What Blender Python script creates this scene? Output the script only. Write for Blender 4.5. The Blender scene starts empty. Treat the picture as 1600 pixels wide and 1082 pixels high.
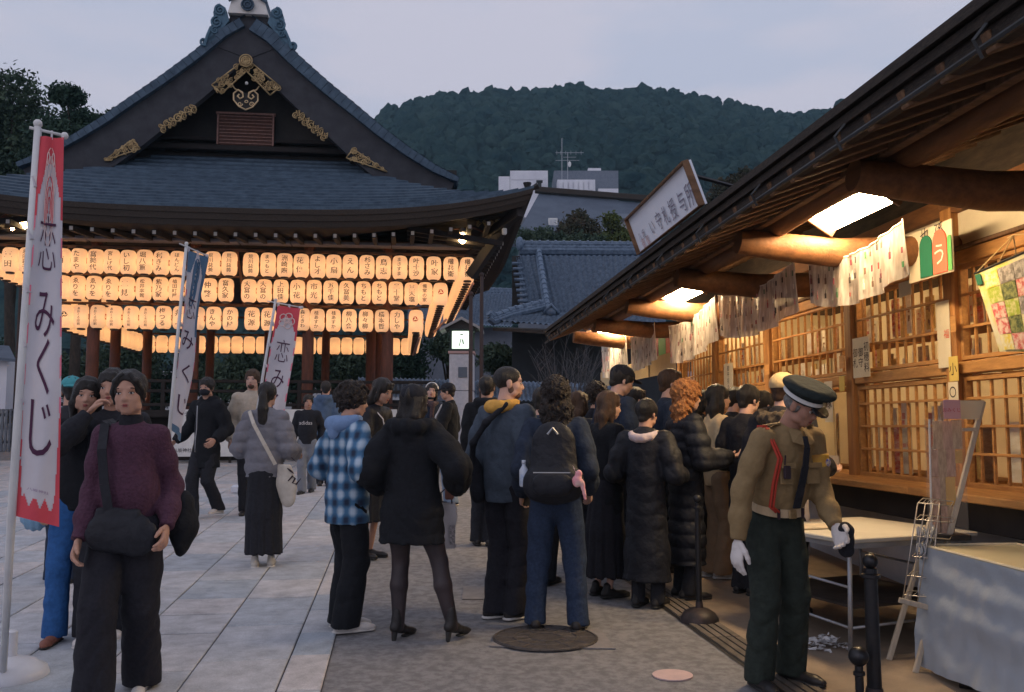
import bpy, math, random
import numpy as np
from mathutils import Vector, Matrix, noise as mnoise
R = math.radians
rnd = random.Random(7)
nrs = np.random.RandomState(11)
scene = bpy.context.scene
col = scene.collection
# ------------------------------------------------------------------ camera, sky, sun, exposure
TILT = math.atan(126.0 / 1400.0)
CAMZ = 1.62
cam_data = bpy.data.cameras.new('camera')
cam_data.sensor_width = 36.0
cam_data.lens = 31.5
cam_data.clip_start = 0.1
cam_data.clip_end = 3000
cam = bpy.data.objects.new('camera', cam_data)
cam.location = (0, 0, CAMZ)
cam.rotation_euler = (R(90) + TILT, 0, 0)
col.objects.link(cam)
scene.camera = cam
world = bpy.data.worlds.new('World'); scene.world = world
world.use_nodes = True
wn = world.node_tree.nodes; wl = world.node_tree.links
wn.clear()
w_out = wn.new('ShaderNodeOutputWorld')
sky = wn.new('ShaderNodeTexSky'); sky.sky_type = 'NISHITA'; sky.sun_disc = False
sky.sun_elevation = R(4); sky.sun_rotation = R(215)
bg1 = wn.new('ShaderNodeBackground'); bg1.inputs['Strength'].default_value = 0.05
wl.new(sky.outputs[0], bg1.inputs['Color'])
tc = wn.new('ShaderNodeTexCoord')
mp = wn.new('ShaderNodeMapping'); mp.inputs['Scale'].default_value = (1.2, 1.2, 5.0)
wl.new(tc.outputs['Generated'], mp.inputs['Vector'])
nz = wn.new('ShaderNodeTexNoise'); nz.inputs['Scale'].default_value = 3.1; nz.inputs['Detail'].default_value = 5; nz.inputs['Roughness'].default_value = 0.5
wl.new(mp.outputs[0], nz.inputs['Vector'])
cr = wn.new('ShaderNodeValToRGB')
cr.color_ramp.elements[0].position = 0.42; cr.color_ramp.elements[0].color = (0.365, 0.385, 0.485, 1)
cr.color_ramp.elements[1].position = 0.60; cr.color_ramp.elements[1].color = (0.425, 0.415, 0.495, 1)
wl.new(nz.outputs['Fac'], cr.inputs['Fac'])
bg2 = wn.new('ShaderNodeBackground'); bg2.inputs['Strength'].default_value = .90
wl.new(cr.outputs['Color'], bg2.inputs['Color'])
mx = wn.new('ShaderNodeMixShader'); mx.inputs['Fac'].default_value = 0.93
wl.new(bg1.outputs[0], mx.inputs[1]); wl.new(bg2.outputs[0], mx.inputs[2])
wl.new(mx.outputs[0], w_out.inputs['Surface'])
sun_d = bpy.data.lights.new('sun', 'SUN'); sun_d.energy = 0.12; sun_d.angle = R(25); sun_d.color = (1.0, 0.86, 0.86)
sun = bpy.data.objects.new('sun', sun_d); sun.rotation_euler = (R(62), 0, R(-35)); col.objects.link(sun)
vs = scene.view_settings
vs.view_transform = 'Standard'; vs.look = 'None'; vs.exposure = 0.76; vs.gamma = 1.0; vs.use_curve_mapping = False
scene.cycles.max_bounces = 6; scene.cycles.diffuse_bounces = 3; scene.cycles.glossy_bounces = 2
scene.cycles.transmission_bounces = 4; scene.cycles.transparent_max_bounces = 12
scene.cycles.caustics_reflective = False; scene.cycles.caustics_refractive = False
scene.cycles.sample_clamp_indirect = 4.0
# ------------------------------------------------------------------ pixel -> world helpers (used only to read positions off the photograph)
SL = 0.042                                  # the court rises gently away from the viewer
def ray(px, py):
 dx, dy = px - 800.0, py - 541.0
 c, s = math.cos(TILT), math.sin(TILT)
 return (dx, 1400 * c + dy * s, 1400 * s - dy * c)
def P(px, py, Y):
 r = ray(px, py); k = Y / r[1]
 return (r[0] * k, Y, CAMZ + r[2] * k)
def G(px, py):
 r = ray(px, py); k = CAMZ / (SL * r[1] - r[2])
 return (r[0] * k, r[1] * k, SL * r[1] * k)
def gz(y): return SL * y
# ------------------------------------------------------------------ mesh helpers
class MB:
 def __init__(s): s.v = []; s.f = []; s.m = []; s.mi = 0
 def add(s, vs_, fs_):
  b = len(s.v); s.v.extend(vs_)
  s.f.extend([tuple(i + b for i in f) for f in fs_]); s.m.extend([s.mi] * len(fs_))
  return s
 def box(s, c, d, ax=None, b=0.0):
  """c centre, d full sizes, ax = 3 axis vectors, b = chamfer"""
  hx, hy, hz = d[0] / 2, d[1] / 2, d[2] / 2
  if ax is None: ax = ((1, 0, 0), (0, 1, 0), (0, 0, 1))
  def w(p): return tuple(c[i] + ax[0][i] * p[0] + ax[1][i] * p[1] + ax[2][i] * p[2] for i in range(3))
  if b <= 0:
   vs_ = [w((x, y, z)) for x in (-hx, hx) for y in (-hy, hy) for z in (-hz, hz)]
   return s.add(vs_, [(0, 1, 3, 2), (4, 6, 7, 5), (0, 4, 5, 1), (2, 3, 7, 6), (0, 2, 6, 4), (1, 5, 7, 3)])
  b = min(b, hx * .9, hy * .9, hz * .9)
  idx = {}; vs_ = []
  for sx in (-1, 1):
   for sy in (-1, 1):
    for sz in (-1, 1):
     for k in range(3):
      p = [sx * (hx - b), sy * (hy - b), sz * (hz - b)]
      p[k] += (sx, sy, sz)[k] * b
      idx[(sx, sy, sz, k)] = len(vs_); vs_.append(w(p))
  fs_ = []
  for k in range(3):
   o = [i for i in range(3) if i != k]
   for sg in (-1, 1):
    q = []
    for a, bb in ((-1, -1), (1, -1), (1, 1), (-1, 1)):
     t = [0, 0, 0]; t[k] = sg; t[o[0]] = a; t[o[1]] = bb; q.append(idx[(*t, k)])
    fs_.append(tuple(q))
  for k in range(3):
   o = [i for i in range(3) if i != k]
   for a in (-1, 1):
    for bb in (-1, 1):
     t0 = [0, 0, 0]; t1 = [0, 0, 0]
     t0[k] = -1; t1[k] = 1; t0[o[0]] = t1[o[0]] = a; t0[o[1]] = t1[o[1]] = bb
     fs_.append((idx[(*t0, o[0])], idx[(*t1, o[0])], idx[(*t1, o[1])], idx[(*t0, o[1])]))
  for sx in (-1, 1):
   for sy in (-1, 1):
    for sz in (-1, 1): fs_.append(tuple(idx[(sx, sy, sz, k)] for k in range(3)))
  return s.add(vs_, fs_)
 def beam(s, a, b, w, h, up=(0, 0, 1), ch=0.0):
  a = Vector(a); b = Vector(b); y = (b - a); L = y.length; y.normalize()
  x = y.cross(Vector(up)).normalized(); z = x.cross(y)
  return s.box(tuple((a + b) / 2), (w, L, h), (tuple(x), tuple(y), tuple(z)), ch)
 def tube(s, pts, r, n=8, cap=True, closed=False):
  pts = [Vector(p) for p in pts]; m = len(pts)
  rs = r if hasattr(r, '__len__') else [r] * m
  vs_ = []; ref = None
  for i, p in enumerate(pts):
   if closed: t = pts[(i + 1) % m] - pts[i - 1]
   else: t = pts[min(i + 1, m - 1)] - pts[max(i - 1, 0)]
   t.normalize()
   if ref is None:
    ref = Vector((0, 0, 1)) if abs(t.z) < .9 else Vector((1, 0, 0))
   x = t.cross(ref)
   if x.length < 1e-6: x = t.orthogonal()
   x.normalize(); y = x.cross(t).normalized(); ref = y
   for k in range(n):
    a = 2 * math.pi * k / n
    vs_.append(tuple(p + (x * math.cos(a) + y * math.sin(a)) * rs[i]))
  fs_ = []
  for i in range(m if closed else m - 1):
   j = (i + 1) % m
   for k in range(n):
    k2 = (k + 1) % n
    fs_.append((i * n + k, i * n + k2, j * n + k2, j * n + k))
  if cap and not closed:
   fs_.append(tuple(range(n))[::-1]); fs_.append(tuple((m - 1) * n + k for k in range(n)))
  return s.add(vs_, fs_)
 def lathe(s, prof, c=(0, 0, 0), n=16, cap=True):
  """prof: list of (r, z)"""
  vs_ = []; m = len(prof)
  for r, z in prof:
   for k in range(n):
    a = 2 * math.pi * k / n
    vs_.append((c[0] + r * math.cos(a), c[1] + r * math.sin(a), c[2] + z))
  fs_ = [(i * n + k, i * n + (k + 1) % n, (i + 1) * n + (k + 1) % n, (i + 1) * n + k) for i in range(m - 1) for k in range(n)]
  if cap:
   fs_.append(tuple(range(n))[::-1]); fs_.append(tuple((m - 1) * n + k for k in range(n)))
  return s.add(vs_, fs_)
 def grid(s, pts):
  """pts[i][j] rows"""
  n = len(pts); m = len(pts[0])
  return s.add([tuple(p) for row in pts for p in row],
                     [(i * m + j, i * m + j + 1, (i + 1) * m + j + 1, (i + 1) * m + j) for i in range(n - 1) for j in range(m - 1)])
 def prism(s, poly, d):
  """poly: list of 3d points (planar), d: extrusion vector"""
  n = len(poly)
  vs_ = [tuple(p) for p in poly] + [tuple(p[i] + d[i] for i in range(3)) for p in poly]
  fs_ = [tuple(range(n))[::-1], tuple(range(n, 2 * n))] + [(i, (i + 1) % n, n + (i + 1) % n, n + i) for i in range(n)]
  return s.add(vs_, fs_)
 def ball(s, c, r, seg=8, rings=6, sc=(1, 1, 1)):
  vs_ = [(c[0], c[1], c[2] + r * sc[2])]
  for i in range(1, rings):
   th = math.pi * i / rings
   for k in range(seg):
    a = 2 * math.pi * k / seg
    vs_.append((c[0] + r * sc[0] * math.sin(th) * math.cos(a), c[1] + r * sc[1] * math.sin(th) * math.sin(a), c[2] + r * sc[2] * math.cos(th)))
  vs_.append((c[0], c[1], c[2] - r * sc[2])); L = len(vs_) - 1
  fs_ = [(0, 1 + k, 1 + (k + 1) % seg) for k in range(seg)]
  for i in range(rings - 2):
   for k in range(seg):
    a = 1 + i * seg + k; b = 1 + i * seg + (k + 1) % seg
    fs_.append((a, a + seg, b + seg, b))
  fs_ += [(L, 1 + (rings - 2) * seg + (k + 1) % seg, 1 + (rings - 2) * seg + k) for k in range(seg)]
  return s.add(vs_, fs_)
def rawmesh(name, V, F, mats, smooth=False, mi=None):
 me = bpy.data.meshes.new(name)
 if isinstance(V, np.ndarray): V = V.astype(float).tolist()
 if isinstance(F, np.ndarray): F = F.tolist()
 me.from_pydata(V, [], F)
 for m in (mats if isinstance(mats, (list, tuple)) else [mats]): me.materials.append(m)
 if mi is not None and any(mi): me.polygons.foreach_set('material_index', mi)
 if smooth is True: me.polygons.foreach_set('use_smooth', [True] * len(F))
 elif smooth:
  me.polygons.foreach_set('use_smooth', [True] * len(F)); me.set_sharp_from_angle(angle=R(smooth))
 me.update()
 return me
def wloc(o):
 v = Vector((0, 0, 0))
 while o: v += o.location; o = o.parent
 return v
def mk(name, mb, mat, parent=None, loc=None, smooth=False, local=False, **props):
 """world-space mesh data -> object (its origin at loc, or at the parent's origin)"""
 V = mb.v if isinstance(mb, MB) else mb[0]; F = mb.f if isinstance(mb, MB) else mb[1]
 mi = mb.m if isinstance(mb, MB) else None
 V = np.array(V, dtype=float)
 if parent is not None:
  if not local: V = V - np.array(wloc(parent))
  off = (0, 0, 0)
 else:
  if loc is None: loc = (float(V[:, 0].mean()), float(V[:, 1].mean()), float(V[:, 2].min()))
  if not local: V = V - np.array(loc)
  off = loc
 me = rawmesh(name, V, F, mat, smooth, mi)
 o = bpy.data.objects.new(name, me); col.objects.link(o); o.location = off
 if parent is not None: o.parent = parent
 tag(o, **props)
 return o
def tag(o, label=None, cat=None, group=None, kind=None):
 if label: o['label'] = label
 if cat: o['category'] = cat
 if group: o['group'] = group
 if kind: o['kind'] = kind
 return o
def thing(name, loc, label, cat, group=None, rz=0.0):
 o = bpy.data.objects.new(name, None); col.objects.link(o)
 o.location = loc; o.rotation_euler = (0, 0, rz); o.empty_display_size = .1
 return tag(o, label, cat, group)
def dup(root, loc, rz=None, label=None, group=None, skip=()):
 r = root.copy(); col.objects.link(r); r.location = loc
 if rz is not None: r.rotation_euler = (0, 0, rz)
 if label: r['label'] = label
 if group: r['group'] = group
 for ch in list(root.children):
  if ch.name.split('.')[0] in skip: continue
  c = ch.copy(); col.objects.link(c); c.parent = r
  for g in ch.children:
   d = g.copy(); col.objects.link(d); d.parent = c
 return r
# ------------------------------------------------------------------ materials
def mat(name, c1, c2=None, sc=8.0, rough=.8, bump=0.0, bsc=40.0, metal=0.0, stretch=(1, 1, 1), rand=0.0, detail=6.0,
  trans=0.0, emit=None, estr=0.0, coord='Object', spec=.3, lo=.35, hi=.65, bdist=.01, alpha=1.0, sheen=0.0):
 m = bpy.data.materials.new(name); m.use_nodes = True
 nt = m.node_tree; N = nt.nodes; L = nt.links
 b = N['Principled BSDF']
 b.inputs['Roughness'].default_value = rough; b.inputs['Metallic'].default_value = metal
 b.inputs['Specular IOR Level'].default_value = spec
 if sheen: b.inputs['Sheen Weight'].default_value = sheen
 if alpha < 1: b.inputs['Alpha'].default_value = alpha
 c1 = tuple(c1) + (1,) if len(c1) == 3 else c1
 b.inputs['Base Color'].default_value = c1
 tcn = N.new('ShaderNodeTexCoord'); mpn = N.new('ShaderNodeMapping'); mpn.inputs['Scale'].default_value = stretch
 L.new(tcn.outputs[coord], mpn.inputs['Vector'])
 out = None
 if c2 is not None:
  c2 = tuple(c2) + (1,) if len(c2) == 3 else c2
  n = N.new('ShaderNodeTexNoise'); n.inputs['Scale'].default_value = sc; n.inputs['Detail'].default_value = detail
  n.inputs['Roughness'].default_value = .66
  L.new(mpn.outputs[0], n.inputs['Vector'])
  r = N.new('ShaderNodeValToRGB'); r.color_ramp.elements[0].position = lo; r.color_ramp.elements[1].position = hi
  r.color_ramp.elements[0].color = c1; r.color_ramp.elements[1].color = c2
  L.new(n.outputs['Fac'], r.inputs['Fac']); out = r.outputs['Color']
 if rand:
  oi = N.new('ShaderNodeObjectInfo'); hsv = N.new('ShaderNodeHueSaturation')
  if out is not None: L.new(out, hsv.inputs['Color'])
  else: hsv.inputs['Color'].default_value = c1
  mr = N.new('ShaderNodeMapRange'); mr.inputs['To Min'].default_value = 1 - rand; mr.inputs['To Max'].default_value = 1 + rand
  L.new(oi.outputs['Random'], mr.inputs['Value']); L.new(mr.outputs[0], hsv.inputs['Value']); out = hsv.outputs['Color']
 if out is not None: L.new(out, b.inputs['Base Color'])
 if bump:
  bn = N.new('ShaderNodeTexNoise'); bn.inputs['Scale'].default_value = bsc; bn.inputs['Detail'].default_value = 6
  L.new(mpn.outputs[0], bn.inputs['Vector'])
  bp = N.new('ShaderNodeBump'); bp.inputs['Strength'].default_value = bump; bp.inputs['Distance'].default_value = bdist
  L.new(bn.outputs['Fac'], bp.inputs['Height']); L.new(bp.outputs[0], b.inputs['Normal'])
 if emit is not None:
  b.inputs['Emission Color'].default_value = tuple(emit) + (1,); b.inputs['Emission Strength'].default_value = estr
 if trans:
  tr = N.new('ShaderNodeBsdfTranslucent'); mxs = N.new('ShaderNodeMixShader'); mxs.inputs[0].default_value = trans
  if out is not None: L.new(out, tr.inputs['Color'])
  else: tr.inputs['Color'].default_value = c1
  L.new(b.outputs[0], mxs.inputs[1]); L.new(tr.outputs[0], mxs.inputs[2])
  L.new(mxs.outputs[0], N['Material Output'].inputs['Surface'])
 return m
wood_m = mat('warm_wood', (.50, .235, .075), (.30, .135, .045), sc=3, stretch=(9, 9, .8), rough=.6, bump=.25, bsc=14, rand=.18)
woodv_m = mat('warm_wood_rail', (.58, .30, .10), (.38, .185, .065), sc=3, stretch=(9, 1.2, 9), rough=.6, bump=.25, bsc=14, rand=.15)
log_m = mat('round_log', (.24, .105, .042), (.14, .062, .028), sc=3, stretch=(5, 1, 6), rough=.6, bump=.3, bsc=9)
dwood_m = mat('weathered_dark_wood', (.075, .055, .042), (.035, .028, .024), sc=4, stretch=(1, 1, 5), rough=.85, bump=.4, bsc=20, rand=.2)
rafter_m = mat('rafter_wood', (.20, .11, .06), (.10, .055, .03), sc=4, stretch=(1, 6, 6), rough=.75, bump=.3, bsc=20, rand=.2)
board_m = mat('soffit_board', (.11, .07, .045), (.055, .036, .025), sc=4, stretch=(6, 1, 1), rough=.85, bump=.3, bsc=20, rand=.2)
bark_m = mat('bark_shingle_roof', (.065, .05, .04), (.03, .027, .025), sc=25, rough=.95, bump=.8, bsc=60, stretch=(1, 1, 5))
black_m = mat('black_lacquer', (.016, .015, .015), (.03, .026, .024), sc=3, rough=.55)
gold_m = mat('gilt_fitting', (.52, .38, .19), (.26, .18, .09), sc=14, rough=.42, metal=.55, bump=.3, bsc=60)
white_m = mat('white_plaster', (.68, .66, .62), (.56, .54, .52), sc=3, rough=.9, bump=.15, bsc=40)
cream_m = mat('cream_plaster', (.74, .66, .50), (.66, .58, .43), sc=1.5, rough=.9, bump=.1, bsc=50)
iron_m = mat('black_iron', (.02, .022, .028), (.035, .032, .032), sc=9, rough=.38, metal=.6, bump=.15, bsc=50, spec=.5)
steel_m = mat('grey_steel', (.42, .43, .45), (.32, .33, .36), sc=6, rough=.45, metal=.6)
paint_m = mat('white_paint', (.72, .72, .70), (.60, .60, .60), sc=5, rough=.5)
ink_m = mat('sumi_ink', (.035, .022, .03), rough=.8)
tile_m = mat('blue_grey_roof_tile', (.15, .21, .29), (.07, .105, .16), sc=7, rough=.5, bump=.3, bsc=30, rand=.12)
copper_m = mat('blue_grey_shingle', (.070, .110, .155), (.034, .058, .088), sc=4.5, stretch=(1, 1, 1), rough=.7, bump=.4, bsc=30)
green_m = mat('dark_foliage', (.022, .045, .026), (.05, .085, .04), sc=2.2, rough=.9, spec=.1, coord='Object')
green2_m = mat('hill_foliage', (.005, .020, .026), (.036, .062, .056), sc=.12, rough=1.0, spec=.0, coord='Object', detail=10, bump=1.0, bsc=.5, bdist=1.2)
trunk_m = mat('tree_bark', (.06, .045, .035), (.03, .025, .02), sc=12, stretch=(1, 1, .3), rough=.95, bump=.6, bsc=30)
_txt = {}
def glyphs(body, res=2, bold=0.0):
 """text outline as (V, F) in the xz plane, 1 = letter height, x right, z up"""
 if (body, res, bold) in _txt: return _txt[(body, res, bold)]
 c = bpy.data.curves.new('text', 'FONT'); c.body = body; c.resolution_u = res; c.offset = bold
 o = bpy.data.objects.new('text', c); col.objects.link(o)
 me = o.evaluated_get(bpy.context.evaluated_depsgraph_get()).to_mesh()
 V = np.array([tuple(v.co) for v in me.vertices]); F = [tuple(p.vertices) for p in me.polygons]
 bpy.data.objects.remove(o); bpy.data.curves.remove(c)
 if len(V) == 0: V = np.zeros((0, 3))
 V = V[:, [0, 2, 1]]
 _txt[(body, res, bold)] = (V, F)
 return V, F
def vtext(body, h, fit=None, sp=1.02, res=2, wsc=1.0, bold=0.0):
 """vertical line of characters; returns V (x,z centred, y=0), F; total height = len*h*sp unless fit"""
 if fit: h = fit / (len(body) * sp)
 Vs = []; Fs = []; n = 0
 for i, ch in enumerate(body):
  V, F = glyphs(ch, res, bold)
  if len(V) == 0: continue
  W = V * h; W = W - np.array([(W[:, 0].min() + W[:, 0].max()) / 2, 0, .38 * h])
  W[:, 0] *= wsc
  W[:, 2] += (len(body) / 2 - .5 - i) * h * sp
  Vs.append(W); Fs += [tuple(k + n for k in f) for f in F]; n += len(W)
 return (np.vstack(Vs) if Vs else np.zeros((0, 3))), Fs
def htext(body, h, res=2):
 V, F = glyphs(body, res)
 W = V * h; W = W - np.array([(W[:, 0].min() + W[:, 0].max()) / 2, 0, .36 * h])
 return W, F
def place(VF, o, ax, az, dep=None):
 """xz-plane data -> world at o with axes ax (x) and az (z); dep: function(x,z)->offset along normal"""
 V, F = VF; ax = np.array(ax, float); az = np.array(az, float); nrm = np.cross(ax, az); nrm = nrm / np.linalg.norm(nrm)
 W = np.array(o, float) + V[:, :1] * ax + V[:, 2:3] * az
 if dep is not None: W = W + np.array([dep(x, z) for x, z in V[:, [0, 2]]])[:, None] * nrm
 return W, F
def mergeVF(*lst):
 Vs = []; Fs = []; n = 0
 for V, F in lst:
  if len(V) == 0: continue
  Vs.append(np.array(V)); Fs += [tuple(k + n for k in f) for f in F]; n += len(V)
 return np.vstack(Vs), Fs
# ================================================================== GROUND
asphalt_m = mat('court_concrete', (.27, .265, .27), (.175, .17, .178), sc=14.0, lo=.4, hi=.6, rough=.92, bump=.7, bsc=160, detail=12)
floor_m = mat('shop_apron_concrete', (.34, .265, .195), (.22, .17, .13), sc=2.2, rough=.9, bump=.5, bsc=120, detail=12)
slab_m = mat('granite_slab', (.47, .45, .46), (.38, .385, .41), sc=1.1, rough=.8, bump=.35, bsc=140, detail=10)
def slab_material():
 m = bpy.data.materials.new('granite_slab_mixed'); m.use_nodes = True
 N = m.node_tree.nodes; L = m.node_tree.links; b = N['Principled BSDF']
 b.inputs['Roughness'].default_value = .82; b.inputs['Specular IOR Level'].default_value = .25
 oi = N.new('ShaderNodeObjectInfo'); r = N.new('ShaderNodeValToRGB')
 r.color_ramp.elements[0].color = (.40, .44, .49, 1); r.color_ramp.elements[1].color = (.56, .53, .53, 1)
 e = r.color_ramp.elements.new(.45); e.color = (.50, .505, .53, 1)
 L.new(oi.outputs['Random'], r.inputs['Fac'])
 t = N.new('ShaderNodeTexCoord'); n = N.new('ShaderNodeTexNoise'); n.inputs['Scale'].default_value = 6.5; n.inputs['Detail'].default_value = 12; n.inputs['Roughness'].default_value = .65
 L.new(t.outputs['Object'], n.inputs['Vector'])
 n2 = N.new('ShaderNodeTexNoise'); n2.inputs['Scale'].default_value = 120; n2.inputs['Detail'].default_value = 3
 L.new(t.outputs['Object'], n2.inputs['Vector'])
 mr = N.new('ShaderNodeMapRange'); mr.inputs['From Min'].default_value = .3; mr.inputs['From Max'].default_value = .7; mr.inputs['To Min'].default_value = .66; mr.inputs['To Max'].default_value = 1.1
 L.new(n.outputs['Fac'], mr.inputs['Value'])
 mr2 = N.new('ShaderNodeMapRange'); mr2.inputs['From Min'].default_value = .3; mr2.inputs['From Max'].default_value = .7; mr2.inputs['To Min'].default_value = .86; mr2.inputs['To Max'].default_value = 1.12
 L.new(n2.outputs['Fac'], mr2.inputs['Value'])
 mu = N.new('ShaderNodeMath'); mu.operation = 'MULTIPLY'; L.new(mr.outputs[0], mu.inputs[0]); L.new(mr2.outputs[0], mu.inputs[1])
 h = N.new('ShaderNodeHueSaturation'); L.new(r.outputs['Color'], h.inputs['Color']); L.new(mu.outputs[0], h.inputs['Value'])
 L.new(h.outputs[0], b.inputs['Base Color'])
 bp = N.new('ShaderNodeBump'); bp.inputs['Strength'].default_value = .35; bp.inputs['Distance'].default_value = .004
 L.new(n2.outputs['Fac'], bp.inputs['Height']); L.new(bp.outputs[0], b.inputs['Normal'])
 return m
slabmix_m = slab_material()
g = MB()
rows = [-30, -5, 0, 3, 6, 10, 15, 20, 30, 45, 60]
g.grid([[(x, y, gz(y)) for x in (-120, -40, -15, -6, -3, 0, 3, 6, 15, 40, 120)] for y in rows])
far = [(60, gz(60)), (120, 9), (250, 14), (900, 14), (1600, 14)]
g.grid([[(x, y, z) for x in (-1500, -600, -200, -120, -40, 0, 40, 120, 200, 600, 1500)] for y, z in far])
mk('ground', g, asphalt_m, loc=(0, 0, 0), kind='structure')
# paved band: slabs laid in courses that run towards the pavilion
A7 = R(7.0)
e1 = np.array([math.cos(A7), math.sin(A7)]); e2 = np.array([-math.sin(A7), math.cos(A7)])
E0 = np.array(G(515, 1035)[:2])                      # a point on the right edge of the paving
def pav(a, b, z=0.0):                                # a: metres left of the edge, b: metres along
 q = E0 - e1 * a + e2 * b
 return (q[0], q[1], gz(q[1]) + z)
base = MB(); base.add([pav(0, -4, .004), pav(0, 15.6, .004), pav(14, 15.6, .004), pav(14, -4, .004)], [(0, 1, 2, 3)])
paving = mk('stone_pavement', base, mat('mortar_joint', (.07, .07, .08), rough=.95), loc=pav(0, 0), kind='structure')
cells = []
a = 0.0; ci = 0
while a < 13.6:
 w = .24 if ci == 0 else .52
 b = -3.6 + rnd.uniform(0, .5)
 while b < 15.3:
  l = rnd.choice((.5, .6, .66, .8))
  q = pav(a + w / 2, b + l / 2)
  if q[1] > 2.2: cells.append((a, b, w, l, q))
  b += l
 a += w; ci += 1
def inview(q):
 return q[1] > 3.5 and abs(q[0]) / q[1] < .60
vis = sorted([c for c in cells if inview(c[4])], key=lambda c: c[4][1])
near = vis[:298]; nearset = set(id(c) for c in near)
rest = MB(); cache = {}
for c in cells:
 a, b, w, l, q = c
 j = .0055
 if id(c) in nearset:
  mb = MB(); t = rnd.uniform(.010, .014); tl = rnd.uniform(-.002, .002)
  x0, x1, y0, y1 = a + j, a + w - j, b + j, b + l - j
  P4 = [pav(x0, y0, t), pav(x0, y1, t + tl), pav(x1, y1, t), pav(x1, y0, t - tl)]
  I4 = [pav(x0 + .008, y0 + .008, t + .004), pav(x0 + .008, y1 - .008, t + tl + .004), pav(x1 - .008, y1 - .008, t + .004), pav(x1 - .008, y0 + .008, t - tl + .004)]
  B4 = [pav(x0, y0, .004), pav(x0, y1, .004), pav(x1, y1, .004), pav(x1, y0, .004)]
  mb.add(I4 + P4 + B4, [(0, 1, 2, 3)] + [(i, 4 + i, 4 + (i + 1) % 4, (i + 1) % 4) for i in range(4)] + [(4 + i, 8 + i, 8 + (i + 1) % 4, 4 + (i + 1) % 4) for i in range(4)])
  mk('paving_slab', mb, slabmix_m, parent=paving)
 else:
  rest.add([pav(a + j, b + j, .014), pav(a + j, b + l - j, .014), pav(a + w - j, b + l - j, .014), pav(a + w - j, b + j, .014)], [(0, 1, 2, 3)])
mk('paving_slab', rest, slab_m, parent=paving, kind='stuff')
# light kerb strips crossing the far court
for (x0, x1, py, w) in ((372, 470, 762, .35), (740, 700, 752, .3)):
 pass
kb = MB()
for py, xs in ((800, (560, 700)), (728, (560, 990))):
 a_ = G(xs[0], py); b_ = G(xs[1], py)
 kb.beam((a_[0], a_[1], a_[2] + .01), (b_[0], b_[1] + (b_[0] - a_[0]) * .12, gz(b_[1] + (b_[0] - a_[0]) * .12) + .01), .18, .05, ch=.008)
mk('kerb_strip', kb, slab_m, kind='structure')
# apron in front of the shop and the drain along the eave
dA = np.array(G(1028, 944)); dB = np.array(G(1153, 1034.4)); dd = (dA - dB)[:2]; dd /= np.linalg.norm(dd)
nn = np.array([dd[1], -dd[0]])                       # to the right
def dr(t, s, z=0.0):
 q = dB[:2] + dd * t + nn * s
 return (q[0], q[1], gz(q[1]) + z)
ap = MB(); ap.add([dr(-4, .24, .004), dr(9, .24, .004), dr(9, 7, .004), dr(-4, 7, .004)], [(0, 1, 2, 3)])
mk('shop_apron', ap, floor_m, loc=dr(0, 1), kind='structure')
drain = thing('drain_channel', dr(0, .1), 'shallow stone drain channel with flat cover strips in front of the shop', 'drain')
m_ = MB(); m_.add([dr(-4, -.015, .005), dr(9, -.015, .005), dr(9, .235, .005), dr(-4, .235, .005)], [(0, 1, 2, 3)])
mk('channel', m_, mat('dark_gutter_bed', (.03, .028, .026), rough=.6), parent=drain)  # plain dark bed below the cover strips
drcov_m = mat('drain_cover_stone', (.17, .14, .115), (.10, .085, .07), sc=9, rough=.85, bump=.5, bsc=90, rand=.2)
t = -3.6
while t < 8.6:
 l = .58
 mb = MB()
 for k in range(4):
  s0 = .006 + k * .056
  q = [dr(t + .006, s0 + .004, .018), dr(t + l - .006, s0 + .004, .018), dr(t + l - .006, s0 + .044, .018), dr(t + .006, s0 + .044, .018)]
  mb.prism([(p[0], p[1], p[2] - .012) for p in q], (0, 0, .012))
 mk('drain_cover', mb, drcov_m, parent=drain)
 t += l
# manhole with its square surround, small round marker plate
mc = G(852, 1000)
mh = thing('manhole', mc, 'large oval-looking round iron manhole cover in a pale square frame', 'manhole')
fr = MB()
q = [G(765, 1012), G(962, 1016), G(938, 985), G(779, 987)]
fr.prism([(p[0], p[1], gz(p[1]) + .004) for p in q], (0, 0, .006))
mk('surround', fr, mat('pale_concrete', (.27, .25, .25), (.20, .19, .19), sc=6, rough=.9, bump=.4, bsc=120), parent=mh)
rx = (G(935, 1000)[0] - G(770, 1000)[0]) / 2
def tilt_disc(mb, c, r, z0, z1, n=40):
 for zz in (z0,):
  bot = [(c[0] + r * math.cos(2 * math.pi * k / n), c[1] + r * .86 * math.sin(2 * math.pi * k / n)) for k in range(n)]
  mb.prism([(x, y, gz(y) + z0) for x, y in bot], (0, 0, z1 - z0))
mb = MB(); tilt_disc(mb, mc, rx, .010, .016)
cov = mk('iron_cover', mb, mat('rusty_cover', (.13, .115, .11), (.075, .066, .062), sc=30, rough=.6, metal=.4, bump=.8, bsc=80), parent=mh)
mb = MB()
for ring_r in (.96, .6, .3):
 pts = [(mc[0] + rx * ring_r * math.cos(a), mc[1] + rx * .86 * ring_r * math.sin(a), gz(mc[1] + rx * .86 * ring_r * math.sin(a)) + .017) for a in [2 * math.pi * k / 40 for k in range(40)]]
 mb.tube(pts, .006, n=5, closed=True)
for k in range(12):
 a = 2 * math.pi * k / 12
 p0 = (mc[0] + rx * .32 * math.cos(a), mc[1] + rx * .28 * math.sin(a)); p1 = (mc[0] + rx * .92 * math.cos(a), mc[1] + rx * .80 * math.sin(a))
 mb.tube([(p0[0], p0[1], gz(p0[1]) + .017), (p1[0], p1[1], gz(p1[1]) + .017)], .005, n=4)
mk('raised_ribs', mb, bpy.data.materials['rusty_cover'], parent=cov)
pc = G(1051, 1057)
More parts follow.
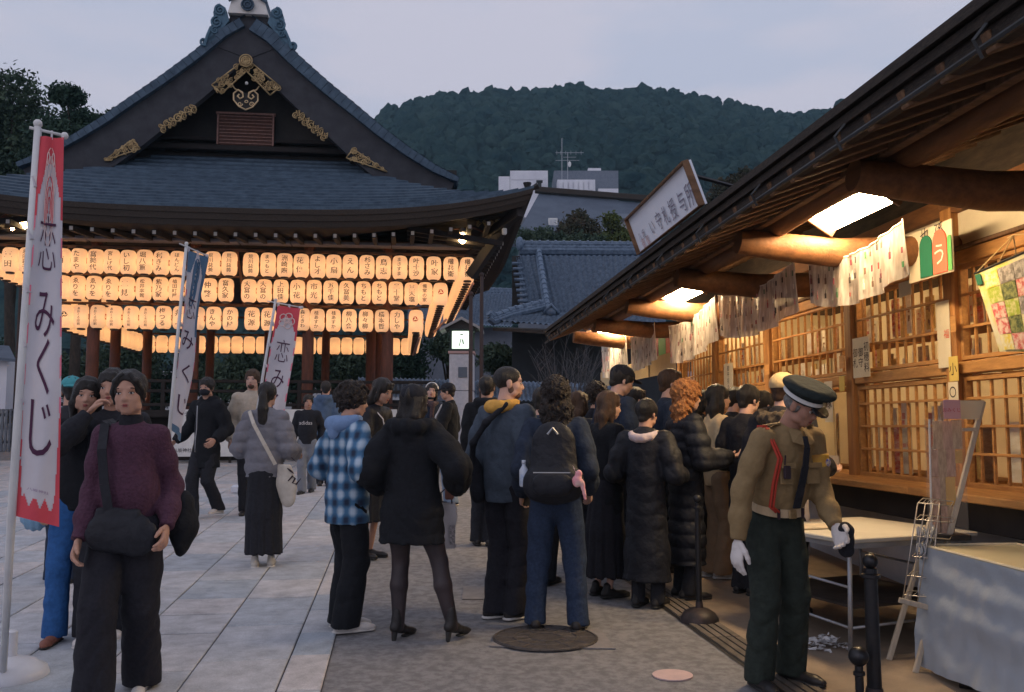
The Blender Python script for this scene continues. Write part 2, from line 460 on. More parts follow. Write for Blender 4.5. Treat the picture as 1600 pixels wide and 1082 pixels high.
mb = MB(); tilt_disc(mb, pc, (G(1083, 1057)[0] - G(1020, 1057)[0]) / 2, .003, .010)
mk('marker_plate', mb, mat('pink_plate', (.62, .45, .43), (.52, .38, .37), sc=8, rough=.6), loc=pc, label='small round pale pink plate set flush in the concrete', cat='ground plate')
pc2 = G(755, 928)
mb = MB(); q = [G(722, 938), G(790, 938), G(782, 918), G(724, 918)]
mb.prism([(p[0], p[1], gz(p[1]) + .003) for p in q], (0, 0, .006))
t_ = mk('access_plate', mb, mat('pale_concrete2', (.25, .235, .235), (.19, .18, .18), sc=6, rough=.9), label='small pale square access plate behind the man in grey-blue', cat='ground plate')
# ================================================================== HILL with its wood
sil = [(-900, 420), (-300, 300), (200, 240), (500, 200), (560, 190), (600, 176), (640, 158), (690, 146), (740, 143), (790, 142), (850, 138), (900, 134), (950, 140), (1000, 138),
       (1050, 137), (1090, 150), (1140, 160), (1180, 168), (1240, 178), (1300, 168), (1330, 160), (1420, 170), (1600, 210), (2000, 300), (2600, 420)]
sx = np.array([s[0] for s in sil], float); sy = np.array([s[1] for s in sil], float)
HY = 430.0
def hill_pt(px, t):
 Y = 170 + (HY - 170) * t
 top = P(px, np.interp(px, sx, sy) + 12, HY)
 zb = 14.0
 zz = zb + (top[2] - zb) * (t ** .9)
 zz += 5 * mnoise.noise(Vector((px * .004, t * 4, 0)))* (1 - t)
 return (top[0] * (Y / HY), Y, zz)
hm = MB()
hm.grid([[hill_pt(px, t) for px in range(-900, 2601, 50)] for t in np.linspace(0, 1, 14)])
hm.grid([[(hill_pt(px, 1)[0] * (1 + .5 * k), HY + 250 * k, hill_pt(px, 1)[2] * (1 - k) + 14 * k) for px in range(-900, 2601, 50)] for k in (0, .5, 1)])
mk('hill', hm, green2_m, loc=(0, 300, 14), kind='structure', smooth=True)
def ico(sub):
 import bmesh
 bm = bmesh.new(); bmesh.ops.create_icosphere(bm, subdivisions=sub, radius=1)
 V = np.array([tuple(v.co) for v in bm.verts]); F = np.array([[v.index for v in f.verts] for f in bm.faces]); bm.free()
 return V, F
icoV, icoF = ico(2)
variants = []
for k in range(7):
 off = Vector((k * 7.3, 2.1 * k, 1.7))
 V = []
 for v in icoV:
  p = Vector(v)
  d = 1 + .36 * mnoise.noise(p * 1.7 + off) + .42 * mnoise.noise(p * 4.3 + off) + .10 * rnd.uniform(-1, 1)
  V.append(p * d)
 variants.append(np.array([tuple(v) for v in V]))
keepF = icoF
pts = []
for t in np.linspace(0.0, 1.0, 52):
 Y = 170 + (HY - 170) * t
 px = 380 + rnd.uniform(0, 20)
 while px < 1560:
  pts.append((px + rnd.uniform(-9, 9), min(1.0, max(0, t + rnd.uniform(-.02, .02)))))
  px += 3.3 * 1400 / Y
Vs = []; Fs = []; n = 0
def Y_of(t): return (170 + (HY - 170) * t) / HY
for px, t in pts:
 x, y, z = hill_pt(px, t)
 r = rnd.choice((1.2, 1.7, 2.2, 2.7, 3.3, 4.0)) * rnd.uniform(.85, 1.15) * (.55 + .45 * Y_of(t))
 V = variants[rnd.randrange(7)]
 a = rnd.uniform(0, 6.28); c, s = math.cos(a), math.sin(a)
 W = np.stack([V[:, 0] * c - V[:, 1] * s, V[:, 0] * s + V[:, 1] * c, V[:, 2] * rnd.uniform(.8, 1.25)], 1) * r + np.array([x, y, z + r * .35])
 f = keepF[(icoV[keepF].mean(1)[:, 2] > -.45) & (W[keepF].mean(1)[:, 1] < y + r * .55)]
 Vs.append(W); Fs.append(f + n); n += len(W)
wV = np.vstack(Vs); wF = np.vstack(Fs)
def npmesh(name, V, F, mat_, smooth=True):
 me = bpy.data.meshes.new(name)
 k = F.shape[1]
 me.vertices.add(len(V)); me.vertices.foreach_set('co', V.astype(np.float32).ravel())
 me.loops.add(F.size); me.loops.foreach_set('vertex_index', F.astype(np.int32).ravel())
 me.polygons.add(len(F)); me.polygons.foreach_set('loop_start', np.arange(0, F.size, k, dtype=np.int32))
 me.polygons.foreach_set('loop_total', np.full(len(F), k, dtype=np.int32))
 me.update(calc_edges=True); me.validate()
 me.polygons.foreach_set('use_smooth', np.full(len(F), smooth))
 me.materials.append(mat_)
 return me
me = npmesh('wood_crowns', wV, wF, green2_m, smooth=False)
wo = bpy.data.objects.new('hillside_wood', me); col.objects.link(wo); tag(wo, 'dense dark evergreen wood covering the hill', 'wood', kind='stuff')
# ------------------------------------------------------------------ trees
def leaf_cloud(blobs, n, size, seed, flat=.5):
 """small leaf faces spread through blobs [(c, r, squash)]"""
 rs = np.random.RandomState(seed)
 w = np.array([b[1] ** 2 for b in blobs]); w = w / w.sum()
 idx = rs.choice(len(blobs), n, p=w)
 C = np.array([b[0] for b in blobs])[idx]; Rr = np.array([b[1] for b in blobs])[idx]
 d = rs.normal(size=(n, 3)); d /= np.linalg.norm(d, axis=1)[:, None]
 rad = Rr * (rs.uniform(.25, 1, n) ** .4) * (1 + .22 * rs.normal(size=n))
 sq = np.array([b[2] for b in blobs])[idx]
 pos = C + d * rad[:, None] * np.stack([np.ones(n), np.ones(n), sq], 1)
 a = rs.normal(size=(n, 3)); a /= np.linalg.norm(a, axis=1)[:, None]
 b = np.cross(a, rs.normal(size=(n, 3))); b /= np.linalg.norm(b, axis=1)[:, None]
 s = size * rs.uniform(.6, 1.5, n)[:, None]
 V = np.concatenate([pos + a * s, pos + b * s * .45, pos - a * s, pos - b * s * .45])
 i = np.arange(n); F = np.stack([i, i + n, i + 2 * n, i + 3 * n], 1)
 return V, F
def tree(name, base, H, blobs, n, size, seed, label, mat_=None, group=None, tr=.18, cat='tree'):
 t = thing(name, base, label, cat, group)
 mb = MB(); b = Vector(base)
 top = Vector((0, 0, 0))
 for c, r, s in blobs: top += Vector(c)
 top /= len(blobs)
 mb.tube([b, b.lerp(Vector((top.x, top.y, b.z)), .3) + Vector((0, 0, H * .3)), top], [tr, tr * .75, tr * .35], n=8)
 for c, r, s in blobs:
  c = Vector(c); st = b.lerp(top, rnd.uniform(.35, .85)); mid = st.lerp(c, .5) + Vector((0, 0, .1 * H * rnd.uniform(-.2, .5)))
  mb.tube([st, mid, c], [tr * .4, tr * .25, tr * .1], n=5)
 mk('trunk', mb, trunk_m, parent=t, smooth=True)
 V, F = leaf_cloud(blobs, n, size, seed)
 V = V - np.array(base)
 me = npmesh('crown', V, F, mat_ or green_m, smooth=False)
 o = bpy.data.objects.new('crown', me); col.objects.link(o); o.parent = t
 return t
leafA = mat('evergreen_leaf', (.025, .05, .035), (.065, .095, .055), sc=1.0, rough=.7, spec=.2)
leafB = mat('pine_needles', (.02, .045, .035), (.045, .075, .05), sc=1.4, rough=.8, spec=.1)
leafR = mat('rusty_leaf', (.07, .05, .035), (.05, .06, .035), sc=1.4, rough=.8, spec=.1)
leafY = mat('yellow_green_leaf', (.07, .10, .03), (.10, .11, .04), sc=1.4, rough=.8, spec=.1)
def blobs_px(lst, Y, sq=.85):
 out = []
 for px, py, rpx in lst:
  out.append((P(px, py, Y + rnd.uniform(-.8, .8)), rpx / 1400 * Y, sq))
 return out
tree('broadleaf_tree', (P(30, 500, 42)[0], 42, 1.8), 8, blobs_px([(20, 150, 45), (-25, 190, 60), (45, 190, 40), (0, 235, 60), (60, 250, 55), (100, 225, 40), (-70, 160, 60), (-60, 260, 70), (30, 290, 50)], 42), 26000, .12, 1, 'tall dark broadleaf tree at the left edge behind the pavilion roof', leafA, tr=.35)
tree('pine_tree', (P(120, 500, 38)[0], 38, 1.7), 8, blobs_px([(105, 150, 26), (128, 190, 30), (85, 210, 35), (150, 215, 28), (165, 190, 15), (110, 245, 45), (185, 178, 14), (190, 215, 25), (70, 250, 35)], 38, .6), 22000, .10, 2, 'spiky dark pine beside the left slope of the pavilion roof', leafB, tr=.3)
tree('conifer', (P(905, 420, 58)[0], 58, 3), 7, [(P(905, 330 + k * 11, 58), (6 + k * 8) / 1400 * 58, .8) for k in range(6)], 7000, .13, 3, 'reddish cone-shaped conifer in front of the grey house roof', leafR)
tree('garden_tree', (P(960, 420, 56)[0], 56, 3), 6, blobs_px([(955, 345, 14), (962, 365, 18), (975, 378, 20), (945, 380, 16)], 56), 4000, .12, 4, 'yellow-green garden tree beside the white wall above the tiled roof', leafY)
tree('garden_bush', (P(850, 420, 54)[0], 54, 3), 5, blobs_px([(825, 375, 20), (850, 372, 18), (875, 378, 16), (905, 382, 20), (930, 384, 18)], 54), 5000, .12, 5, 'dark bush row peeking over the ridge of the tiled roof', leafA)
tree('rusty_tree', (P(1130, 420, 70)[0], 70, 4), 6, blobs_px([(1135, 300, 22), (1120, 320, 20), (1150, 290, 18), (1165, 275, 14)], 70), 4000, .16, 6, 'brownish tree just above the shop eave to the right of the sign', leafR)
# hedge mass behind the pavilion: dark planting, each bush a thing
hd = [(-40, 570, 60), (60, 575, 55), (200, 560, 60), (300, 575, 50), (400, 570, 60), (520, 575, 50), (640, 560, 55), (700, 545, 30), (780, 560, 40), (850, 585, 35), (560, 560, 45), (120, 590, 50), (460, 590, 50), (930, 590, 40), (350, 600, 45), (250, 605, 45)]
names = ['left of the large banner', 'behind the large banner', 'behind the left pavilion posts', 'behind the thin blue banner', 'behind the middle of the pavilion', 'right of the red-topped banner', 'left of the stone lamp', 'just behind the stone lamp roof', 'right of the stone lamp', 'below the lower tiled roof corner', 'behind the right pavilion posts', 'behind the woman with her hand raised', 'behind the woman in the puffer jacket', 'under the far end of the shop eave', 'behind the bearded man', 'behind the masked walker']
for k, (px, py, rp) in enumerate(hd):
 Y = 38 + (k % 4) * 1.3
 b = P(px, 640, Y)
 bl = blobs_px([(px + rnd.uniform(-.5, .5) * rp, py + rnd.uniform(-.35, .5) * rp, rp * rnd.uniform(.45, .7)) for _ in range(7)], Y)
 tree('evergreen_bush', (b[0], Y, gz(Y)), 3, bl, 4200, .10, 20 + k, 'dark evergreen bush ' + names[k], leafA if k % 3 else leafB, group='dark bushes behind the pavilion', cat='bush')
# bare twiggy shrub
sb = G(880, 720); sbY = 27.0; base_ = P(885, 655, sbY); base_ = (base_[0], sbY, gz(sbY))
mb = MB()
for k in range(46):
 a = rnd.uniform(-1, 1); tip = P(885 + a * 62, rnd.uniform(515, 570) + abs(a) * 22, sbY + rnd.uniform(-1, 1))
 s0 = Vector(base_); tip = Vector(tip); mid = s0.lerp(tip, .5) + Vector((rnd.uniform(-.25, .25), 0, .2))
 mb.tube([s0, mid, tip], [.02, .012, .004], n=4)
 for j in range(3):
  q = mid.lerp(tip, rnd.uniform(.1, .8)); mb.tube([q, q + Vector((rnd.uniform(-.5, .5), rnd.uniform(-.2, .2), rnd.uniform(.2, .7)))], [.008, .003], n=3)
mk('bare_shrub', mb, mat('grey_twig', (.12, .12, .13), (.08, .08, .085), sc=5, rough=.9), loc=base_, label='bare grey twiggy shrub behind the curly-haired woman', cat='shrub')
# ================================================================== BUILDINGS BEHIND
wallg_m = mat('grey_wall', (.17, .19, .23), (.13, .15, .19), sc=2, rough=.9)
slate_m = mat('grey_metal_roof', (.10, .125, .165), (.075, .095, .13), sc=.8, rough=.7, bump=.3, bsc=6)
palew_m = mat('pale_house_wall', (.70, .70, .74), (.60, .60, .66), sc=.4, rough=.9)
winw_m = mat('pale_window', (.50, .52, .55), rough=.3)
def pbox(mb, x0, y0, x1, y1, Y, dep):
 a = P(x0, y1, Y); b = P(x1, y0, Y)
 mb.box(((a[0] + b[0]) / 2, Y + dep / 2, (a[2] + b[2]) / 2), (b[0] - a[0], dep, b[2] - a[2]))
Y = 150
t = thing('rooftop_house', P(820, 300, Y), 'white panelled rooftop block on the hillside behind the pavilion corner', 'building')
mb = MB(); pbox(mb, 797, 267, 856, 340, Y, 6); mk('wall', mb, palew_m, parent=t)
mb = MB(); pbox(mb, 779, 276, 796.5, 340, Y, 5); mk('annexe_wall', mb, palew_m, parent=t)
for x0, x1 in ((799, 817), (819, 836), (838, 854)):
 for y0, y1 in ((269, 281), (283, 296)):
  mb = MB(); pbox(mb, x0, y0, x1, y1, Y - .12, .1); mk('panel', mb, palew_m, parent=t)
mb = MB(); pbox(mb, 840, 284, 846, 295, Y - 1.5, .6); pbox(mb, 838, 282, 848, 285, Y - 1.5, .6); mk('vent', mb, black_m, parent=t)
t = thing('grey_apartment_house', P(915, 300, Y + 12), 'dark grey flat-roofed house with a rooftop antenna below the wooded hill', 'building')
mb = MB(); pbox(mb, 866, 267, 966, 340, Y + 12, 9); mk('wall', mb, wallg_m, parent=t)
mb = MB(); pbox(mb, 871, 281, 930, 299, Y + 8, 3); mk('balcony', mb, palew_m, parent=t)
mb = MB()
for k in range(7): pbox(mb, 873 + k * 8, 284, 879 + k * 8, 297, Y + 7.8, .1)
mk('balcony_panel', mb, palew_m, parent=t)
mb = MB(); pbox(mb, 935, 295, 966, 303, Y + 8, 3); pbox(mb, 919, 263, 939, 267, Y + 12, 3); mk('parapet', mb, palew_m, parent=t)
mb = MB()
def pl(mb, x0, y0, x1, y1, Y, r): mb.tube([P(x0, y0, Y), P(x1, y1, Y)], r, n=5)
YA = Y + 10
pl(mb, 878, 285, 878, 216, YA, .06); pl(mb, 887, 280, 887, 238, YA, .06)
for yy, x0, x1 in ((239, 868, 912), (251, 868, 905), (246, 880, 900)): pl(mb, x0, yy, x1, yy, YA, .05)
for xx in (870, 876, 884, 892, 900, 908): pl(mb, xx, 236, xx, 242, YA, .035)
an = mk('antenna', mb, steel_m, parent=t)
mb = MB(); mb.ball(P(890, 257, YA - .2), .55, sc=(.55, .3, 1)); mk('dish', mb, paint_m, parent=an, smooth=True)
# long grey roofed house
Y = 62
t = thing('grey_roofed_house', P(910, 380, Y), 'long house with a plain grey roof standing behind the tiled temple roof', 'house')
mb = MB()
a = P(800, 380, Y); b = P(842, 303, Y + 7); c = P(1010, 318, Y + 7); d = P(1040, 392, Y)
mb.prism([a, b, c, d], (0, .05, -.25)); mk('roof', mb, slate_m, parent=t)
mb = MB(); mb.beam(P(836, 297, Y + 7), P(1012, 311, Y + 7), .6, .45, ch=.05); rg = mk('ridge', mb, bark_m, parent=t)
mb = MB(); mb.box(((a[0] + d[0]) / 2, Y + 5, 2.5 + (a[2] - 2.6) / 2), (d[0] - a[0] - 1, 7, a[2] - 2.6)); mk('wall', mb, wallg_m, parent=t)
for (x0, y0, x1, y1) in ((857, 341, 871, 357),):
 mb = MB(); pbox(mb, x0, y0, x1, y1, Y + 2.6, 1.6); w = mk('roof_window', mb, paint_m, parent=t)
 mb = MB(); pbox(mb, x0 + 2, y0 + 2, (x0 + x1) / 2 - .5, y1 - 2, Y + 2.55, .1); pbox(mb, (x0 + x1) / 2 + .5, y0 + 2, x1 - 2, y1 - 2, Y + 2.55, .1); mk('pane', mb, winw_m, parent=w)
t = thing('white_house', P(980, 380, 59), 'small white house with a low roof left of the sign board', 'house')
mb = MB(); pbox(mb, 956, 341, 992, 400, 59, 4); mk('wall', mb, palew_m, parent=t)
mb = MB(); a = P(950, 342, 58.5); b = P(1000, 336, 58.5); mb.prism([P(950, 344, 58.3), P(998, 344, 58.3), P(998, 337, 61), P(956, 337, 61)], (0, 0, .12)); mk('roof', mb, slate_m, parent=t)
mb = MB(); pbox(mb, 968, 352, 975, 366, 58.92, .06); pbox(mb, 980, 352, 987, 366, 58.92, .06); mk('window', mb, winw_m, parent=t)
# tiled (kawara) roofs
def kawara(A, B, C_, D, nu, nv, amp=.035):
 """A,B top-left/right, C_,D bottom-right/left: wavy pantiles in stepped rows"""
 A, B, C_, D = [np.array(p, float) for p in (A, B, C_, D)]
 nrm = np.cross(B - A, D - A); nrm /= np.linalg.norm(nrm)
 if nrm[2] < 0: nrm = -nrm
 sub = 6; us = np.linspace(0, 1, nu * sub + 1)
 prof = np.array([math.cos((k % sub) / sub * 2 * math.pi) for k in range(nu * sub + 1)])
 rows_ = []
 for j in range(nv):
  for tt, lift in ((j / nv, 0.0), ((j + 1) / nv, .05)):
   L0 = A + (D - A) * tt; R0 = B + (C_ - B) * tt
   p = L0[None] + (R0 - L0)[None] * us[:, None] + nrm[None] * (prof[:, None] * amp + lift)
   rows_.append(p)
 mb = MB(); mb.grid([[tuple(q) for q in r] for r in rows_])
 return mb
def kaw_ridge(pts, r, name, parent, mat_=tile_m):
 mb = MB(); pts = [Vector(p) for p in pts]
 for k in range(3):
  mb.tube([p + Vector((0, 0, r * (k * .62 - .6))) for p in pts], r * (1.0, .85, .7)[k], n=8)
 # segment rings
 for i in range(len(pts) - 1):
  L = (pts[i + 1] - pts[i]).length; n_ = max(2, int(L / .33))
  for q in range(n_):
   c = pts[i].lerp(pts[i + 1], (q + .5) / n_); d_ = (pts[i + 1] - pts[i]).normalized() * .05
   mb.tube([c - d_ + Vector((0, 0, r * .64)), c + d_ + Vector((0, 0, r * .64))], r * .86, n=8)
 return mk(name, mb, mat_, parent=parent, smooth=40)
t = thing('tiled_temple_hall', P(880, 560, 34), 'temple hall with a steep blue-grey tiled roof beside the shop', 'building')
YK = 34.0
tl = P(816, 398, YK + 3.5); tr = P(1040, 398, YK + 3.5); br = P(1040, 500, YK); bl = P(842, 500, YK)
mk('tile_field', kawara(tl, tr, br, bl, 26, 17), tile_m, parent=t, smooth=True, kind='stuff')
bl2 = P(808, 512, YK - .8)
mk('verge_tiles', kawara(P(806, 400, YK + 3.4), tl, bl, P(822, 505, YK - .1), 3, 17), tile_m, parent=t, smooth=True)
mk('lower_tile_field', kawara(P(842, 490, YK), P(1040, 490, YK), P(1040, 524, YK - 1.6), P(775, 503, YK - 1.2), 30, 6), tile_m, parent=t, smooth=True)
kaw_ridge([P(812, 387, YK + 3.5), P(1050, 389, YK + 3.5)], .22, 'ridge', t)
kaw_ridge([P(842, 396, YK + 3.2), P(857, 492, YK - .1)], .15, 'descending_ridge', t)
kaw_ridge([P(850, 476, YK), P(800, 488, YK - .6), P(770, 499, YK - 1.3), P(764, 493, YK - 1.4)], .15, 'corner_ridge', t)
mb = MB(); c = P(861, 487, YK - .4); mb.ball(c, .24, sc=(1, .5, .8)); mb.tube([(c[0] - .3, c[1], c[2] - .1), (c[0], c[1] - .1, c[2] + .25), (c[0] + .3, c[1], c[2] - .1)], .07, n=6)
mk('end_tile', mb, tile_m, parent=t, smooth=True)
mb = MB(); mb.ball(P(812, 381, YK + 3.3), .28, sc=(.6, .6, 1.1))
mk('end_tile', mb, tile_m, parent=t, smooth=True)
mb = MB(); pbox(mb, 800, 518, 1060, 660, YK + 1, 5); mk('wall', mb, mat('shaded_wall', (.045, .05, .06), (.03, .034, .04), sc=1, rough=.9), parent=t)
mb = MB(); mb.prism([P(770, 512, YK - 1.2), P(1040, 528, YK - 1.5), P(1040, 520, YK + 2), P(800, 512, YK + 2)], (0, 0, -.12)); mk('soffit', mb, dwood_m, parent=t)
mb = MB(); pbox(mb, 800, 400, 812, 505, YK + 3.2, .3)
mk('gable_board', mb, black_m, parent=t)
mb = MB()
for k in range(11):
 p = P(808 + k * 1.4, 412 + k * 8.4, YK + 2.9 - k * .3); mb.tube([(p[0] - .22, p[1], p[2]), (p[0] + .2, p[1], p[2])], .07, n=6)
mk('verge_end_tiles', mb, tile_m, parent=t, smooth=True, kind='stuff')
t = thing('rear_tiled_building', P(740, 560, 46), 'low building with a grey tiled roof seen behind the stone lamp', 'building')
mk('tile_field', kawara(P(640, 452, 50), P(812, 458, 50), P(800, 512, 46), P(636, 506, 46), 34, 10), tile_m, parent=t, smooth=True, kind='stuff')
kaw_ridge([P(690, 451, 50), P(806, 456, 50)], .13, 'ridge', t)
kaw_ridge([P(706, 470, 48), P(690, 512, 46)], .13, 'descending_ridge', t)
mb = MB(); pbox(mb, 640, 512, 800, 650, 47, 5); mk('wall', mb, wallg_m, parent=t)
# tiled garden walls (low) behind
t = thing('tiled_garden_wall', P(800, 640, 30), 'low garden wall with blue-grey tile coping behind the crowd', 'wall')
mk('coping', kawara(P(560, 590, 31.6), P(960, 600, 31.6), P(968, 632, 30.4), P(560, 622, 30.4), 60, 3, .03), tile_m, parent=t, smooth=True, kind='stuff')
mb = MB(); a = P(560, 624, 31); b = P(965, 634, 31); mb.prism([(a[0], 31, gz(31)), (b[0], 31, gz(31)), (b[0], 31, b[2]), (a[0], 31, a[2])], (0, .5, 0)); mk('wall', mb, mat('dim_plaster', (.10, .10, .10), (.06, .06, .065), sc=2, rough=.9), parent=t)
t = thing('left_white_building', P(20, 600, 36), 'pale building with a dark gable seen at the left edge below the lanterns', 'building')
mb = MB(); pbox(mb, -60, 560, 12, 640, 36, 4); mk('wall', mb, palew_m, parent=t)
mb = MB(); mb.prism([P(-60, 558, 35.6), P(24, 566, 35.6), P(14, 545, 38), P(-60, 540, 38)], (0, 0, .12)); mk('roof', mb, slate_m, parent=t)
mb = MB(); pbox(mb, 14, 566, 46, 600, 37, .3); mk('window', mb, winw_m, parent=t)
# grey paling fence at the left edge
t = thing('paling_fence', G(0, 700), 'grey paling fence panels at the left edge behind the banner pole', 'fence')
fm = mat('grey_paling', (.16, .18, .21), (.11, .13, .16), sc=8, rough=.7, rand=.15)
g0 = np.array(G(-60, 706)); g1 = np.array(G(26, 706))
for k in range(15):
 q = g0 + (g1 - g0) * k / 14
 mb = MB(); mb.box((q[0], q[1], q[2] + .55), (.07, .035, 1.1), b=.008); mk('pale', mb, fm, parent=t)
mb = MB(); mb.beam((g0[0], g0[1] + .04, g0[2] + .25), (g1[0], g1[1] + .04, g1[2] + .25), .03, .08); mb.beam((g0[0], g0[1] + .04, g0[2] + .95), (g1[0], g1[1] + .04, g1[2] + .95), .03, .08); mk('rail', mb, fm, parent=t)
# haze: one closed box of thin pale air round everything but the sky
hz_m = bpy.data.materials.new('haze_air'); hz_m.use_nodes = True
hN = hz_m.node_tree.nodes; hN.clear(); ho = hN.new('ShaderNodeOutputMaterial'); pv = hN.new('ShaderNodeVolumePrincipled')
pv.inputs['Color'].default_value = (.50, .82, 1.0, 1); pv.inputs['Density'].default_value = .00034; hz_m.node_tree.links.new(pv.outputs[0], ho.inputs['Volume'])
mb = MB(); mb.box((0, 780, 118), (3300, 1680, 252)); mk('haze', mb, hz_m, loc=(0, 780, -8), kind='stuff')
# ================================================================== DANCE PAVILION
PC = np.array([-5.66, 17.5])
def L(X, Y, Z):                       # pavilion frame -> world
 q = PC + e1 * X + e2 * Y
 return (float(q[0]), float(q[1]), Z)
def XatL(px, Yl, py=500):                     # local X seen at pixel column px in the plane local Y = Yl
 r_ = ray(px, py); t = r_[0] / r_[1]
 q = PC + e2 * Yl
 return (t * q[1] - q[0]) / (e1[0] - t * e1[1])
def ZatL(px, py, Yl):
 X = XatL(px, Yl, py); q = PC + e1 * X + e2 * Yl
 return P(px, py, q[1])[2]
XR0 = XatL(388, 3.0, 20)
PC = PC + e1 * XR0; W = 6.16 - XR0; DEP = 13.0
pav_t = thing('dance_pavilion', L(0, 6, .9), 'large open shrine stage with a curved dark roof hung with rows of lit lanterns', 'pavilion')
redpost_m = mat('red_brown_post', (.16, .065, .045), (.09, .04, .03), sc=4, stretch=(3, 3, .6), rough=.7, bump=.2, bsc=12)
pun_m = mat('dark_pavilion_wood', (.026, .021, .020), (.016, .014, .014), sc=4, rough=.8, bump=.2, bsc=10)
# ---- skirt roof (lower hipped part), stepped courses
def hf(d): return .42 * d + .028 * d * d
def upturn(X, Y):
 ax = min(1, abs(X) / W); return .60 * ax ** 3.2 * max(0, 1 - Y / 5.0)
Z0 = ZatL(500, 329, 0)
def skirt(X, Y):
 d = min(Y, W - abs(X)); return Z0 + hf(max(d, 0)) + upturn(X, Y)
NC = 15
roof = MB()
for i in range(NC):
 d0 = 4.3 * i / NC; d1 = 4.3 * (i + 1) / NC
 rr = []
 for d, lift in ((d0, .0), (d0, .060), (d1, .012)):
  xs = np.linspace(-(W - d), W - d, 41)
  rr.append([L(x, d, Z0 + hf(d) + .60 * (abs(x) / W) ** 3.2 * max(0, 1 - d / 5.0) + lift) for x in xs])
 roof.grid(rr)
 for s in (-1, 1):                     # side skirts
  rr = []
  for d, lift in ((d0, .0), (d0, .060), (d1, .012)):
   ys = np.linspace(d, DEP - d, 30)
   rr.append([L(s * (W - d), y, Z0 + hf(d) + .6 * max(max(0, 1 - y / 5.), max(0, 1 - (DEP - y) / 5.)) * ((W - d) / W) ** 3.2 + lift) for y in ys])
  roof.grid(rr if s < 0 else [r[::-1] for r in rr])
mk('skirt_roof', roof, copper_m, parent=pav_t, smooth=25)
# eave edge: thick dark layered edge all round, soffit
NE = 48
def eave_loop(inset, dz):
 pts = []
 for k in range(NE + 1):
  x = -W + 2 * W * k / NE; s_ = (W - inset) / W
  pts.append(L(x * s_, inset, Z0 + .60 * (abs(x) / W) ** 3.2 + dz))
 for k in range(1, NE + 1):
  y = DEP * k / NE; u = .6 * max(max(0, 1 - y / 5.), max(0, 1 - (DEP - y) / 5.))
  pts.append(L(W - inset, min(max(y, inset), DEP - inset), Z0 + u + dz))
 for k in range(1, NE + 1):
  x = W - 2 * W * k / NE; s_ = (W - inset) / W
  pts.append(L(x * s_, DEP - inset, Z0 + .60 * (abs(x) / W) ** 3.2 + dz))
 for k in range(1, NE + 1):
  y = DEP - DEP * k / NE; u = .6 * max(max(0, 1 - y / 5.), max(0, 1 - (DEP - y) / 5.))
  pts.append(L(-W + inset, min(max(y, inset), DEP - inset), Z0 + u + dz))
 return pts
edge = MB(); edge.grid([eave_loop(0, .005), eave_loop(.02, -.10), eave_loop(.05, -.11), eave_loop(.08, -.22), eave_loop(.12, -.23), eave_loop(.16, -.33), eave_loop(.22, -.34)])
mk('eave_edge', edge, bark_m, parent=pav_t, smooth=25)
sof = MB(); sof.grid([eave_loop(.22, -.34), eave_loop(1.3, -.26), eave_loop(2.6, -.10), eave_loop(4.5, .0)])
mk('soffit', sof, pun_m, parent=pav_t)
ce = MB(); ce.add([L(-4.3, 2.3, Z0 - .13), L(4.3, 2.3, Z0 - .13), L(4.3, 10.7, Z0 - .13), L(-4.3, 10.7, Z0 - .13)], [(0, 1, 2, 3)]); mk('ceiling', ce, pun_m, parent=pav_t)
# rafters with white painted ends
raf = MB(); tips = MB()
x = -5.7
while x < 5.75:
 z = Z0 + .60 * (abs(x) / W) ** 3.2 - .42
 raf.beam(L(x, .55, z), L(x, 2.6, Z0 - .20), .09, .11); tips.box(L(x, .545, z), (.065, .012, .075), (tuple(e1) + (0,), tuple(e2) + (0,), (0, 0, 1)))
 x += .40
y = .9
while y < 12:
 for s in (-1, 1):
  z = Z0 - .40; raf.beam(L(s * (W - .55), y, z), L(s * (W - 2.6), y, Z0 - .12), .09, .11)
  if s > 0: tips.box(L(s * (W - .545), y, z), (.012, .065, .075), (tuple(e1) + (0,), tuple(e2) + (0,), (0, 0, 1)))
 y += .40
mk('rafters', raf, pun_m, parent=pav_t, kind='stuff')
mk('rafter_ends', tips, mat('white_end_paint', (.55, .53, .50), rough=.6), parent=pav_t, kind='stuff')
# ---- upper gabled roof
gp = [(0.0, 22), (430, 50), (470, 90), (515, 130), (560, 167), (600, 201), (640, 231), (680, 258), (718, 278)]
VY = 3.0
prof = [(0.0, ZatL(430, 50, VY) + .42)]
for px, py in gp[1:]: prof.append((XatL(px, VY, py), ZatL(px, py, VY)))
pxs = np.array([p[0] for p in prof]); pzs = np.array([p[1] for p in prof])
def gprof(x): return float(np.interp(abs(x), pxs, pzs))
XM = float(pxs[-1])
ups = MB(); NU = 30
for s in (-1, 1):
 for i in range(NU):
  x0 = XM * (1 - i / NU); x1 = XM * (1 - (i + 1) / NU)
  rr = []
  for xx, lift in ((x0, 0.0), (x0, .03), (x1, .01)):
   rr.append([L(s * xx, y, gprof(xx) + lift) for y in np.linspace(VY, DEP - VY, 8)])
  ups.grid(rr if s < 0 else [r[::-1] for r in rr])
mk('upper_roof', ups, copper_m, parent=pav_t, smooth=25)
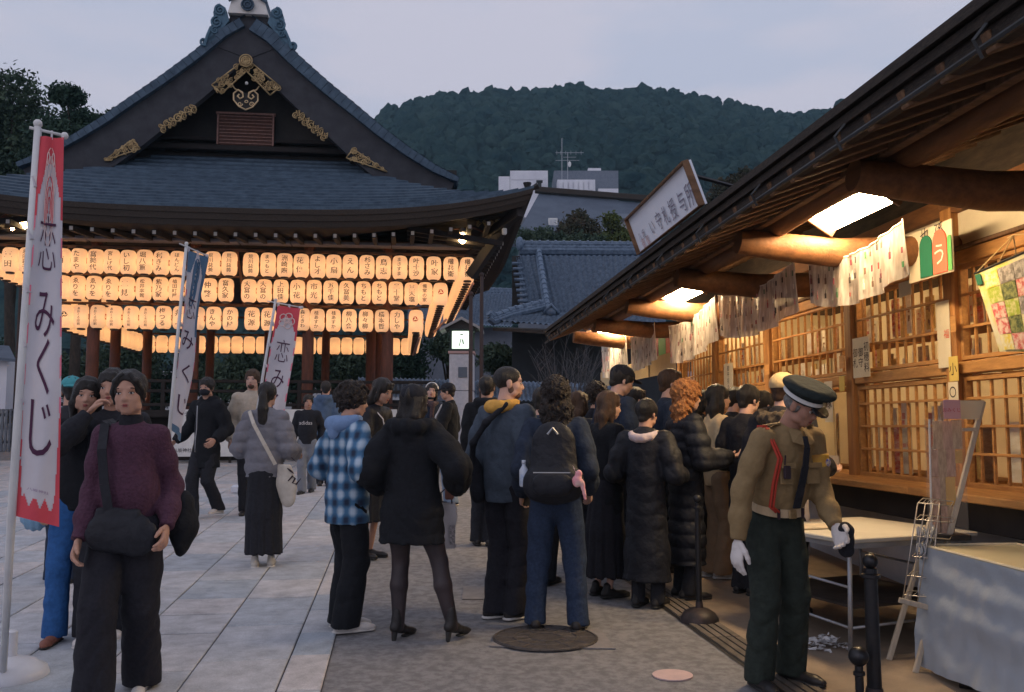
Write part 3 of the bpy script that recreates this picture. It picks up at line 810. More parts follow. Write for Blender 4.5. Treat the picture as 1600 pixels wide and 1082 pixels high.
# verge: band of rolled shingles seen on the front, with joints
def offs(x, t):
 """point t metres inside (below, perpendicular) the profile"""
 h = .05; a = max(x - h, 0); b = x + h
 dx = b - a; dz = np.interp(b, pxs, pzs) - np.interp(a, pxs, pzs)
 if b > XM: dz = np.interp(XM, pxs, pzs) - np.interp(XM - .3, pxs, pzs); dx = .3
 l = math.hypot(dx, dz); nx, nz_ = dz / l, -dx / l
 return x + nx * t, gprof(x) + nz_ * t
for s in (-1, 1):
 vb = MB(); n_ = 34
 xsv = np.linspace(.2, XM, n_ + 1)
 for i in range(n_):
  q = []
  for xx in (xsv[i], xsv[i + 1] - .006):
   th = .06 + (.22 if s > 0 else .12) * (1 - xx / XM) ** .5 + .04
   a = offs(xx, 0); b = offs(xx, th); q += [(a, b)]
  y0 = VY - .02 - (.003 if i % 2 else 0)
  poly = [L(s * q[0][0][0], y0, q[0][0][1]), L(s * q[1][0][0], y0, q[1][0][1]), L(s * max(q[1][1][0], 0), y0, q[1][1][1]), L(s * max(q[0][1][0], 0), y0, q[0][1][1])]
  d_ = e2 * .5
  vb.prism(poly if s > 0 else poly[::-1], (d_[0], d_[1], 0))
 mk('verge_roll', vb, copper_m, parent=pav_t)
 bb = MB()
 rr = [[], []]
 xs_ = np.linspace(0.0, XM - .05, 40)
 front = []; back = []
 for xx in xs_:
  a = offs(xx, .15); w_ = .70 + .30 * (xx / XM)
  if xx > XM * .75: w_ *= max(.12, 1 - ((xx / XM - .75) / .25) ** 1.5 * .85)
  b = offs(xx, .15 + w_)
  front.append((L(s * max(a[0], 0), VY + .12, a[1]), L(s * max(b[0], 0), VY + .12, b[1])))
 bk = [[tuple(np.array(p) + np.array([e2[0] * .22, e2[1] * .22, 0])) for p in pr] for pr in front]
 bb.grid([[f[0] for f in front], [f[1] for f in front], [f[1] for f in bk], [f[0] for f in bk]])
 mk('bargeboard', bb, mat('grey_brown_bargeboard', (.048, .050, .058), (.032, .033, .040), sc=3, rough=.8, bump=.2, bsc=20) if s < 0 else bpy.data.materials['grey_brown_bargeboard'], parent=pav_t)
# gable wall
gw = MB(); pl_ = [L(x, 4.15, gprof(x) - .3) for x in np.linspace(-XM, XM, 31)]
pl_ += [L(XM, 4.15, Z0 + hf(4.0)), L(-XM, 4.15, Z0 + hf(4.0))]
gw.prism(pl_, (e2[0] * .2, e2[1] * .2, 0)); mk('gable_wall', gw, black_m, parent=pav_t)
sl = MB()
zt = Z0 + hf(4.15)
sl.box(L(0, 3.95, zt + .18), (8.0, .25, .14), (tuple(e1) + (0,), tuple(e2) + (0,), (0, 0, 1)), .02)
sl.box(L(0, 4.02, zt + .42), (6.6, .2, .10), (tuple(e1) + (0,), tuple(e2) + (0,), (0, 0, 1)), .02)
mk('gable_sill', sl, pun_m, parent=pav_t)
def gpt(px, py, Yl=3.05):
 X = XatL(px, Yl, py); return L(X, Yl, ZatL(px, py, Yl))
# reddish louvred box
bx = MB(); a = gpt(340, 226, 3.9); b = gpt(428, 182, 3.9)
ax_e = (tuple(e1) + (0,), tuple(e2) + (0,), (0, 0, 1))
cx = (XatL(340, 3.9, 200) + XatL(428, 3.9, 200)) / 2; wz = XatL(428, 3.9) - XatL(340, 3.9)
bx.box(L(cx, 4.0, (a[2] + b[2]) / 2), (wz, .2, b[2] - a[2]), ax_e, .01)
redbox = mk('louvred_panel', bx, mat('faded_red_wood', (.10, .045, .032), (.06, .03, .025), sc=8, rough=.8), parent=pav_t)
fr_ = MB(); fr_.box(L(cx, 3.88, b[2] + .02), (wz + .1, .08, .05), ax_e); fr_.box(L(cx - wz / 2, 3.88, (a[2] + b[2]) / 2), (.04, .07, b[2] - a[2]), ax_e); fr_.box(L(cx + wz / 2, 3.88, (a[2] + b[2]) / 2), (.04, .07, b[2] - a[2]), ax_e)
for k in range(9): fr_.box(L(cx, 3.89, a[2] + (b[2] - a[2]) * (k + .5) / 9), (wz - .06, .02, .02), ax_e)
mk('panel_frame', fr_, mat('pinkish_trim', (.30, .17, .14), (.18, .10, .08), sc=20, rough=.7), parent=redbox)
# ---- gilt ornaments
def spiral(mb, c, r0, turns, hand, rt, Yl, a0=0.0, ex=1.0):
 pts = []
 N_ = int(14 * turns) + 2
 for k in range(N_):
  t_ = k / (N_ - 1); a = a0 + hand * t_ * turns * 2 * math.pi; r = r0 * (1 - t_ * .85)
  pts.append(L(c[0] + r * math.cos(a) * ex, Yl, c[1] + r * math.sin(a)))
 mb.tube(pts, [rt * (1 - .4 * k / (N_ - 1)) for k in range(N_)], n=5)
def strip_orn(px0, py0, px1, py1, wpx, Yl, n, rt=.016):
 """openwork scroll strip between two pixels"""
 mb = MB()
 a = np.array([XatL(px0, Yl, py0), ZatL(px0, py0, Yl)]); b = np.array([XatL(px1, Yl, py1), ZatL(px1, py1, Yl)])
 d = (b - a); Lg = np.linalg.norm(d); d /= Lg; nn_ = np.array([-d[1], d[0]]); w = wpx / 1400 * 20.5 / 2
 for k in range(n):
  c = a + d * Lg * (k + .5) / n; s = 1 if k % 2 else -1
  big = (k == n // 2)
  spiral(mb, c + nn_ * w * (.0 if big else .35 * s), w * (.85 if big else .62), 1.6, s, rt * (1.3 if big else 1), Yl, a0=s * 1.2)
  spiral(mb, c - nn_ * w * .5 * s, w * .4, 1.2, -s, rt, Yl, a0=2.5)
  q = c + d * Lg / n * .5
  mb.tube([L(*(c + nn_ * w * .9 * s)[:1], Yl, (c + nn_ * w * .9 * s)[1]), L(q[0], Yl - .01, q[1]), L((c - nn_ * w * .9 * s)[0], Yl, (c - nn_ * w * .9 * s)[1])], rt * .9, n=5)
 return mb
yo = VY + .08
mk('gilt_scroll', strip_orn(250, 203, 306, 167, 17, yo, 7, .016), gold_m, parent=pav_t, smooth=True)
mk('gilt_scroll', strip_orn(460, 175, 511, 216, 17, yo, 7, .016), gold_m, parent=pav_t, smooth=True)
def tri_orn(p0, p1, p2, Yl, n=26):
 mb = MB(); T = [np.array([XatL(x, Yl, y), ZatL(x, y, Yl)]) for x, y in (p0, p1, p2)]
 for i in range(3):
  a, b = T[i], T[(i + 1) % 3]; mb.tube([L(a[0], Yl, a[1]), L(b[0], Yl, b[1])], .018, n=5)
 for k in range(n):
  u, v = rnd.random(), rnd.random()
  if u + v > 1: u, v = 1 - u, 1 - v
  c = T[0] * u + T[1] * v + T[2] * (1 - u - v)
  spiral(mb, c, rnd.uniform(.045, .075), 1.4, rnd.choice((-1, 1)), .013, Yl + rnd.uniform(-.015, .01), a0=rnd.uniform(0, 6))
 return mb
mk('gilt_corner', tri_orn((163, 251), (219, 233), (207, 219), yo), gold_m, parent=pav_t, smooth=True)
mk('gilt_corner', tri_orn((541, 247), (605, 269), (552, 233), yo), gold_m, parent=pav_t, smooth=True)
# apex fitting: two wings and medallion
wing = MB()
for s, tips_ in ((-1, ((331, 133), (346, 147))), (1, ((438, 136), (422, 149)))):
 A_ = (385, 92); B_ = tips_[0]; C_ = tips_[1]; D_ = (385, 111)
 T = [np.array([XatL(x, yo, y), ZatL(x, y, yo)]) for x, y in (A_, B_, C_, D_)]
 for i in (0, 1, 2): wing.tube([L(T[i][0], yo, T[i][1]), L(T[i + 1][0], yo, T[i + 1][1])], .02, n=5)
 for k in range(30):
  u, v = rnd.random(), rnd.random()
  c = (T[0] * (1 - v) + T[3] * v) * (1 - u) + (T[1] * (1 - v) + T[2] * v) * u
  spiral(wing, c, rnd.uniform(.05, .085), 1.5, rnd.choice((-1, 1)), .0115, yo + rnd.uniform(-.02, .01), a0=rnd.uniform(0, 6))
mk('gilt_apex_fitting', wing, gold_m, parent=pav_t, smooth=True)
md = MB(); Xm = XatL(385, yo, 97); Zm = ZatL(385, 97, yo)
def disc_y(mb, X, Yl, Z, r, th, n=24):
 mb.prism([L(X + r * math.cos(2 * math.pi * k / n), Yl, Z + r * math.sin(2 * math.pi * k / n)) for k in range(n)], (-e2[0] * th, -e2[1] * th, 0))
disc_y(md, Xm, yo - .03, Zm, .12, .04)
for r_ in (.145, .10, .055): md.tube([L(Xm + r_ * math.cos(a), yo - .08, Zm + r_ * math.sin(a)) for a in [2 * math.pi * k / 24 for k in range(24)]], .018, n=5, closed=True)
for k in range(8):
 a = math.pi * 2 * k / 8; md.ball(L(Xm + .078 * math.cos(a), yo - .08, Zm + .078 * math.sin(a)), .018, 6, 4)
mk('medallion', md, gold_m, parent=pav_t, smooth=True)
gg = MB(); Xg = XatL(384, yo, 150); yg = yo + .1
def zz(py): return ZatL(384, py, yg)
gw_ = MB()
hp = [(384, 172), (372, 166), (365, 155), (366, 144), (375, 139), (384, 146), (393, 139), (402, 144), (403, 155), (396, 166)]
gw_.prism([L(XatL(x, yg, y), yg + .05, zz(y)) for x, y in hp][::-1], (e2[0] * .05, e2[1] * .05, 0))
gegyo = mk('gable_pendant', gw_, black_m, parent=pav_t)
for s in (-1, 1):
 pts = [(384, 172), (384 + s * 11, 167), (384 + s * 19, 157), (384 + s * 19, 147), (384 + s * 12, 141), (384 + s * 5, 145), (384 + s * 4, 152), (384 + s * 9, 155), (384 + s * 13, 151), (384 + s * 10, 148)]
 gg.tube([L(XatL(x, yg, y), yg, zz(y)) for x, y in pts], .020, n=6)
 pts = [(384 + s * 21, 134), (384 + s * 17, 140), (384 + s * 9, 143), (384 + s * 4, 148)]
 gg.tube([L(XatL(x, yg, y), yg, zz(y)) for x, y in pts], .016, n=6)
 spiral(gg, (XatL(384 + s * 9, yg, 163), zz(163)), .06, 1.3, s, .014, yg)
gg.tube([L(Xg + .035 * math.cos(a), yg, zz(159) + .03 * math.sin(a)) for a in [k * math.pi / 5 for k in range(10)]], .012, n=5, closed=True)
mk('gilt_outline', gg, mat('pale_gilt', (.70, .52, .30), (.5, .36, .2), sc=10, rough=.5, metal=.2), parent=gegyo, smooth=True)
sp = MB(); sp.ball(L(Xg, yg - .03, zz(131)), .04); mk('stud', sp, paint_m, parent=gegyo, smooth=True)
# onigawara ridge end
og = MB(); c0 = L(0, VY + .35, 0)
zb = ZatL(388, 23, VY); zt2 = ZatL(388, 2, VY)
Xo = XatL(388, VY, 12)
og.prism([L(Xo - .46, VY - .05, zb), L(Xo + .46, VY - .05, zb), L(Xo + .38, VY - .05, zt2 - .02), L(Xo, VY - .05, zt2 + .22), L(Xo - .38, VY - .05, zt2 - .02)], (e2[0] * 1.0, e2[1] * 1.0, 0))
fl_ = MB(); fl_.prism([gpt(362, 22, VY + .1), gpt(414, 22, VY + .1), gpt(440, 72, VY + .1), gpt(388, 92, VY + .1), gpt(336, 72, VY + .1)], (e2[0] * .25, e2[1] * .25, 0)); mk('bargeboard_crown', fl_, bpy.data.materials['grey_brown_bargeboard'], parent=pav_t)
rid = mk('ridge_end', og, white_m, parent=pav_t)
og = MB(); disc_y(og, Xo, VY - .06, ZatL(388, 11, VY), .13, .05)
for r_ in (.14, .07): og.tube([L(Xo + r_ * math.cos(a), VY - .12, ZatL(388, 11, VY) + r_ * math.sin(a)) for a in [2 * math.pi * k / 24 for k in range(24)]], .018, n=5, closed=True)
mk('crest', og, copper_m, parent=rid, smooth=True)
og = MB()
for s in (-1, 1):
 for k in range(3): og.tube([L(Xo + s * (.44 - .03 * k), VY - .10, zt2 - .06 + .09 * k), L(Xo + s * .02, VY - .10, zt2 + .20 + .09 * k)], .035, n=6)
rr_ = MB()
og.beam(L(Xo, VY - .1, zt2 + .45), L(Xo, DEP - VY, zt2 + .45), .5, .5, ch=.1)
mk('ridge_tiles', og, copper_m, parent=rid, smooth=30)
for s in (-1, 1):
 og = MB(); yq = VY - .02
 def q(px, py): return (XatL(388 + s * (px), yq, py), ZatL(388, py, yq))
 cs = [((44), 22, .17), ((50), 38, .17), ((47), 50, .12), ((58), 53, .09)]
 body = [(30, 34), (34, 22), (36, 14), (44, 9), (52, 13), (55, 22), (54, 32), (58, 42), (62, 52), (67, 64), (72, 66), (71, 74), (64, 75), (55, 66), (46, 55), (38, 44)]
 pp = [q(*b_) for b_ in body]
 og.prism([L(x, yq, z) for x, z in (pp if s > 0 else pp[::-1])], (e2[0] * .25, e2[1] * .25, 0))
 spiral(og, q(44, 19), .13, 1.7, -s, .035, yq - .02, a0=math.pi / 2)
 spiral(og, q(49, 38), .14, 1.7, -s, .03, yq - .02, a0=math.pi / 2)
 spiral(og, q(52, 51), .09, 1.5, -s, .025, yq - .02, a0=1)
 spiral(og, q(69, 69), .10, 1.2, s, .035, yq - .02, a0=-1)
 og.tube([L(*(q(58, 46)[0],), yq - .02, q(58, 46)[1]), L(q(64, 60)[0], yq - .02, q(64, 60)[1]), L(q(68, 74)[0], yq - .02, q(68, 74)[1])], .035, n=6)
 mk('scroll_tile', og, mat('oxidised_scroll', (.08, .16, .22), (.05, .10, .15), sc=8, rough=.6, bump=.3, bsc=20) if s < 0 else bpy.data.materials['oxidised_scroll'], parent=rid, smooth=35)
# eave corner finial
og = MB(); cN = L(W - .12, .12, Z0 + .62); og.tube([cN, (cN[0], cN[1], cN[2] + .12)], [.05, .09], n=8); og.tube([(cN[0] + .1, cN[1], cN[2]), (cN[0] + .22, cN[1], cN[2] + .06)], [.05, .07], n=8)
mk('corner_finial', og, black_m, parent=pav_t)
# gilt fittings below the eave
for (x0, x1, yy) in ((130, 205, 347), (330, 400, 352), (528, 590, 356), (742, 792, 350)):
 mb = strip_orn(x0, yy, x1, yy - (3 if x0 > 700 else -1), 9, 1.0, max(4, (x1 - x0) // 9), .012); mk('eave_fitting', mb, mat('dim_gilt', (.32, .22, .09), (.2, .14, .06), sc=12, rough=.5, metal=.4) if x0 == 130 else bpy.data.materials['dim_gilt'], parent=pav_t, smooth=True)
# ---- posts, floor, rail
PY = 3.2
floor_z = ZatL(400, 641, PY)
for px in (147, 303, 482, 606):
 X = XatL(px, PY); q = L(X, PY, 0); mb = MB(); mb.lathe([(.135, gz(q[1])), (.135, Z0 - .1)], (q[0], q[1], 0), 12)
 mk('post', mb, redpost_m, parent=pav_t, smooth=40)
for px, Yl, r_ in ((182, 6.2, .13), (232, 9.0, .13), (330, 9.0, .12), (420, 9.0, .12), (510, 9.0, .12), (592, 9.0, .12), (580, 6.2, .13)):
 X = XatL(px, Yl); q = L(X, Yl, 0); mb = MB(); mb.lathe([(r_, gz(q[1])), (r_, Z0 - .1)], (q[0], q[1], 0), 12)
 mk('post', mb, redpost_m, parent=pav_t, smooth=40)
fl = MB(); XF0 = XatL(120, PY) - .6; XF1 = XatL(606, PY) + .8
fl.box(L((XF0 + XF1) / 2, PY + 3.4, floor_z - .1), (XF1 - XF0, 8.4, .16), ax_e, .02)
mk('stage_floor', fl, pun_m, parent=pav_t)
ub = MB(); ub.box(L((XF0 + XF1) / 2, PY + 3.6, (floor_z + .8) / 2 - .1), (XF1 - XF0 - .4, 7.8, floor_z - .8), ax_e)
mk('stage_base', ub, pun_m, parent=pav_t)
rl = MB(); yr = PY - .75
for zz_ in (.62, .40, .10): rl.beam(L(XF0 - .3, yr, floor_z + zz_), L(XF1 + .3, yr, floor_z + zz_ + .0), .08, .07, ch=.01); rl.beam(L(XF1 + .25, yr, floor_z + zz_), L(XF1 + .25, PY + 7.5, floor_z + zz_), .08, .07, ch=.01)
nb = 9
for k in range(nb + 1):
 x = XF0 - .2 + (XF1 - XF0 + .4) * k / nb; rl.box(L(x, yr, floor_z + .3), (.09, .09, .66), ax_e, .01)
mk('balustrade', rl, pun_m, parent=pav_t)
lb = MB()
for z_ in (Z0 - .35,): lb.beam(L(XatL(100, PY), PY, z_), L(XatL(650, PY), PY, z_), .2, .3)
lb.beam(L(XatL(620, PY), PY, Z0 - .35), L(XatL(620, PY), PY + 8, Z0 - .35), .2, .3)
mk('head_beam', lb, pun_m, parent=pav_t)
# corner brace from the eave corner
br_ = MB(); br_.beam(L(XatL(735, 1.6), 1.6, ZatL(735, 432, 1.6)), L(XatL(800, .9), .9, ZatL(800, 335, .9)), .16, .22); br_.beam(L(XatL(700, 3), 3, Z0 - .5), L(W - .25, .25, Z0 + .15), .16, .2)
mk('corner_beam', br_, pun_m, parent=pav_t)
bc = MB(); bc.box(L(XatL(788, .8), .8, ZatL(788, 362, .8)), (.10, .10, .14), ax_e, .02); mk('beam_end_cap', bc, paint_m, parent=pav_t)
# white notice boards on the stage base
yb = yr - .35
zb0 = None
def nboard(px0, px1, py0, py1, texts, label, name='notice_board', colr=None, Yl=None, cat='notice board'):
 Yl = yb if Yl is None else Yl
 X0 = XatL(px0, Yl); X1 = XatL(px1, Yl); z1 = ZatL(px0, py0, Yl); z0 = ZatL(px0, py1, Yl)
 t_ = thing(name, L((X0 + X1) / 2, Yl, gz(L(0, Yl, 0)[1])), label, cat)
 mb = MB(); mb.box(L((X0 + X1) / 2, Yl, (z0 + z1) / 2), (X1 - X0, .03, z1 - z0), ax_e, .005); mk('panel', mb, colr or paint_m, parent=t_)
 mb = MB()
 for x in (X0 + .1, X1 - .1): mb.box(L(x, Yl + .04, (z0 + gz(L(0, Yl, 0)[1])) / 2 + .2), (.05, .04, abs(z0 - gz(L(0, Yl, 0)[1])) + .45), ax_e)
 mk('leg', mb, pun_m, parent=t_)
 lst = []
 for body, px, py, hpx, vert in texts:
  h = hpx / 1400 * L(0, Yl, 0)[1]
  VF = vtext(body, h) if vert else htext(body, h)
  X = XatL(px, Yl); lst.append(place(VF, L(X, Yl - .02, ZatL(px, py, Yl)), tuple(e1) + (0,), (0, 0, 1)))
 if lst: mk('lettering', mergeVF(*lst), ink_m, parent=t_)
 return t_
nboard(272, 372, 640, 714, [('令和', 294, 648, 10, False), ('年度', 362, 648, 9, False), ('八坂神社', 292, 704, 7, False)], 'white notice board with black writing below the stage rail behind the masked walker')
nboard(585, 622, 640, 700, [], 'white board below the stage rail between the couple and the laughing pair')
nboard(440, 480, 640, 700, [], 'white board below the stage rail behind the youngster in the lettered sweatshirt')
# ---- lantern frame
LY = 2.0
zr = ZatL(560, 384, LY)
fr = MB()
xa = XatL(-12, LY); xb = XatL(742, LY)
cuts = [XatL(p, LY) for p in (-12, 132, 292, 371, 453, 610, 742)]
awn_m = mat('grey_rail', (.20, .20, .22), (.14, .14, .16), sc=4, rough=.5)
for i in range(len(cuts) - 1):
 mb = MB(); mb.box(L((cuts[i] + cuts[i + 1]) / 2, LY - .05, zr), (cuts[i + 1] - cuts[i] - .02, .34, .07), ax_e, .012)
 mk('rail_cover', mb, awn_m, parent=pav_t)
BY = 11.0                                  # back plane of the lantern frame
row_z = [ZatL(624, 419, LY), ZatL(618, 459, LY + .6), ZatL(597, 502, LY + 1.1)]
row_x = [XatL(731, LY), XatL(688, LY + .6), XatL(651, LY + 1.1)]
row_y = [LY, LY + .6, LY + 1.1]
frm = MB()
for k in range(3):
 zt_ = row_z[k] + .315
 for yy in (row_y[k], BY - (row_y[k] - LY)):
  frm.beam(L(-row_x[k], yy, zt_), L(row_x[k], yy, zt_), .05, .05)
 for s in (-1, 1): frm.beam(L(s * row_x[k], row_y[k], zt_), L(s * row_x[k], BY - (row_y[k] - LY), zt_), .05, .05)
for px in (367, 610, 210):
 for k in (0, 1):
  X = XatL(px, LY); frm.beam(L(X, row_y[k], row_z[k] + .3), L(X, row_y[k + 1], row_z[k + 1] + .3), .05, .05)
mk('lantern_frame', frm, mat('frame_timber', (.16, .08, .045), (.09, .05, .03), sc=3, rough=.7), parent=pav_t)
hg = MB()
for k in range(14):
 X = -5 + k * .77; hg.tube([L(X, LY, zr), L(X, LY, Z0 - .2)], .012, n=5)
mk('hanger_rods', hg, iron_m, parent=pav_t)
# ================================================================== LANTERNS
paper_m = bpy.data.materials.new('lantern_paper'); paper_m.use_nodes = True
N = paper_m.node_tree.nodes; Lk = paper_m.node_tree.links
b = N['Principled BSDF']; b.inputs['Base Color'].default_value = (.84, .74, .63, 1); b.inputs['Roughness'].default_value = .9
b.inputs['Emission Color'].default_value = (1.0, .60, .33, 1); b.inputs['Emission Strength'].default_value = .29
tr = N.new('ShaderNodeBsdfTranslucent'); tr.inputs['Color'].default_value = (.95, .74, .52, 1)
mxs = N.new('ShaderNodeMixShader'); mxs.inputs[0].default_value = .5
Lk.new(b.outputs[0], mxs.inputs[1]); Lk.new(tr.outputs[0], mxs.inputs[2]); Lk.new(mxs.outputs[0], N['Material Output'].inputs['Surface'])
tcn = N.new('ShaderNodeTexCoord'); wv = N.new('ShaderNodeTexWave'); wv.bands_direction = 'Z'; wv.inputs['Scale'].default_value = 11
Lk.new(tcn.outputs['Object'], wv.inputs['Vector']); bp = N.new('ShaderNodeBump'); bp.inputs['Strength'].default_value = .5; bp.inputs['Distance'].default_value = .004
Lk.new(wv.outputs['Fac'], bp.inputs['Height']); Lk.new(bp.outputs[0], b.inputs['Normal'])
paper_m.cycles.emission_sampling = 'NONE'
bulb_m = mat('lamp_bulb', (1, .8, .5), rough=.5, emit=(1.0, .62, .28), estr=14.0)
cap_m = mat('lantern_cap', (.03, .022, .02), rough=.5)
side_m = mat('red_side_mark', (.45, .10, .05), rough=.8)
LH, LR = .50, .162
lprof = [(.080, -.25), (.122, -.24), (.153, -.205), (.169, -.14), (.172, -.07), (.168, 0), (.172, .07), (.169, .14), (.153, .205), (.122, .24), (.080, .25)]
lz = np.array([p[1] for p in lprof]); lr = np.array([p[0] for p in lprof])
def make_lantern(name='paper_lantern'):
 r = thing(name, (0, 0, 0), 'lit white paper lantern', 'lantern')
 mk('paper_shade', MB().lathe(lprof, n=20, cap=False), paper_m, parent=r, smooth=True, local=True)
 mb = MB(); mb.lathe([(.075, .245), (.088, .25), (.088, .285), (.075, .29)], n=14); mb.tube([(0, 0, .28), (0, 0, .33)], .01, n=5); mk('cap', mb, cap_m, parent=r, local=True)
 mb = MB(); mb.lathe([(.06, -.285), (.088, -.28), (.088, -.25), (.075, -.245)], n=14); mk('base_ring', mb, cap_m, parent=r, local=True)
 mk('bulb', MB().ball((0, 0, -.03), .035, 6, 4), bulb_m, parent=r, local=True, smooth=True)
 mb = MB()
 for a0 in (-.06, math.pi + .06):
  pts = []
  for zc in np.linspace(-.09, .09, 7):
   rr2 = float(np.interp(zc, lz, lr)) + .003; pts.append([(rr2 * math.cos(a0 + d), rr2 * math.sin(a0 + d), zc) for d in (-.30, -.2, -.1, 0, .1, .2, .30)])
  n0 = MB(); n0.grid(pts)
  mb.add(n0.v, [f for i, f in enumerate(n0.f) if (i // 6 in (1, 2, 3, 4)) and (i % 6 in (1, 2, 3, 4)) and not (i // 6 in (2, 3) and i % 6 in (2, 3))])
 mk('side_mark', mb, side_m, parent=r, local=True)
 return r
proto = make_lantern(); proto.scale = (1.0, 1.0, 1.05)
def lettering_mesh(text, red=False, sizes=None):
 n = len(text)
 VF = vtext(text, .12, fit=.40, bold=.008) if n >= 3 else vtext(text, .15, sp=1.25, bold=.006)
 V, F = VF; V = V.copy(); F = F
 mxw = max(abs(V[:, 0]).max(), 1e-6)
 if mxw > .078: V[:, 0] *= .078 / mxw
 # wrap on the belly
 out = []
 for x, y, z in V:
  r_ = float(np.interp(z, lz, lr)) + .0035; a = -math.pi / 2 + x / .155
  out.append((r_ * math.cos(a), r_ * math.sin(a), z))
 return np.array(out), F
ordn = ['first', 'second', 'third', 'fourth', 'fifth', 'sixth', 'seventh', 'eighth', 'ninth', 'tenth', 'eleventh', 'twelfth', 'thirteenth', 'fourteenth', 'fifteenth', 'sixteenth', 'seventeenth', 'eighteenth', 'nineteenth', 'twentieth', 'twenty-first', 'twenty-second', 'twenty-third', 'twenty-fourth', 'twenty-fifth', 'twenty-sixth', 'twenty-seventh', 'twenty-eighth', 'twenty-ninth', 'thirtieth', 'thirty-first']
rows_txt = [
 (0, [12, 38, 67, 94, 120, 146, 171, 197, 223, 249, 275, 303, 330, 356, 390, 417, 443, 469, 495, 520, 546, 572, 598, 624, 650, 677, 704, 730],
  ['三田', '黒田荘子', '花', '百', 'たまや', '富美代', '宮しげ代', 'いし初', '堀八重', '利きみ', 'ほんどん', '荒川', '荒川益美', '荒川益美', '荒川益美', 'まつもと', '洲崎庵', '花傳', 'よし才', '小扇', 'えん', '杉さみ', '鳥志', 'まさすま', '叶十沙', '叶家', '權兵衛', '權兵衛'], 'top'),
 (1, [70, 96, 119, 145, 171, 197, 223, 249, 274, 300, 326, 352, 388, 412, 438, 464, 490, 516, 541, 567, 592, 618, 643, 664, 688],
  ['ゑりを', 'ゑりを', 'ゑりを', 'ゑりを', 'ゑりを', '二見', '松井本館', '紫乃家', '植田町屋', '仲', '仲繁', '富久家', '大富の', '大富の', '上田佳', '小花', '市光', '五千佳', '久富美', 'ちもと', 'ちもと', '二十堂', '三天塩', '備常の家', '@'], 'middle'),
 (2, [103, 127, 153, 179, 205, 230, 256, 282, 308, 334, 360, 394, 420, 446, 473, 496, 521, 546, 572, 597, 620, 650],
  ['@k', 'あおくろ印刷', 'あおくろ印刷', 'あおくろ印刷', 'あおくろ印刷', 'あおくろ印刷', '梅つる', '井上', '竹', 'きんや', 'かの屋', '花源', '花源', '森', '森ときわ', '桂あすか', '桂あすか', '柳八会', '柳々柳', '橋本哲', '力しや', '@'], 'bottom')]
red_m = mat('red_emblem', (.55, .03, .02), rough=.8)
def emblem():
 """three-comma swirl in a ring, wrapped on the lantern"""
 mb = MB(); pts2 = []
 def wr(x, z):
  r_ = float(np.interp(z, lz, lr)) + .004; a = -math.pi / 2 + x / .155; return (r_ * math.cos(a), r_ * math.sin(a), z)
 for k in range(3):
  a0 = k * 2.094; path = []; rad = []
  for j in range(9):
   t_ = j / 8; a = a0 + t_ * 2.3; r_ = .028 + .034 * t_; path.append(wr(r_ * math.cos(a), .03 + r_ * math.sin(a))); rad.append(.016 * (1 - t_) + .003)
  mb.tube(path, rad, n=6)
 return mb
for ri, pxl, txts, rname in rows_txt:
 Yl = row_y[ri]
 for k, (px, tx) in enumerate(zip(pxl, txts)):
  X = XatL(px, Yl)
  where = '%s in the front %s row of lanterns' % (ordn[k], rname)
  if tx[0] == '@': lab = 'paper lantern with a %s three-comma crest, %s' % ('dark' if tx == '@k' else 'red', where)
  else: lab = 'lit paper lantern lettered %s, %s' % (tx, where)
  lo_ = L(X, Yl + rnd.uniform(-.01, .01), row_z[ri] + rnd.uniform(-.008, .008))
  r = dup(proto, lo_, A7 + rnd.uniform(-.12, .12), lab, 'paper lanterns in the %s row' % rname)
  if tx[0] == '@':
   em = emblem(); mk('crest', em, red_m if tx == '@' else ink_m, parent=r, local=True)
  else:
   mk('lettering', lettering_mesh(tx), ink_m, parent=r, local=True)
NS = 23
for ri in range(3):
 ya, yb_ = row_y[ri] + .42, BY - (row_y[ri] - LY)
 for s, sn in ((1, 'right'), (-1, 'left')):
  n_ = int((yb_ - ya) / .385)
  for k in range(n_):
   dup(proto, L(s * row_x[ri], ya + k * .385, row_z[ri]), A7 + s * math.pi / 2, 'lit lantern on the receding %s side, %s row, %s from the front' % (sn, ('top', 'middle', 'bottom')[ri], ordn[k]), 'paper lanterns on the sides')
for ri in (2,):
 n_ = 22
 for k in range(n_):
  x = -row_x[ri] + .2 + (2 * row_x[ri] - .4) * k / (n_ - 1)
  dup(proto, L(x, BY - (row_y[ri] - LY), row_z[ri]), A7, 'lit lantern in the far back row under the front rows, %s from left' % ordn[k], 'paper lanterns in the far back row')
for c in list(proto.children): bpy.data.objects.remove(c)
bpy.data.objects.remove(proto)
# floodlights under the eave
hot_m = mat('hot_lamp', (1, .9, .7), rough=.5, emit=(1.0, .66, .30), estr=45.0)
def flood(px, py, Yl, s, label, r=.075):
 X = XatL(px, Yl); z = ZatL(px, py, Yl); t_ = thing('floodlight', L(X, Yl, z), label, 'floodlight')
 mk('bulb', MB().ball(L(X, Yl, z), r, 10, 8, (1, 1, 1.35)), hot_m, parent=t_, smooth=True)
 mb = MB(); mb.lathe([(.05, .10), (.075, .13), (.06, .22), (.02, .24)], L(X, Yl, z), 12); mk('socket', mb, steel_m, parent=t_, smooth=40)
 mb = MB(); mb.tube([L(X, Yl, z + .22), L(X + s * .25, Yl + .1, z + .26), L(X + s * .9, Yl + .5, z + .12)], .02, n=6); mb.tube([L(X - .22, Yl, z + .2), L(X + .2, Yl, z + .24)], .014, n=6)
 mk('bracket', mb, redpost_m, parent=t_, smooth=True)
flood(722, 373, 1.2, 1, 'bright bare floodlight on a bracket under the right end of the pavilion eave', .085)
flood(31, 348, 1.2, -1, 'bright bare floodlight under the left end of the pavilion eave', .095)
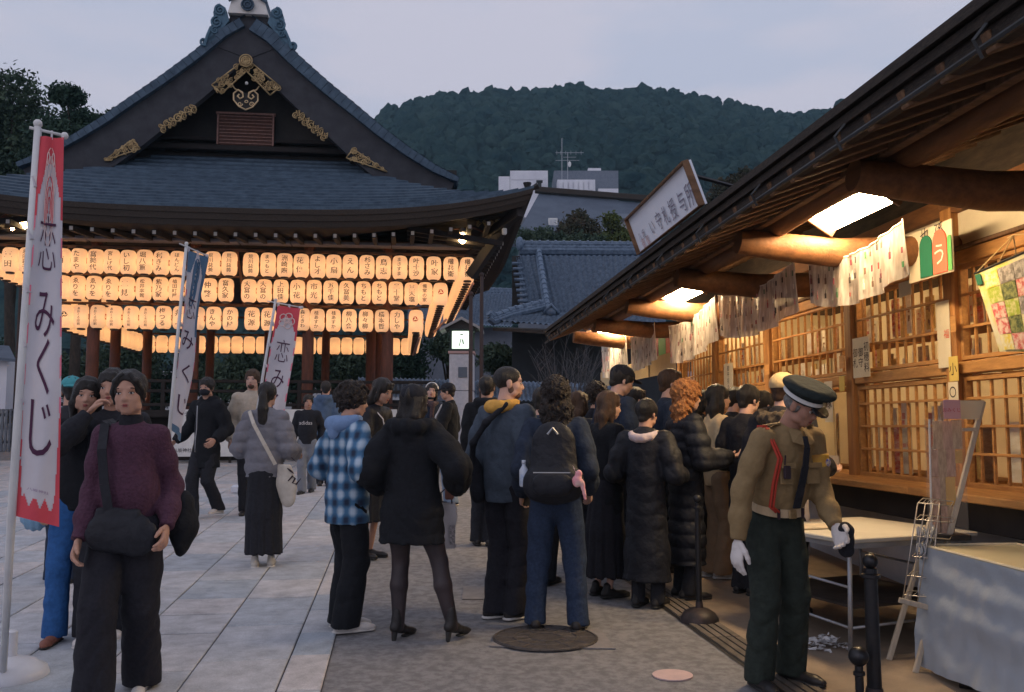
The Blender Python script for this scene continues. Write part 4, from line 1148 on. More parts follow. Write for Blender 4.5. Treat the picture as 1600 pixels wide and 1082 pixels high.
flood(12, 357, 1.3, -1, 'smaller dimmer lamp at the far left under the pavilion eave', .035)
ll = MB()
for (px, py) in ((735, 400), (716, 455), (690, 487), (668, 515), (645, 543)):
 pass
rods = MB()
for ri, (pa, pb) in enumerate((((735, 443), (712, 487)), ((693, 500), (674, 520)), ((652, 528), (642, 555)))):
 rods.tube([L(XatL(pa[0] + 4, row_y[ri] + .2), row_y[ri] + .2, ZatL(pa[0], pa[1], row_y[ri] + .2)), L(XatL(pb[0] + 4, 8), 8, ZatL(pb[0], pb[1], 8))], .03, n=6)
mk('pink_rods', rods, mat('pink_rod', (.55, .33, .28), rough=.6), parent=pav_t)
# ================================================================== STONE LAMP, POLES, SIGN
GYP = G(722, 742)
GY = 19.0
def X_at(px, Y): return P(px, 667, Y)[0]
t = thing('stone_lamp_post', (X_at(721, GY), GY, gz(GY)), 'square pale stone lamp post with a small gabled light box, right of the pavilion', 'lamp post')
mb = MB(); a = P(702, 553, GY); b = P(740, 553, GY); w = b[0] - a[0]; cx_ = (a[0] + b[0]) / 2
zt_ = a[2]; zb_ = gz(GY)
st_m = mat('pale_granite', (.50, .49, .52), (.40, .40, .43), sc=14, rough=.85, bump=.3, bsc=80)
hh = (zt_ - zb_) / 3
for k in range(3):
 m1 = MB(); m1.box((cx_, GY + w / 2, zb_ + hh * (k + .5)), (w, w, hh - .008), b=.012); mk('stone_block', m1, st_m, parent=t)
m1 = MB(); m1.box((cx_, GY + w / 2, zt_ + .03), (w + .05, w + .05, .06), b=.01); mk('capstone', m1, mat('pinkish_capstone', (.42, .27, .25), rough=.8), parent=t)
m1 = MB(); p_ = P(723, 582, GY); m1.box((p_[0], GY - .012, p_[2]), (.19, .02, .22), b=.004); mk('plaque', m1, mat('dark_plaque', (.10, .12, .15), rough=.5), parent=t)
lb_t = P(720, 514, GY); lb_b = P(720, 550, GY); lw = .52
m1 = MB()
for sx_ in (-1, 1):
 for sy_ in (-1, 1): m1.box((cx_ + sx_ * (lw / 2 - .03), GY + w / 2 + sy_ * (lw / 2 - .03), (lb_t[2] + zt_ + .06) / 2), (.05, .05, lb_t[2] - zt_ - .06))
for zz_ in (zt_ + .08, lb_t[2] - .02):
 m1.box((cx_, GY + w / 2, zz_), (lw + .04, lw + .04, .05), b=.008)
lbx = mk('light_box_frame', m1, mat('green_black_frame', (.02, .035, .03), rough=.5), parent=t)
m1 = MB(); m1.box((cx_, GY + w / 2, (lb_t[2] + zt_ + .06) / 2), (lw - .07, lw - .07, lb_t[2] - zt_ - .14)); mk('milky_pane', m1, mat('milky_pane', (.8, .85, .75), rough=.4, emit=(.80, 1.0, .78), estr=.75), parent=lbx)
m1 = MB(); zc = (lb_t[2] + zt_) / 2
m1.tube([(cx_ - .05, GY + w / 2 - lw / 2 + .02, zc - .10), (cx_ - .01, GY + w / 2 - lw / 2 + .02, zc + .06)], .008, n=4); m1.tube([(cx_ + .02, GY + w / 2 - lw / 2 + .02, zc + .04), (cx_ + .04, GY + w / 2 - lw / 2 + .02, zc - .06)], .012, n=4); m1.tube([(cx_ - .03, GY + w / 2 - lw / 2 + .02, zc + .14), (cx_ + .03, GY + w / 2 - lw / 2 + .02, zc + .15)], .010, n=4)
mk('brush_mark', m1, ink_m, parent=lbx)
m1 = MB(); rp = [(cx_ - .46, lb_t[2] - .0), (cx_, lb_t[2] + .25), (cx_ + .46, lb_t[2] - .0), (cx_ + .46, lb_t[2] - .05), (cx_, lb_t[2] + .19), (cx_ - .46, lb_t[2] - .05)]
for i0, i1, j1, j0 in ((0, 1, 4, 5), (1, 2, 3, 4)):
 m1.prism([(rp[i][0], GY - .12, rp[i][1]) for i in (i0, i1, j1, j0)], (0, .85, 0))
mk('gable_roof', m1, mat('pale_roof_edge', (.30, .29, .29), rough=.7), parent=t)
m1 = MB(); m1.prism([(cx_ - .36, GY - .02, lb_t[2] - .0), (cx_ + .36, GY - .02, lb_t[2] - .0), (cx_, GY - .02, lb_t[2] + .19)], (0, .7, 0)); mk('gable_infill', m1, black_m, parent=t)
pm = mat('rusty_pole', (.06, .035, .03), (.04, .03, .03), sc=6, rough=.7)
for px, pt, Yq, lab in ((735, 462, 17.0, 'thin dark pole standing just in front of the stone lamp'), (752, 432, 18.0, 'taller thin dark pole to the right of the stone lamp')):
 m1 = MB(); x_ = X_at(px, Yq); m1.tube([(x_, Yq, gz(Yq)), (x_, Yq, P(px, pt, Yq)[2])], [.045, .035], n=8); m1.ball((x_, Yq, P(px, pt, Yq)[2] + .03), .05)
 mk('thin_pole', m1, pm, loc=(x_, Yq, gz(Yq)), smooth=True, label=lab, cat='pole')
for px, pt, Yq, lab in ((22, 420, 25.0, 'thin dark pole at the left edge behind the lanterns'),):
 m1 = MB(); x_ = X_at(px, Yq); m1.tube([(x_, Yq, gz(Yq)), (x_, Yq, P(px, pt, Yq)[2])], [.06, .05], n=8)
 mk('thin_pole', m1, pm, loc=(x_, Yq, gz(Yq)), smooth=True, label=lab, cat='pole')
# narrow standing sign
YS = 17.2
m1 = MB(); a = P(721, 652, YS); b = P(731, 714, YS)
t = thing('narrow_sign', ((a[0] + b[0]) / 2, YS, gz(YS)), 'narrow upright white sign with small blue writing beside the capped man', 'sign')
m1.box(((a[0] + b[0]) / 2, YS, (a[2] + b[2]) / 2), (b[0] - a[0], .03, a[2] - b[2]), b=.004); mk('panel', m1, paint_m, parent=t)
m1 = MB(); m1.box(((a[0] + b[0]) / 2, YS + .02, (b[2] + gz(YS)) / 2), (.04, .03, max(.05, b[2] - gz(YS)) + .1)); mk('foot', m1, pun_m, parent=t)
mk('lettering', place(vtext('参拝順路', .075), ((a[0] + b[0]) / 2, YS - .018, (a[2] + b[2]) / 2), (1, 0, 0), (0, 0, 1)), mat('blue_ink', (.04, .06, .25)), parent=t)
# bracketed flag-like slab near the pole
# ================================================================== SHRINE SHOP (right)
SA = math.atan((800 - 655) / 1400.0)
su = np.array([math.cos(SA), math.sin(SA)]); sv = np.array([-math.sin(SA), math.cos(SA)])
def S(u, v, z):
 q = su * u + sv * v; return (float(q[0]), float(q[1]), z)
def SV(px, u, py=560):
 """v at which the line at lateral offset u crosses pixel column px (near the horizon)"""
 r_ = ray(px, py); t = r_[0] / r_[1]
 return u * (su[0] - t * su[1]) / (t * sv[1] - sv[0])
def SZ(px, py, u):
 q = S(u, SV(px, u, py), 0); return P(px, py, q[1])[2]
sax = (tuple(su) + (0,), tuple(sv) + (0,), (0, 0, 1))
U = 4.0
UE = 1.85
SGZ = lambda v: gz(S(U, v, 0)[1])
ZE = SZ(1323, 152, UE)
V0, V1 = 1.2, 13.3
shop = thing('shrine_shop', S(U, 6, .3), 'long timber shrine shop with lattice windows and deep dark eaves along the right side', 'shop')
PITCH = .37
def zs(u): return ZE - .16 + (u - UE) * PITCH       # soffit plane
# --- roof: two layers of bark shingle with stepped edge
rf = MB()
for k, (zo, uo, va) in enumerate(((.0, .0, V1), (-.045, .03, V1 - .02), (-.09, .06, V1 - .05))):
 rf.prism([S(UE + uo, V0, ZE + zo), S(UE + uo, V0, ZE + zo - .043), S(UE + uo + 4.6, V0, ZE + zo - .043 + 4.6 * PITCH), S(UE + uo + 4.6, V0, ZE + zo + 4.6 * PITCH)], tuple(sv * (va - V0)) + (0,))
mk('roof', rf, bark_m, parent=shop)
rf = MB(); rf.prism([S(UE + .10, V0, ZE + .05), S(UE + .10, V0, ZE + .002), S(UE + 4.6, V0, ZE + .002 + 4.5 * PITCH), S(UE + 4.6, V0, ZE + .16 + 4.5 * PITCH)], tuple(sv * (8.6 - V0)) + (0,))
mk('upper_shingle_layer', rf, bark_m, parent=shop)
# gutter line under the edge
gt = MB(); gt.tube([S(UE + .02, V0, ZE - .17), S(UE + .02, V1 - .1, ZE - .19)], .012, n=6)
for k in range(12): gt.tube([S(UE + .02, V0 + .5 + k, ZE - .10), S(UE - .03, V0 + .5 + k, ZE - .16), S(UE + .0, V0 + .5 + k, ZE - .22)], .008, n=4)
mk('gutter', gt, mat('dark_copper_gutter', (.05, .055, .06), (.035, .035, .035), sc=6, rough=.5, metal=.3), parent=shop, smooth=40)
# fascia battens
fb = MB(); fb.beam(S(UE + .10, V0, zs(UE + .1) + .02), S(UE + .10, V1 - .1, zs(UE + .1) + .02), .05, .09, ch=.006); mk('eave_batten', fb, dwood_m, parent=shop)
fb = MB(); fb.beam(S(UE + .62, V0, zs(UE + .62) - .03), S(UE + .62, V1 - .1, zs(UE + .62) - .03), .06, .07, ch=.006); mk('eave_batten', fb, rafter_m, parent=shop)
# soffit boards (run along the eave) and rafters
nb = 16; wbd = (U + .9 - UE - .12) / nb
for k in range(nb):
 u0 = UE + .12 + k * wbd; z_ = zs(u0 + wbd / 2) + .055
 mb = MB(); mb.box(S(u0 + wbd / 2, (V0 + V1) / 2, z_), (wbd - .008, V1 - V0 - .2, .015), ((su[0], su[1], PITCH), tuple(sv) + (0,), (-PITCH * su[0], -PITCH * su[1], 1)))
 mk('soffit_board', mb, board_m, parent=shop)
v = V0 + .2; rmesh = None
while v < V1 - .1:
 if rmesh is None:
  mb = MB(); mb.beam(S(UE + .06, v, zs(UE + .06)), S(U + .9, v, zs(U + .9)), .05, .075, ch=.005); r0 = mk('rafter', mb, rafter_m, parent=shop); rmesh = r0; rv = v
 else:
  o = rmesh.copy(); col.objects.link(o); o.location = rmesh.location + Vector(tuple(sv * (v - rv)) + (0,))
 v += .272
# log purlin carried on the bracket arms
UL = 2.60
ZLg = zs(UL) - .095
lg = MB()
npt = 24
lg.tube([S(UL + .012 * math.sin(k * 1.3), V0 + (V1 - .25 - V0) * k / npt, ZLg + .012 * math.sin(k * .9)) for k in range(npt + 1)], [.075 + .004 * math.sin(k * 2.1) for k in range(npt + 1)], n=16)
mk('log_purlin', lg, log_m, parent=shop, smooth=50)
PXP = [1498, 1336, 1206, 1122, 1066]
PV = [SV(p, U) for p in PXP]
stepv = (PV[-1] - PV[0]) / 4
PV = [PV[0] - 2 * stepv, PV[0] - stepv] + PV
for v in PV:
 mb = MB(); zc = ZLg - .155
 mb.tube([S(U + .3, v, zc + .04), S(U - .2, v, zc + .01), S(UL + .5, v, zc - .02), S(UL, v, zc + .02), S(UL - .28, v, zc + .05)], [.115, .115, .11, .10, .09], n=14)
 mk('bracket_arm', mb, log_m, parent=shop, smooth=50)
# posts (square) and horizontal members
ZP = ZLg - .02
ZS = SZ(1600, 793, 3.72) + .0      # underside line of the sill board
ZSILL = ZS + .05
for v in PV:
 mb = MB(); mb.box(S(U, v, (ZS + ZP + .2) / 2), (.135, .135, ZP + .2 - ZS), sax, .012); mk('post', mb, wood_m, parent=shop)
ZL1 = SZ(1480, 422, U)     # top of upper windows
ZM0 = SZ(1480, 590, U); ZM1 = SZ(1480, 567, U)
ZB = SZ(1480, 757, U)
def rail(name, z, h, d, u=U, m=woodv_m):
 for i in range(len(PV) - 1):
  mb = MB(); mb.box(S(u, (PV[i] + PV[i + 1]) / 2, z), (d, PV[i + 1] - PV[i] - .137, h), sax, .006); mk(name, mb, m, parent=shop)
rail('lintel', ZL1 + .05, .10, .11)
rail('lintel_board', ZL1 + .115, .03, .16, m=rafter_m)
rail('middle_rail', (ZM0 + ZM1) / 2, abs(ZM1 - ZM0) * .8, .10)
rail('bottom_rail', ZB - .03, .06, .10)
ZT = 3.33
rail('head_beam', ZT - .05, .14, .12, m=log_m)
for i in range(len(PV) - 1):
 mb = MB(); mb.box(S(U + .02, (PV[i] + PV[i + 1]) / 2, (ZL1 + .13 + ZT - .12) / 2), (.04, PV[i + 1] - PV[i] - .136, ZT - .12 - ZL1 - .13), sax); mk('plaster_panel', mb, cream_m, parent=shop)
# gap above the head beam
mb = MB(); mb.box(S(U + .05, (V0 + V1) / 2, ZT + .25), (.03, V1 - V0 - .3, .46), sax); mk('upper_wall', mb, dwood_m, parent=shop)
# counter sill, dark skirting, white lower wall
US = 3.60
for i in range(len(PV) - 1):
 mb = MB(); mb.box(S((US + U) / 2, (PV[i] + PV[i + 1]) / 2, ZS + .03), (U - US + .1, PV[i + 1] - PV[i] - .004, .055), sax, .008); mk('counter_board', mb, woodv_m, parent=shop)
mb = MB(); mb.box(S(US + .12, (PV[0] + PV[-1]) / 2, ZS - .10), (.04, PV[-1] - PV[0], .20), sax, .005); mk('counter_skirt', mb, mat('dark_skirt', (.035, .028, .025), (.02, .018, .018), sc=4, rough=.7), parent=shop)
mb = MB(); mb.box(S(U + .03, (PV[0] + PV[-1]) / 2, ZS / 2), (.06, PV[-1] - PV[0], ZS - .02), sax); mk('lower_wall', mb, mat('white_lower_wall', (.52, .53, .56), (.40, .41, .45), sc=2, rough=.85), parent=shop)
# --- lattice windows
bar_m = woodv_m
def lattice(v0, v1, z0, z1, nv, zrows, name='lattice_window', dv=0.0, lab=None):
 w_ = MB(); th = .032
 w_.box(S(U, v0 + th / 2, (z0 + z1) / 2), (.05, th, z1 - z0), sax, .003); w_.box(S(U, v1 - th / 2, (z0 + z1) / 2), (.05, th, z1 - z0), sax, .003)
 w_.box(S(U, (v0 + v1) / 2, z0 + th / 2), (.048, v1 - v0 - 2 * th - .002, th), sax, .003); w_.box(S(U, (v0 + v1) / 2, z1 - th / 2), (.048, v1 - v0 - 2 * th - .002, th), sax, .003)
 o = mk(name, w_, woodv_m, parent=shop)
 for k in range(1, nv):
  vv = v0 + (v1 - v0) * k / nv; mb = MB(); mb.box(S(U + .004, vv, (z0 + z1) / 2), (.022, .017, z1 - z0 - 2 * th), sax, .002); mk('lattice_bar', mb, bar_m, parent=o)
 for k in zrows:
  zz_ = z0 + (z1 - z0) * k; mb = MB(); mb.box(S(U - .016, (v0 + v1) / 2, zz_), (.018, v1 - v0 - 2 * th, .02), sax, .002); mk('lattice_bar', mb, bar_m, parent=o)
 return o
for i in range(1, len(PV) - 1):
 a, b = PV[i] + .07, PV[i + 1] - .07
 nv = 11
 lattice(a, b, ZM1 + .0, ZL1, nv, (.34, .68))
 openb = (i == 3)                       # the serving hatch beside the guard stands open
 if not openb: lattice(a, b, ZB, ZM0 - .01, nv, (.30, .55, .80))
# --- interior: shelving with hanging amulet strips, back wall, lit
ceil_ = MB(); ceil_.box(S(U + 1.2, (V0 + V1) / 2, ZP + .25), (2.3, V1 - V0 - .2, .04), sax); mk('interior_ceiling', ceil_, board_m, parent=shop)
bw = MB(); bw.box(S(U + 2.2, (V0 + V1) / 2, 1.9), (.05, V1 - V0, 3.4), sax); mk('interior_back_wall', bw, cream_m, parent=shop)
bw = MB(); bw.box(S(U + 1.1, V1 - .4, 1.9), (2.1, .08, 3.2), sax); mk('end_wall', bw, cream_m, parent=shop)
bw = MB(); bw.box(S(U + 1.1, V0 + .1, 1.9), (2.1, .08, 3.2), sax); mk('end_wall', bw, cream_m, parent=shop)
bw = MB(); bw.box(S(U + 1.2, (V0 + V1) / 2, ZS - .1), (2.2, V1 - V0 - .3, .05), sax); mk('interior_floor', bw, wood_m, parent=shop)
strip_mats = [mat('amulet_paper_%s' % n, c, c2, sc=9, rough=.8, stretch=(1, 1, 3)) for n, c, c2 in
              (('cream', (.75, .68, .52), (.60, .52, .38)), ('white', (.80, .78, .70), (.68, .62, .50)), ('red', (.50, .07, .04), (.62, .45, .36)), ('brown', (.25, .14, .07), (.4, .27, .15)), ('gold', (.62, .45, .16), (.45, .28, .09)))]
n_strip = 0
for i in range(1, len(PV) - 1):
 a, b = PV[i], PV[i + 1]
 sh = thing('amulet_shelf', S(U + .55, (a + b) / 2, ZS), 'lit shelf of paper amulets behind the %s lattice window bay from the near end' % ordn[i - 1], 'shelf', 'amulet shelves')
 for z_ in (ZB + .02, ZM0 + .02, (ZM1 + ZL1) / 2 - .05):
  mb = MB(); mb.box(S(U + .50, (a + b) / 2, z_), (.40, b - a - .1, .02), sax); mk('shelf_board', mb, wood_m, parent=sh)
 for z0_, z1_ in ((ZB + .03, ZM0 - .12), (ZM0 + .03, (ZM1 + ZL1) / 2 - .10), ((ZM1 + ZL1) / 2 - .04, ZL1 - .05)):
  vv = a + .10
  while vv < b - .12:
   w_ = rnd.choice((.05, .07, .09, .12, .15)); hgt = (z1_ - z0_) * rnd.uniform(.55, 1)
   mb = MB(); zc_ = z0_ + hgt / 2; uu = U + rnd.uniform(.18, .42)
   mb.box(S(uu, vv + w_ / 2, zc_), (.012, w_, hgt), sax, .002)
   if rnd.random() < .6 and n_strip < 9999:
    mb.mi = 1
    for q in range(rnd.choice((2, 3, 5))): mb.box(S(uu - .008, vv + w_ / 2 + rnd.uniform(-.25, .25) * w_, zc_ + rnd.uniform(-.35, .35) * hgt), (.003, w_ * rnd.uniform(.12, .5), hgt * rnd.uniform(.04, .14)), sax)
   k_ = rnd.choices(range(5), (4, 6, 1.3, 1, 1))[0]
   mk('amulet_strip', mb, [strip_mats[k_], strip_mats[rnd.choice((2, 3, 3))]], parent=sh); n_strip += 1
   vv += w_ + rnd.uniform(.01, .05)
# shop lamps inside (ceiling tubes give the warm light seen through the lattice)
tube_m = mat('inner_tube_lamp', (1, .8, .6), emit=(1.0, .66, .31), estr=31.0)
for i in range(1, len(PV) - 1):
 t = thing('inner_tube_lamp', S(U + .95, (PV[i] + PV[i + 1]) / 2, ZP + .12), 'tube lamp glowing inside the shop above the %s bay' % ordn[i - 1], 'lamp', 'tube lamps inside the shop')
 mb = MB(); mb.tube([S(U + .75, PV[i] + .35, ZP + .1), S(U + .75, PV[i + 1] - .35, ZP + .1)], .028, n=8); mk('tube', mb, tube_m, parent=t)
 mb = MB(); mb.box(S(U + .75, (PV[i] + PV[i + 1]) / 2, ZP + .165), (.12, PV[i + 1] - PV[i] - .5, .05), sax, .008); mk('housing', mb, paint_m, parent=t)
# --- eave lamps: trough fittings with curved white diffusers
dif_m = mat('lit_diffuser', (1, .95, .85), emit=(1.0, .72, .40), estr=66.0)
hous_m = mat('brown_fitting', (.16, .09, .05), (.10, .06, .035), sc=4, rough=.6)
z_hi = SZ(1365, 281, 2.85); z_lo = SZ(1412, 308, 3.02)
uA, uB_ = 2.85, 3.03
va0 = SV(1365, 2.85, 281); LAMPL = SV(1268, 2.85, 331) - va0
for k, (va, lab) in enumerate(((va0, 'largest and nearest glowing trough lamp under the shop eave'), (SV(1095, 2.95, 445), 'middle glowing trough lamp under the shop eave'), (SV(966, 2.95, 510), 'smallest and farthest glowing trough lamp under the shop eave'))):
 vb = va + (LAMPL if k == 0 else 1.1)
 cu, cz = (uA + uB_) / 2, (z_hi + z_lo) / 2
 t = thing('eave_lamp', S(cu, (va + vb) / 2, cz), lab, 'lamp', 'trough lamps under the shop eave')
 du, dz = uB_ - uA, z_lo - z_hi; ln = math.hypot(du, dz); nu, nz_ = dz / ln, -du / ln     # outward-down normal
 arc = [(uA + du * q / 12 + nu * .045 * (1 - (2 * q / 12 - 1) ** 2), z_hi + dz * q / 12 + nz_ * .045 * (1 - (2 * q / 12 - 1) ** 2)) for q in range(13)]
 mb = MB(); mb.grid([[S(u_, vv, z_) for u_, z_ in arc] for vv in (va, vb)])
 for vv in (va, vb): mb.add([S(u_, vv, z_) for u_, z_ in arc], [tuple(range(13))])
 mb.grid([[S(uB_, vv, z_lo), S(uB_ + .02, vv, z_lo + .09)] for vv in (va, vb)])  # glowing inner strip, added to throw light onto the wall behind
 mk('diffuser', mb, dif_m, parent=t, smooth=30)
 bx3 = ((su[0] * du / ln, su[1] * du / ln, dz / ln), tuple(sv) + (0,), (-su[0] * nu, -su[1] * nu, -nz_))
 mb = MB(); mb.box(S(cu - nu * .052, (va + vb) / 2, cz - nz_ * .052), (ln - .03, vb - va + .05, .09), bx3, .012)
 for vv in (va - .016, vb + .016): mb.box(S(cu + nu * .018, vv, cz + nz_ * .018), (ln + .02, .022, .085), bx3, .004)
 mk('housing', mb, hous_m, parent=t)
 mb = MB()
 for vv in (va + .15, vb - .15): mb.tube([S(cu - nu * .08, vv, cz - nz_ * .08), S(UL + .05, vv, ZLg + .05)], .014, n=6)
 mk('bracket', mb, hous_m, parent=t)
# --- hanging clear sheets printed with little charms, sagging between hooks
def sheet_material():
 m = bpy.data.materials.new('printed_clear_sheet'); m.use_nodes = True
 N = m.node_tree.nodes; L_ = m.node_tree.links; b = N['Principled BSDF']; b.inputs['Roughness'].default_value = .35
 b.inputs['Base Color'].default_value = (.55, .50, .46, 1)
 tcn = N.new('ShaderNodeTexCoord'); n = N.new('ShaderNodeTexNoise'); mp_ = N.new('ShaderNodeMapping'); mp_.inputs['Scale'].default_value = (9, 9, 2)
 L_.new(tcn.outputs['Object'], mp_.inputs['Vector']); L_.new(mp_.outputs[0], n.inputs['Vector']); n.inputs['Scale'].default_value = 3
 r = N.new('ShaderNodeValToRGB'); r.color_ramp.elements[0].position = .4; r.color_ramp.elements[0].color = (.52, .46, .40, 1); r.color_ramp.elements[1].position = .6; r.color_ramp.elements[1].color = (.78, .74, .68, 1)
 L_.new(n.outputs['Fac'], r.inputs['Fac']); L_.new(r.outputs[0], b.inputs['Base Color'])
 tr = N.new('ShaderNodeBsdfTranslucent'); L_.new(r.outputs[0], tr.inputs['Color']); tp = N.new('ShaderNodeBsdfTransparent')
 m1 = N.new('ShaderNodeMixShader'); m1.inputs[0].default_value = .45; m2 = N.new('ShaderNodeMixShader'); m2.inputs[0].default_value = .13
 L_.new(b.outputs[0], m1.inputs[1]); L_.new(tr.outputs[0], m1.inputs[2]); L_.new(m1.outputs[0], m2.inputs[1]); L_.new(tp.outputs[0], m2.inputs[2]); L_.new(m2.outputs[0], N['Material Output'].inputs['Surface'])
 return m
sheet_m = sheet_material()
charm_ms = [mat('charm_%s' % n, c, rough=.6) for n, c in (('green', (.04, .16, .07)), ('red', (.42, .06, .05)), ('maroon', (.18, .03, .05)), ('brown', (.16, .09, .06)), ('white', (.75, .70, .60)), ('pink', (.62, .28, .26)), ('dark', (.06, .045, .04)))]
UB = 3.08
def clear_sheet(pxa, pya, pxb, pyb, hgt, sag, lab, seed, u=UB, colored=False, pxc=None):
 """near end at pixel a, far end at pixel b"""
 rs = random.Random(seed)
 va, vb = SV(pxa, u, pya), SV(pxb, u, pyb); za, zb_ = SZ(pxa, pya, u), SZ(pxb, pyb, u)
 t = thing('printed_sheet', S(u, (va + vb) / 2, min(za, zb_) - hgt), lab, 'hanging sheet', 'clear printed sheets hung under the eave')
 n = 40
 def pt(s, w):
  v_ = va + (vb - va) * s; z_ = za + (zb_ - za) * s - sag * 4 * s * (1 - s) - hgt * w
  return S(u + .022 * math.sin(s * 26 + w * 1.5) * (.4 + w) + .01 * math.sin(s * 61), v_, z_)
 mb = MB(); mb.grid([[pt(k / n, w) for k in range(n + 1)] for w in (0, .25, .5, .75, 1)])
 sh_ = mk('sheet', mb, sheet_m, parent=t, smooth=True)
 mb = MB(); mb.tube([pt(k / n, 0) for k in range(n + 1)], .006, n=5); mb.tube([pt(0, w) for w in (0, .5, 1)], .005, n=4); mk('edge_tape', mb, charm_ms[4], parent=t)
 mbs = [MB() for _ in charm_ms]
 Lm = abs(vb - va)
 nc = max(3, int(Lm / .085))
 for ci_ in range(nc):
  for wi in range(3):
   if rs.random() < .25: continue
   s = (ci_ + .5) / nc; w = .18 + .30 * wi + rs.uniform(-.03, .03); kk = rs.choices(range(7), (1.0, 1.0, 1.4, 3, 2.0, .7, 3.4))[0]
   c = pt(s, w); d = .016
   x0, z0_ = rs.uniform(.010, .02), rs.uniform(.03, .05)
   mbs[kk].box((c[0] - su[0] * d, c[1] - su[1] * d, c[2]), (.004, x0 * 1.3, z0_), sax, .001)
   if rs.random() < .5: mbs[kk].tube([(c[0] - su[0] * d, c[1] - su[1] * d, c[2] + z0_ / 2), (c[0] - su[0] * d, c[1] - su[1] * d, c[2] + z0_ / 2 + .03)], .0025, n=3)
 joined = MB();
 for k, m_ in enumerate(mbs):
  joined.mi = k; joined.add(m_.v, m_.f)
 if joined.v: mk('printed_charms', joined, charm_ms, parent=t, kind='stuff')
clear_sheet(1410, 343, 1262, 404, .36, .10, 'nearest clear sheet of printed charms, sagging below the largest lamp', 1)
clear_sheet(1240, 408, 1122, 462, .42, .10, 'second clear sheet of printed charms, behind the nearest one', 2)
clear_sheet(1117, 462, 1045, 510, .46, .08, 'third clear sheet of printed charms, below the middle lamp', 3)
clear_sheet(1022, 505, 985, 528, .48, .05, 'fourth clear sheet of printed charms left of the small green and red poster', 4)
clear_sheet(978, 522, 940, 540, .55, .04, 'farthest clear sheet of printed charms, under the smallest lamp', 5)
# far hanging cream cloth below the sheets
t = thing('cream_curtain', S(3.3, SV(1000, 3.3), 2.2), 'cream cloth board hanging under the far end of the eave', 'hanging cloth')
u_ = 3.3; va = SV(1056, u_); vb = SV(938, u_)
mb = MB(); mb.grid([[S(u_ + .01 * math.sin(k * .8), va + (vb - va) * k / 16 , z_ - (.0 if k > 1 else 0)) for k in range(17)] for z_ in (SZ(1056, 548, u_), SZ(1056, 566, u_), SZ(1050, 582, u_))])
mk('cloth', mb, mat('cream_cloth', (.66, .52, .30), (.56, .43, .24), sc=2, rough=.8, trans=.25), parent=t, smooth=True)
mb = MB(); vq = va + (vb - va) * .27; mb.tube([S(u_ - .015, vq, SZ(1056, 548, u_)), S(u_ - .015, vq, SZ(1050, 582, u_))], .008, n=4); mk('seam', mb, ink_m, parent=t)
# tricolour posters
def tri_poster(px0, px1, py0, py1, u, lab, words):
 va, vb = SV(px1, u, py1), SV(px0, u, py1); z1 = SZ(px1, py0, u); z0 = SZ(px1, py1, u)
 t = thing('fortune_poster', S(u, (va + vb) / 2, z0), lab, 'poster', 'posters with arched colour panels')
 mb = MB(); mb.box(S(u, (va + vb) / 2, (z0 + z1) / 2), (.012, vb - va, z1 - z0), sax, .003); mk('backing', mb, mat('poster_paper', (.62, .54, .40), (.52, .45, .33), sc=3, rough=.7) if 'poster_paper' not in bpy.data.materials else bpy.data.materials['poster_paper'], parent=t)
 Lm = vb - va
 for s0, s1, c_ in words:
  v0_, v1_ = vb - Lm * s0, vb - Lm * s1; r_ = abs(v1_ - v0_) / 2; vc = (v0_ + v1_) / 2; zt_ = z0 + (z1 - z0) * .64
  pp = [S(u - .009, v0_, z0 + .012), S(u - .009, v1_, z0 + .012)] + [S(u - .009, vc - r_ * math.cos(a), zt_ + min(r_, .09) * math.sin(a)) for a in np.linspace(0, math.pi, 9)]
  mb = MB(); mb.prism(pp, (su[0] * -.006, su[1] * -.006, 0)); mk('arched_panel', mb, c_, parent=t)
 return t, va, vb, z0, z1, u
gp_m = mat('poster_green', (.015, .13, .075), rough=.7); rp_m = mat('poster_red', (.72, .13, .08), rough=.7); mp2_m = mat('poster_maroon', (.25, .03, .05), rough=.7); gb_m = mat('poster_bright_green', (.10, .33, .10), rough=.7)
t, va, vb, z0, z1, u_ = tri_poster(1421, 1491, 340, 424, 3.66, 'larger poster with green and red arched panels and brush lettering, by the near pillar', ((.30, .58, gp_m), (.60, .90, rp_m), (.92, 1.0, gb_m)))
for s, tx, in ((.42, '也'), (.74, '孫'), (.10, '一')):
 vq = vb - (vb - va) * s
 mk('lettering', place(vtext(tx, .12), S(u_ - .012, vq, z0 + (z1 - z0) * .86), tuple(-sv) + (0,), (0, 0, 1)), ink_m, parent=t)
mk('red_panel_lettering', place(vtext('う', .17), S(u_ - .02, vb - (vb - va) * .75, z0 + (z1 - z0) * .40), tuple(-sv) + (0,), (0, 0, 1)), mat('pale_print', (.85, .60, .50)), parent=t)
t, va, vb, z0, z1, u_ = tri_poster(1021, 1053, 505, 553, 3.42, 'small far poster with maroon, green and red arched panels', ((.02, .30, mp2_m), (.32, .66, gb_m), (.68, .98, rp_m)))
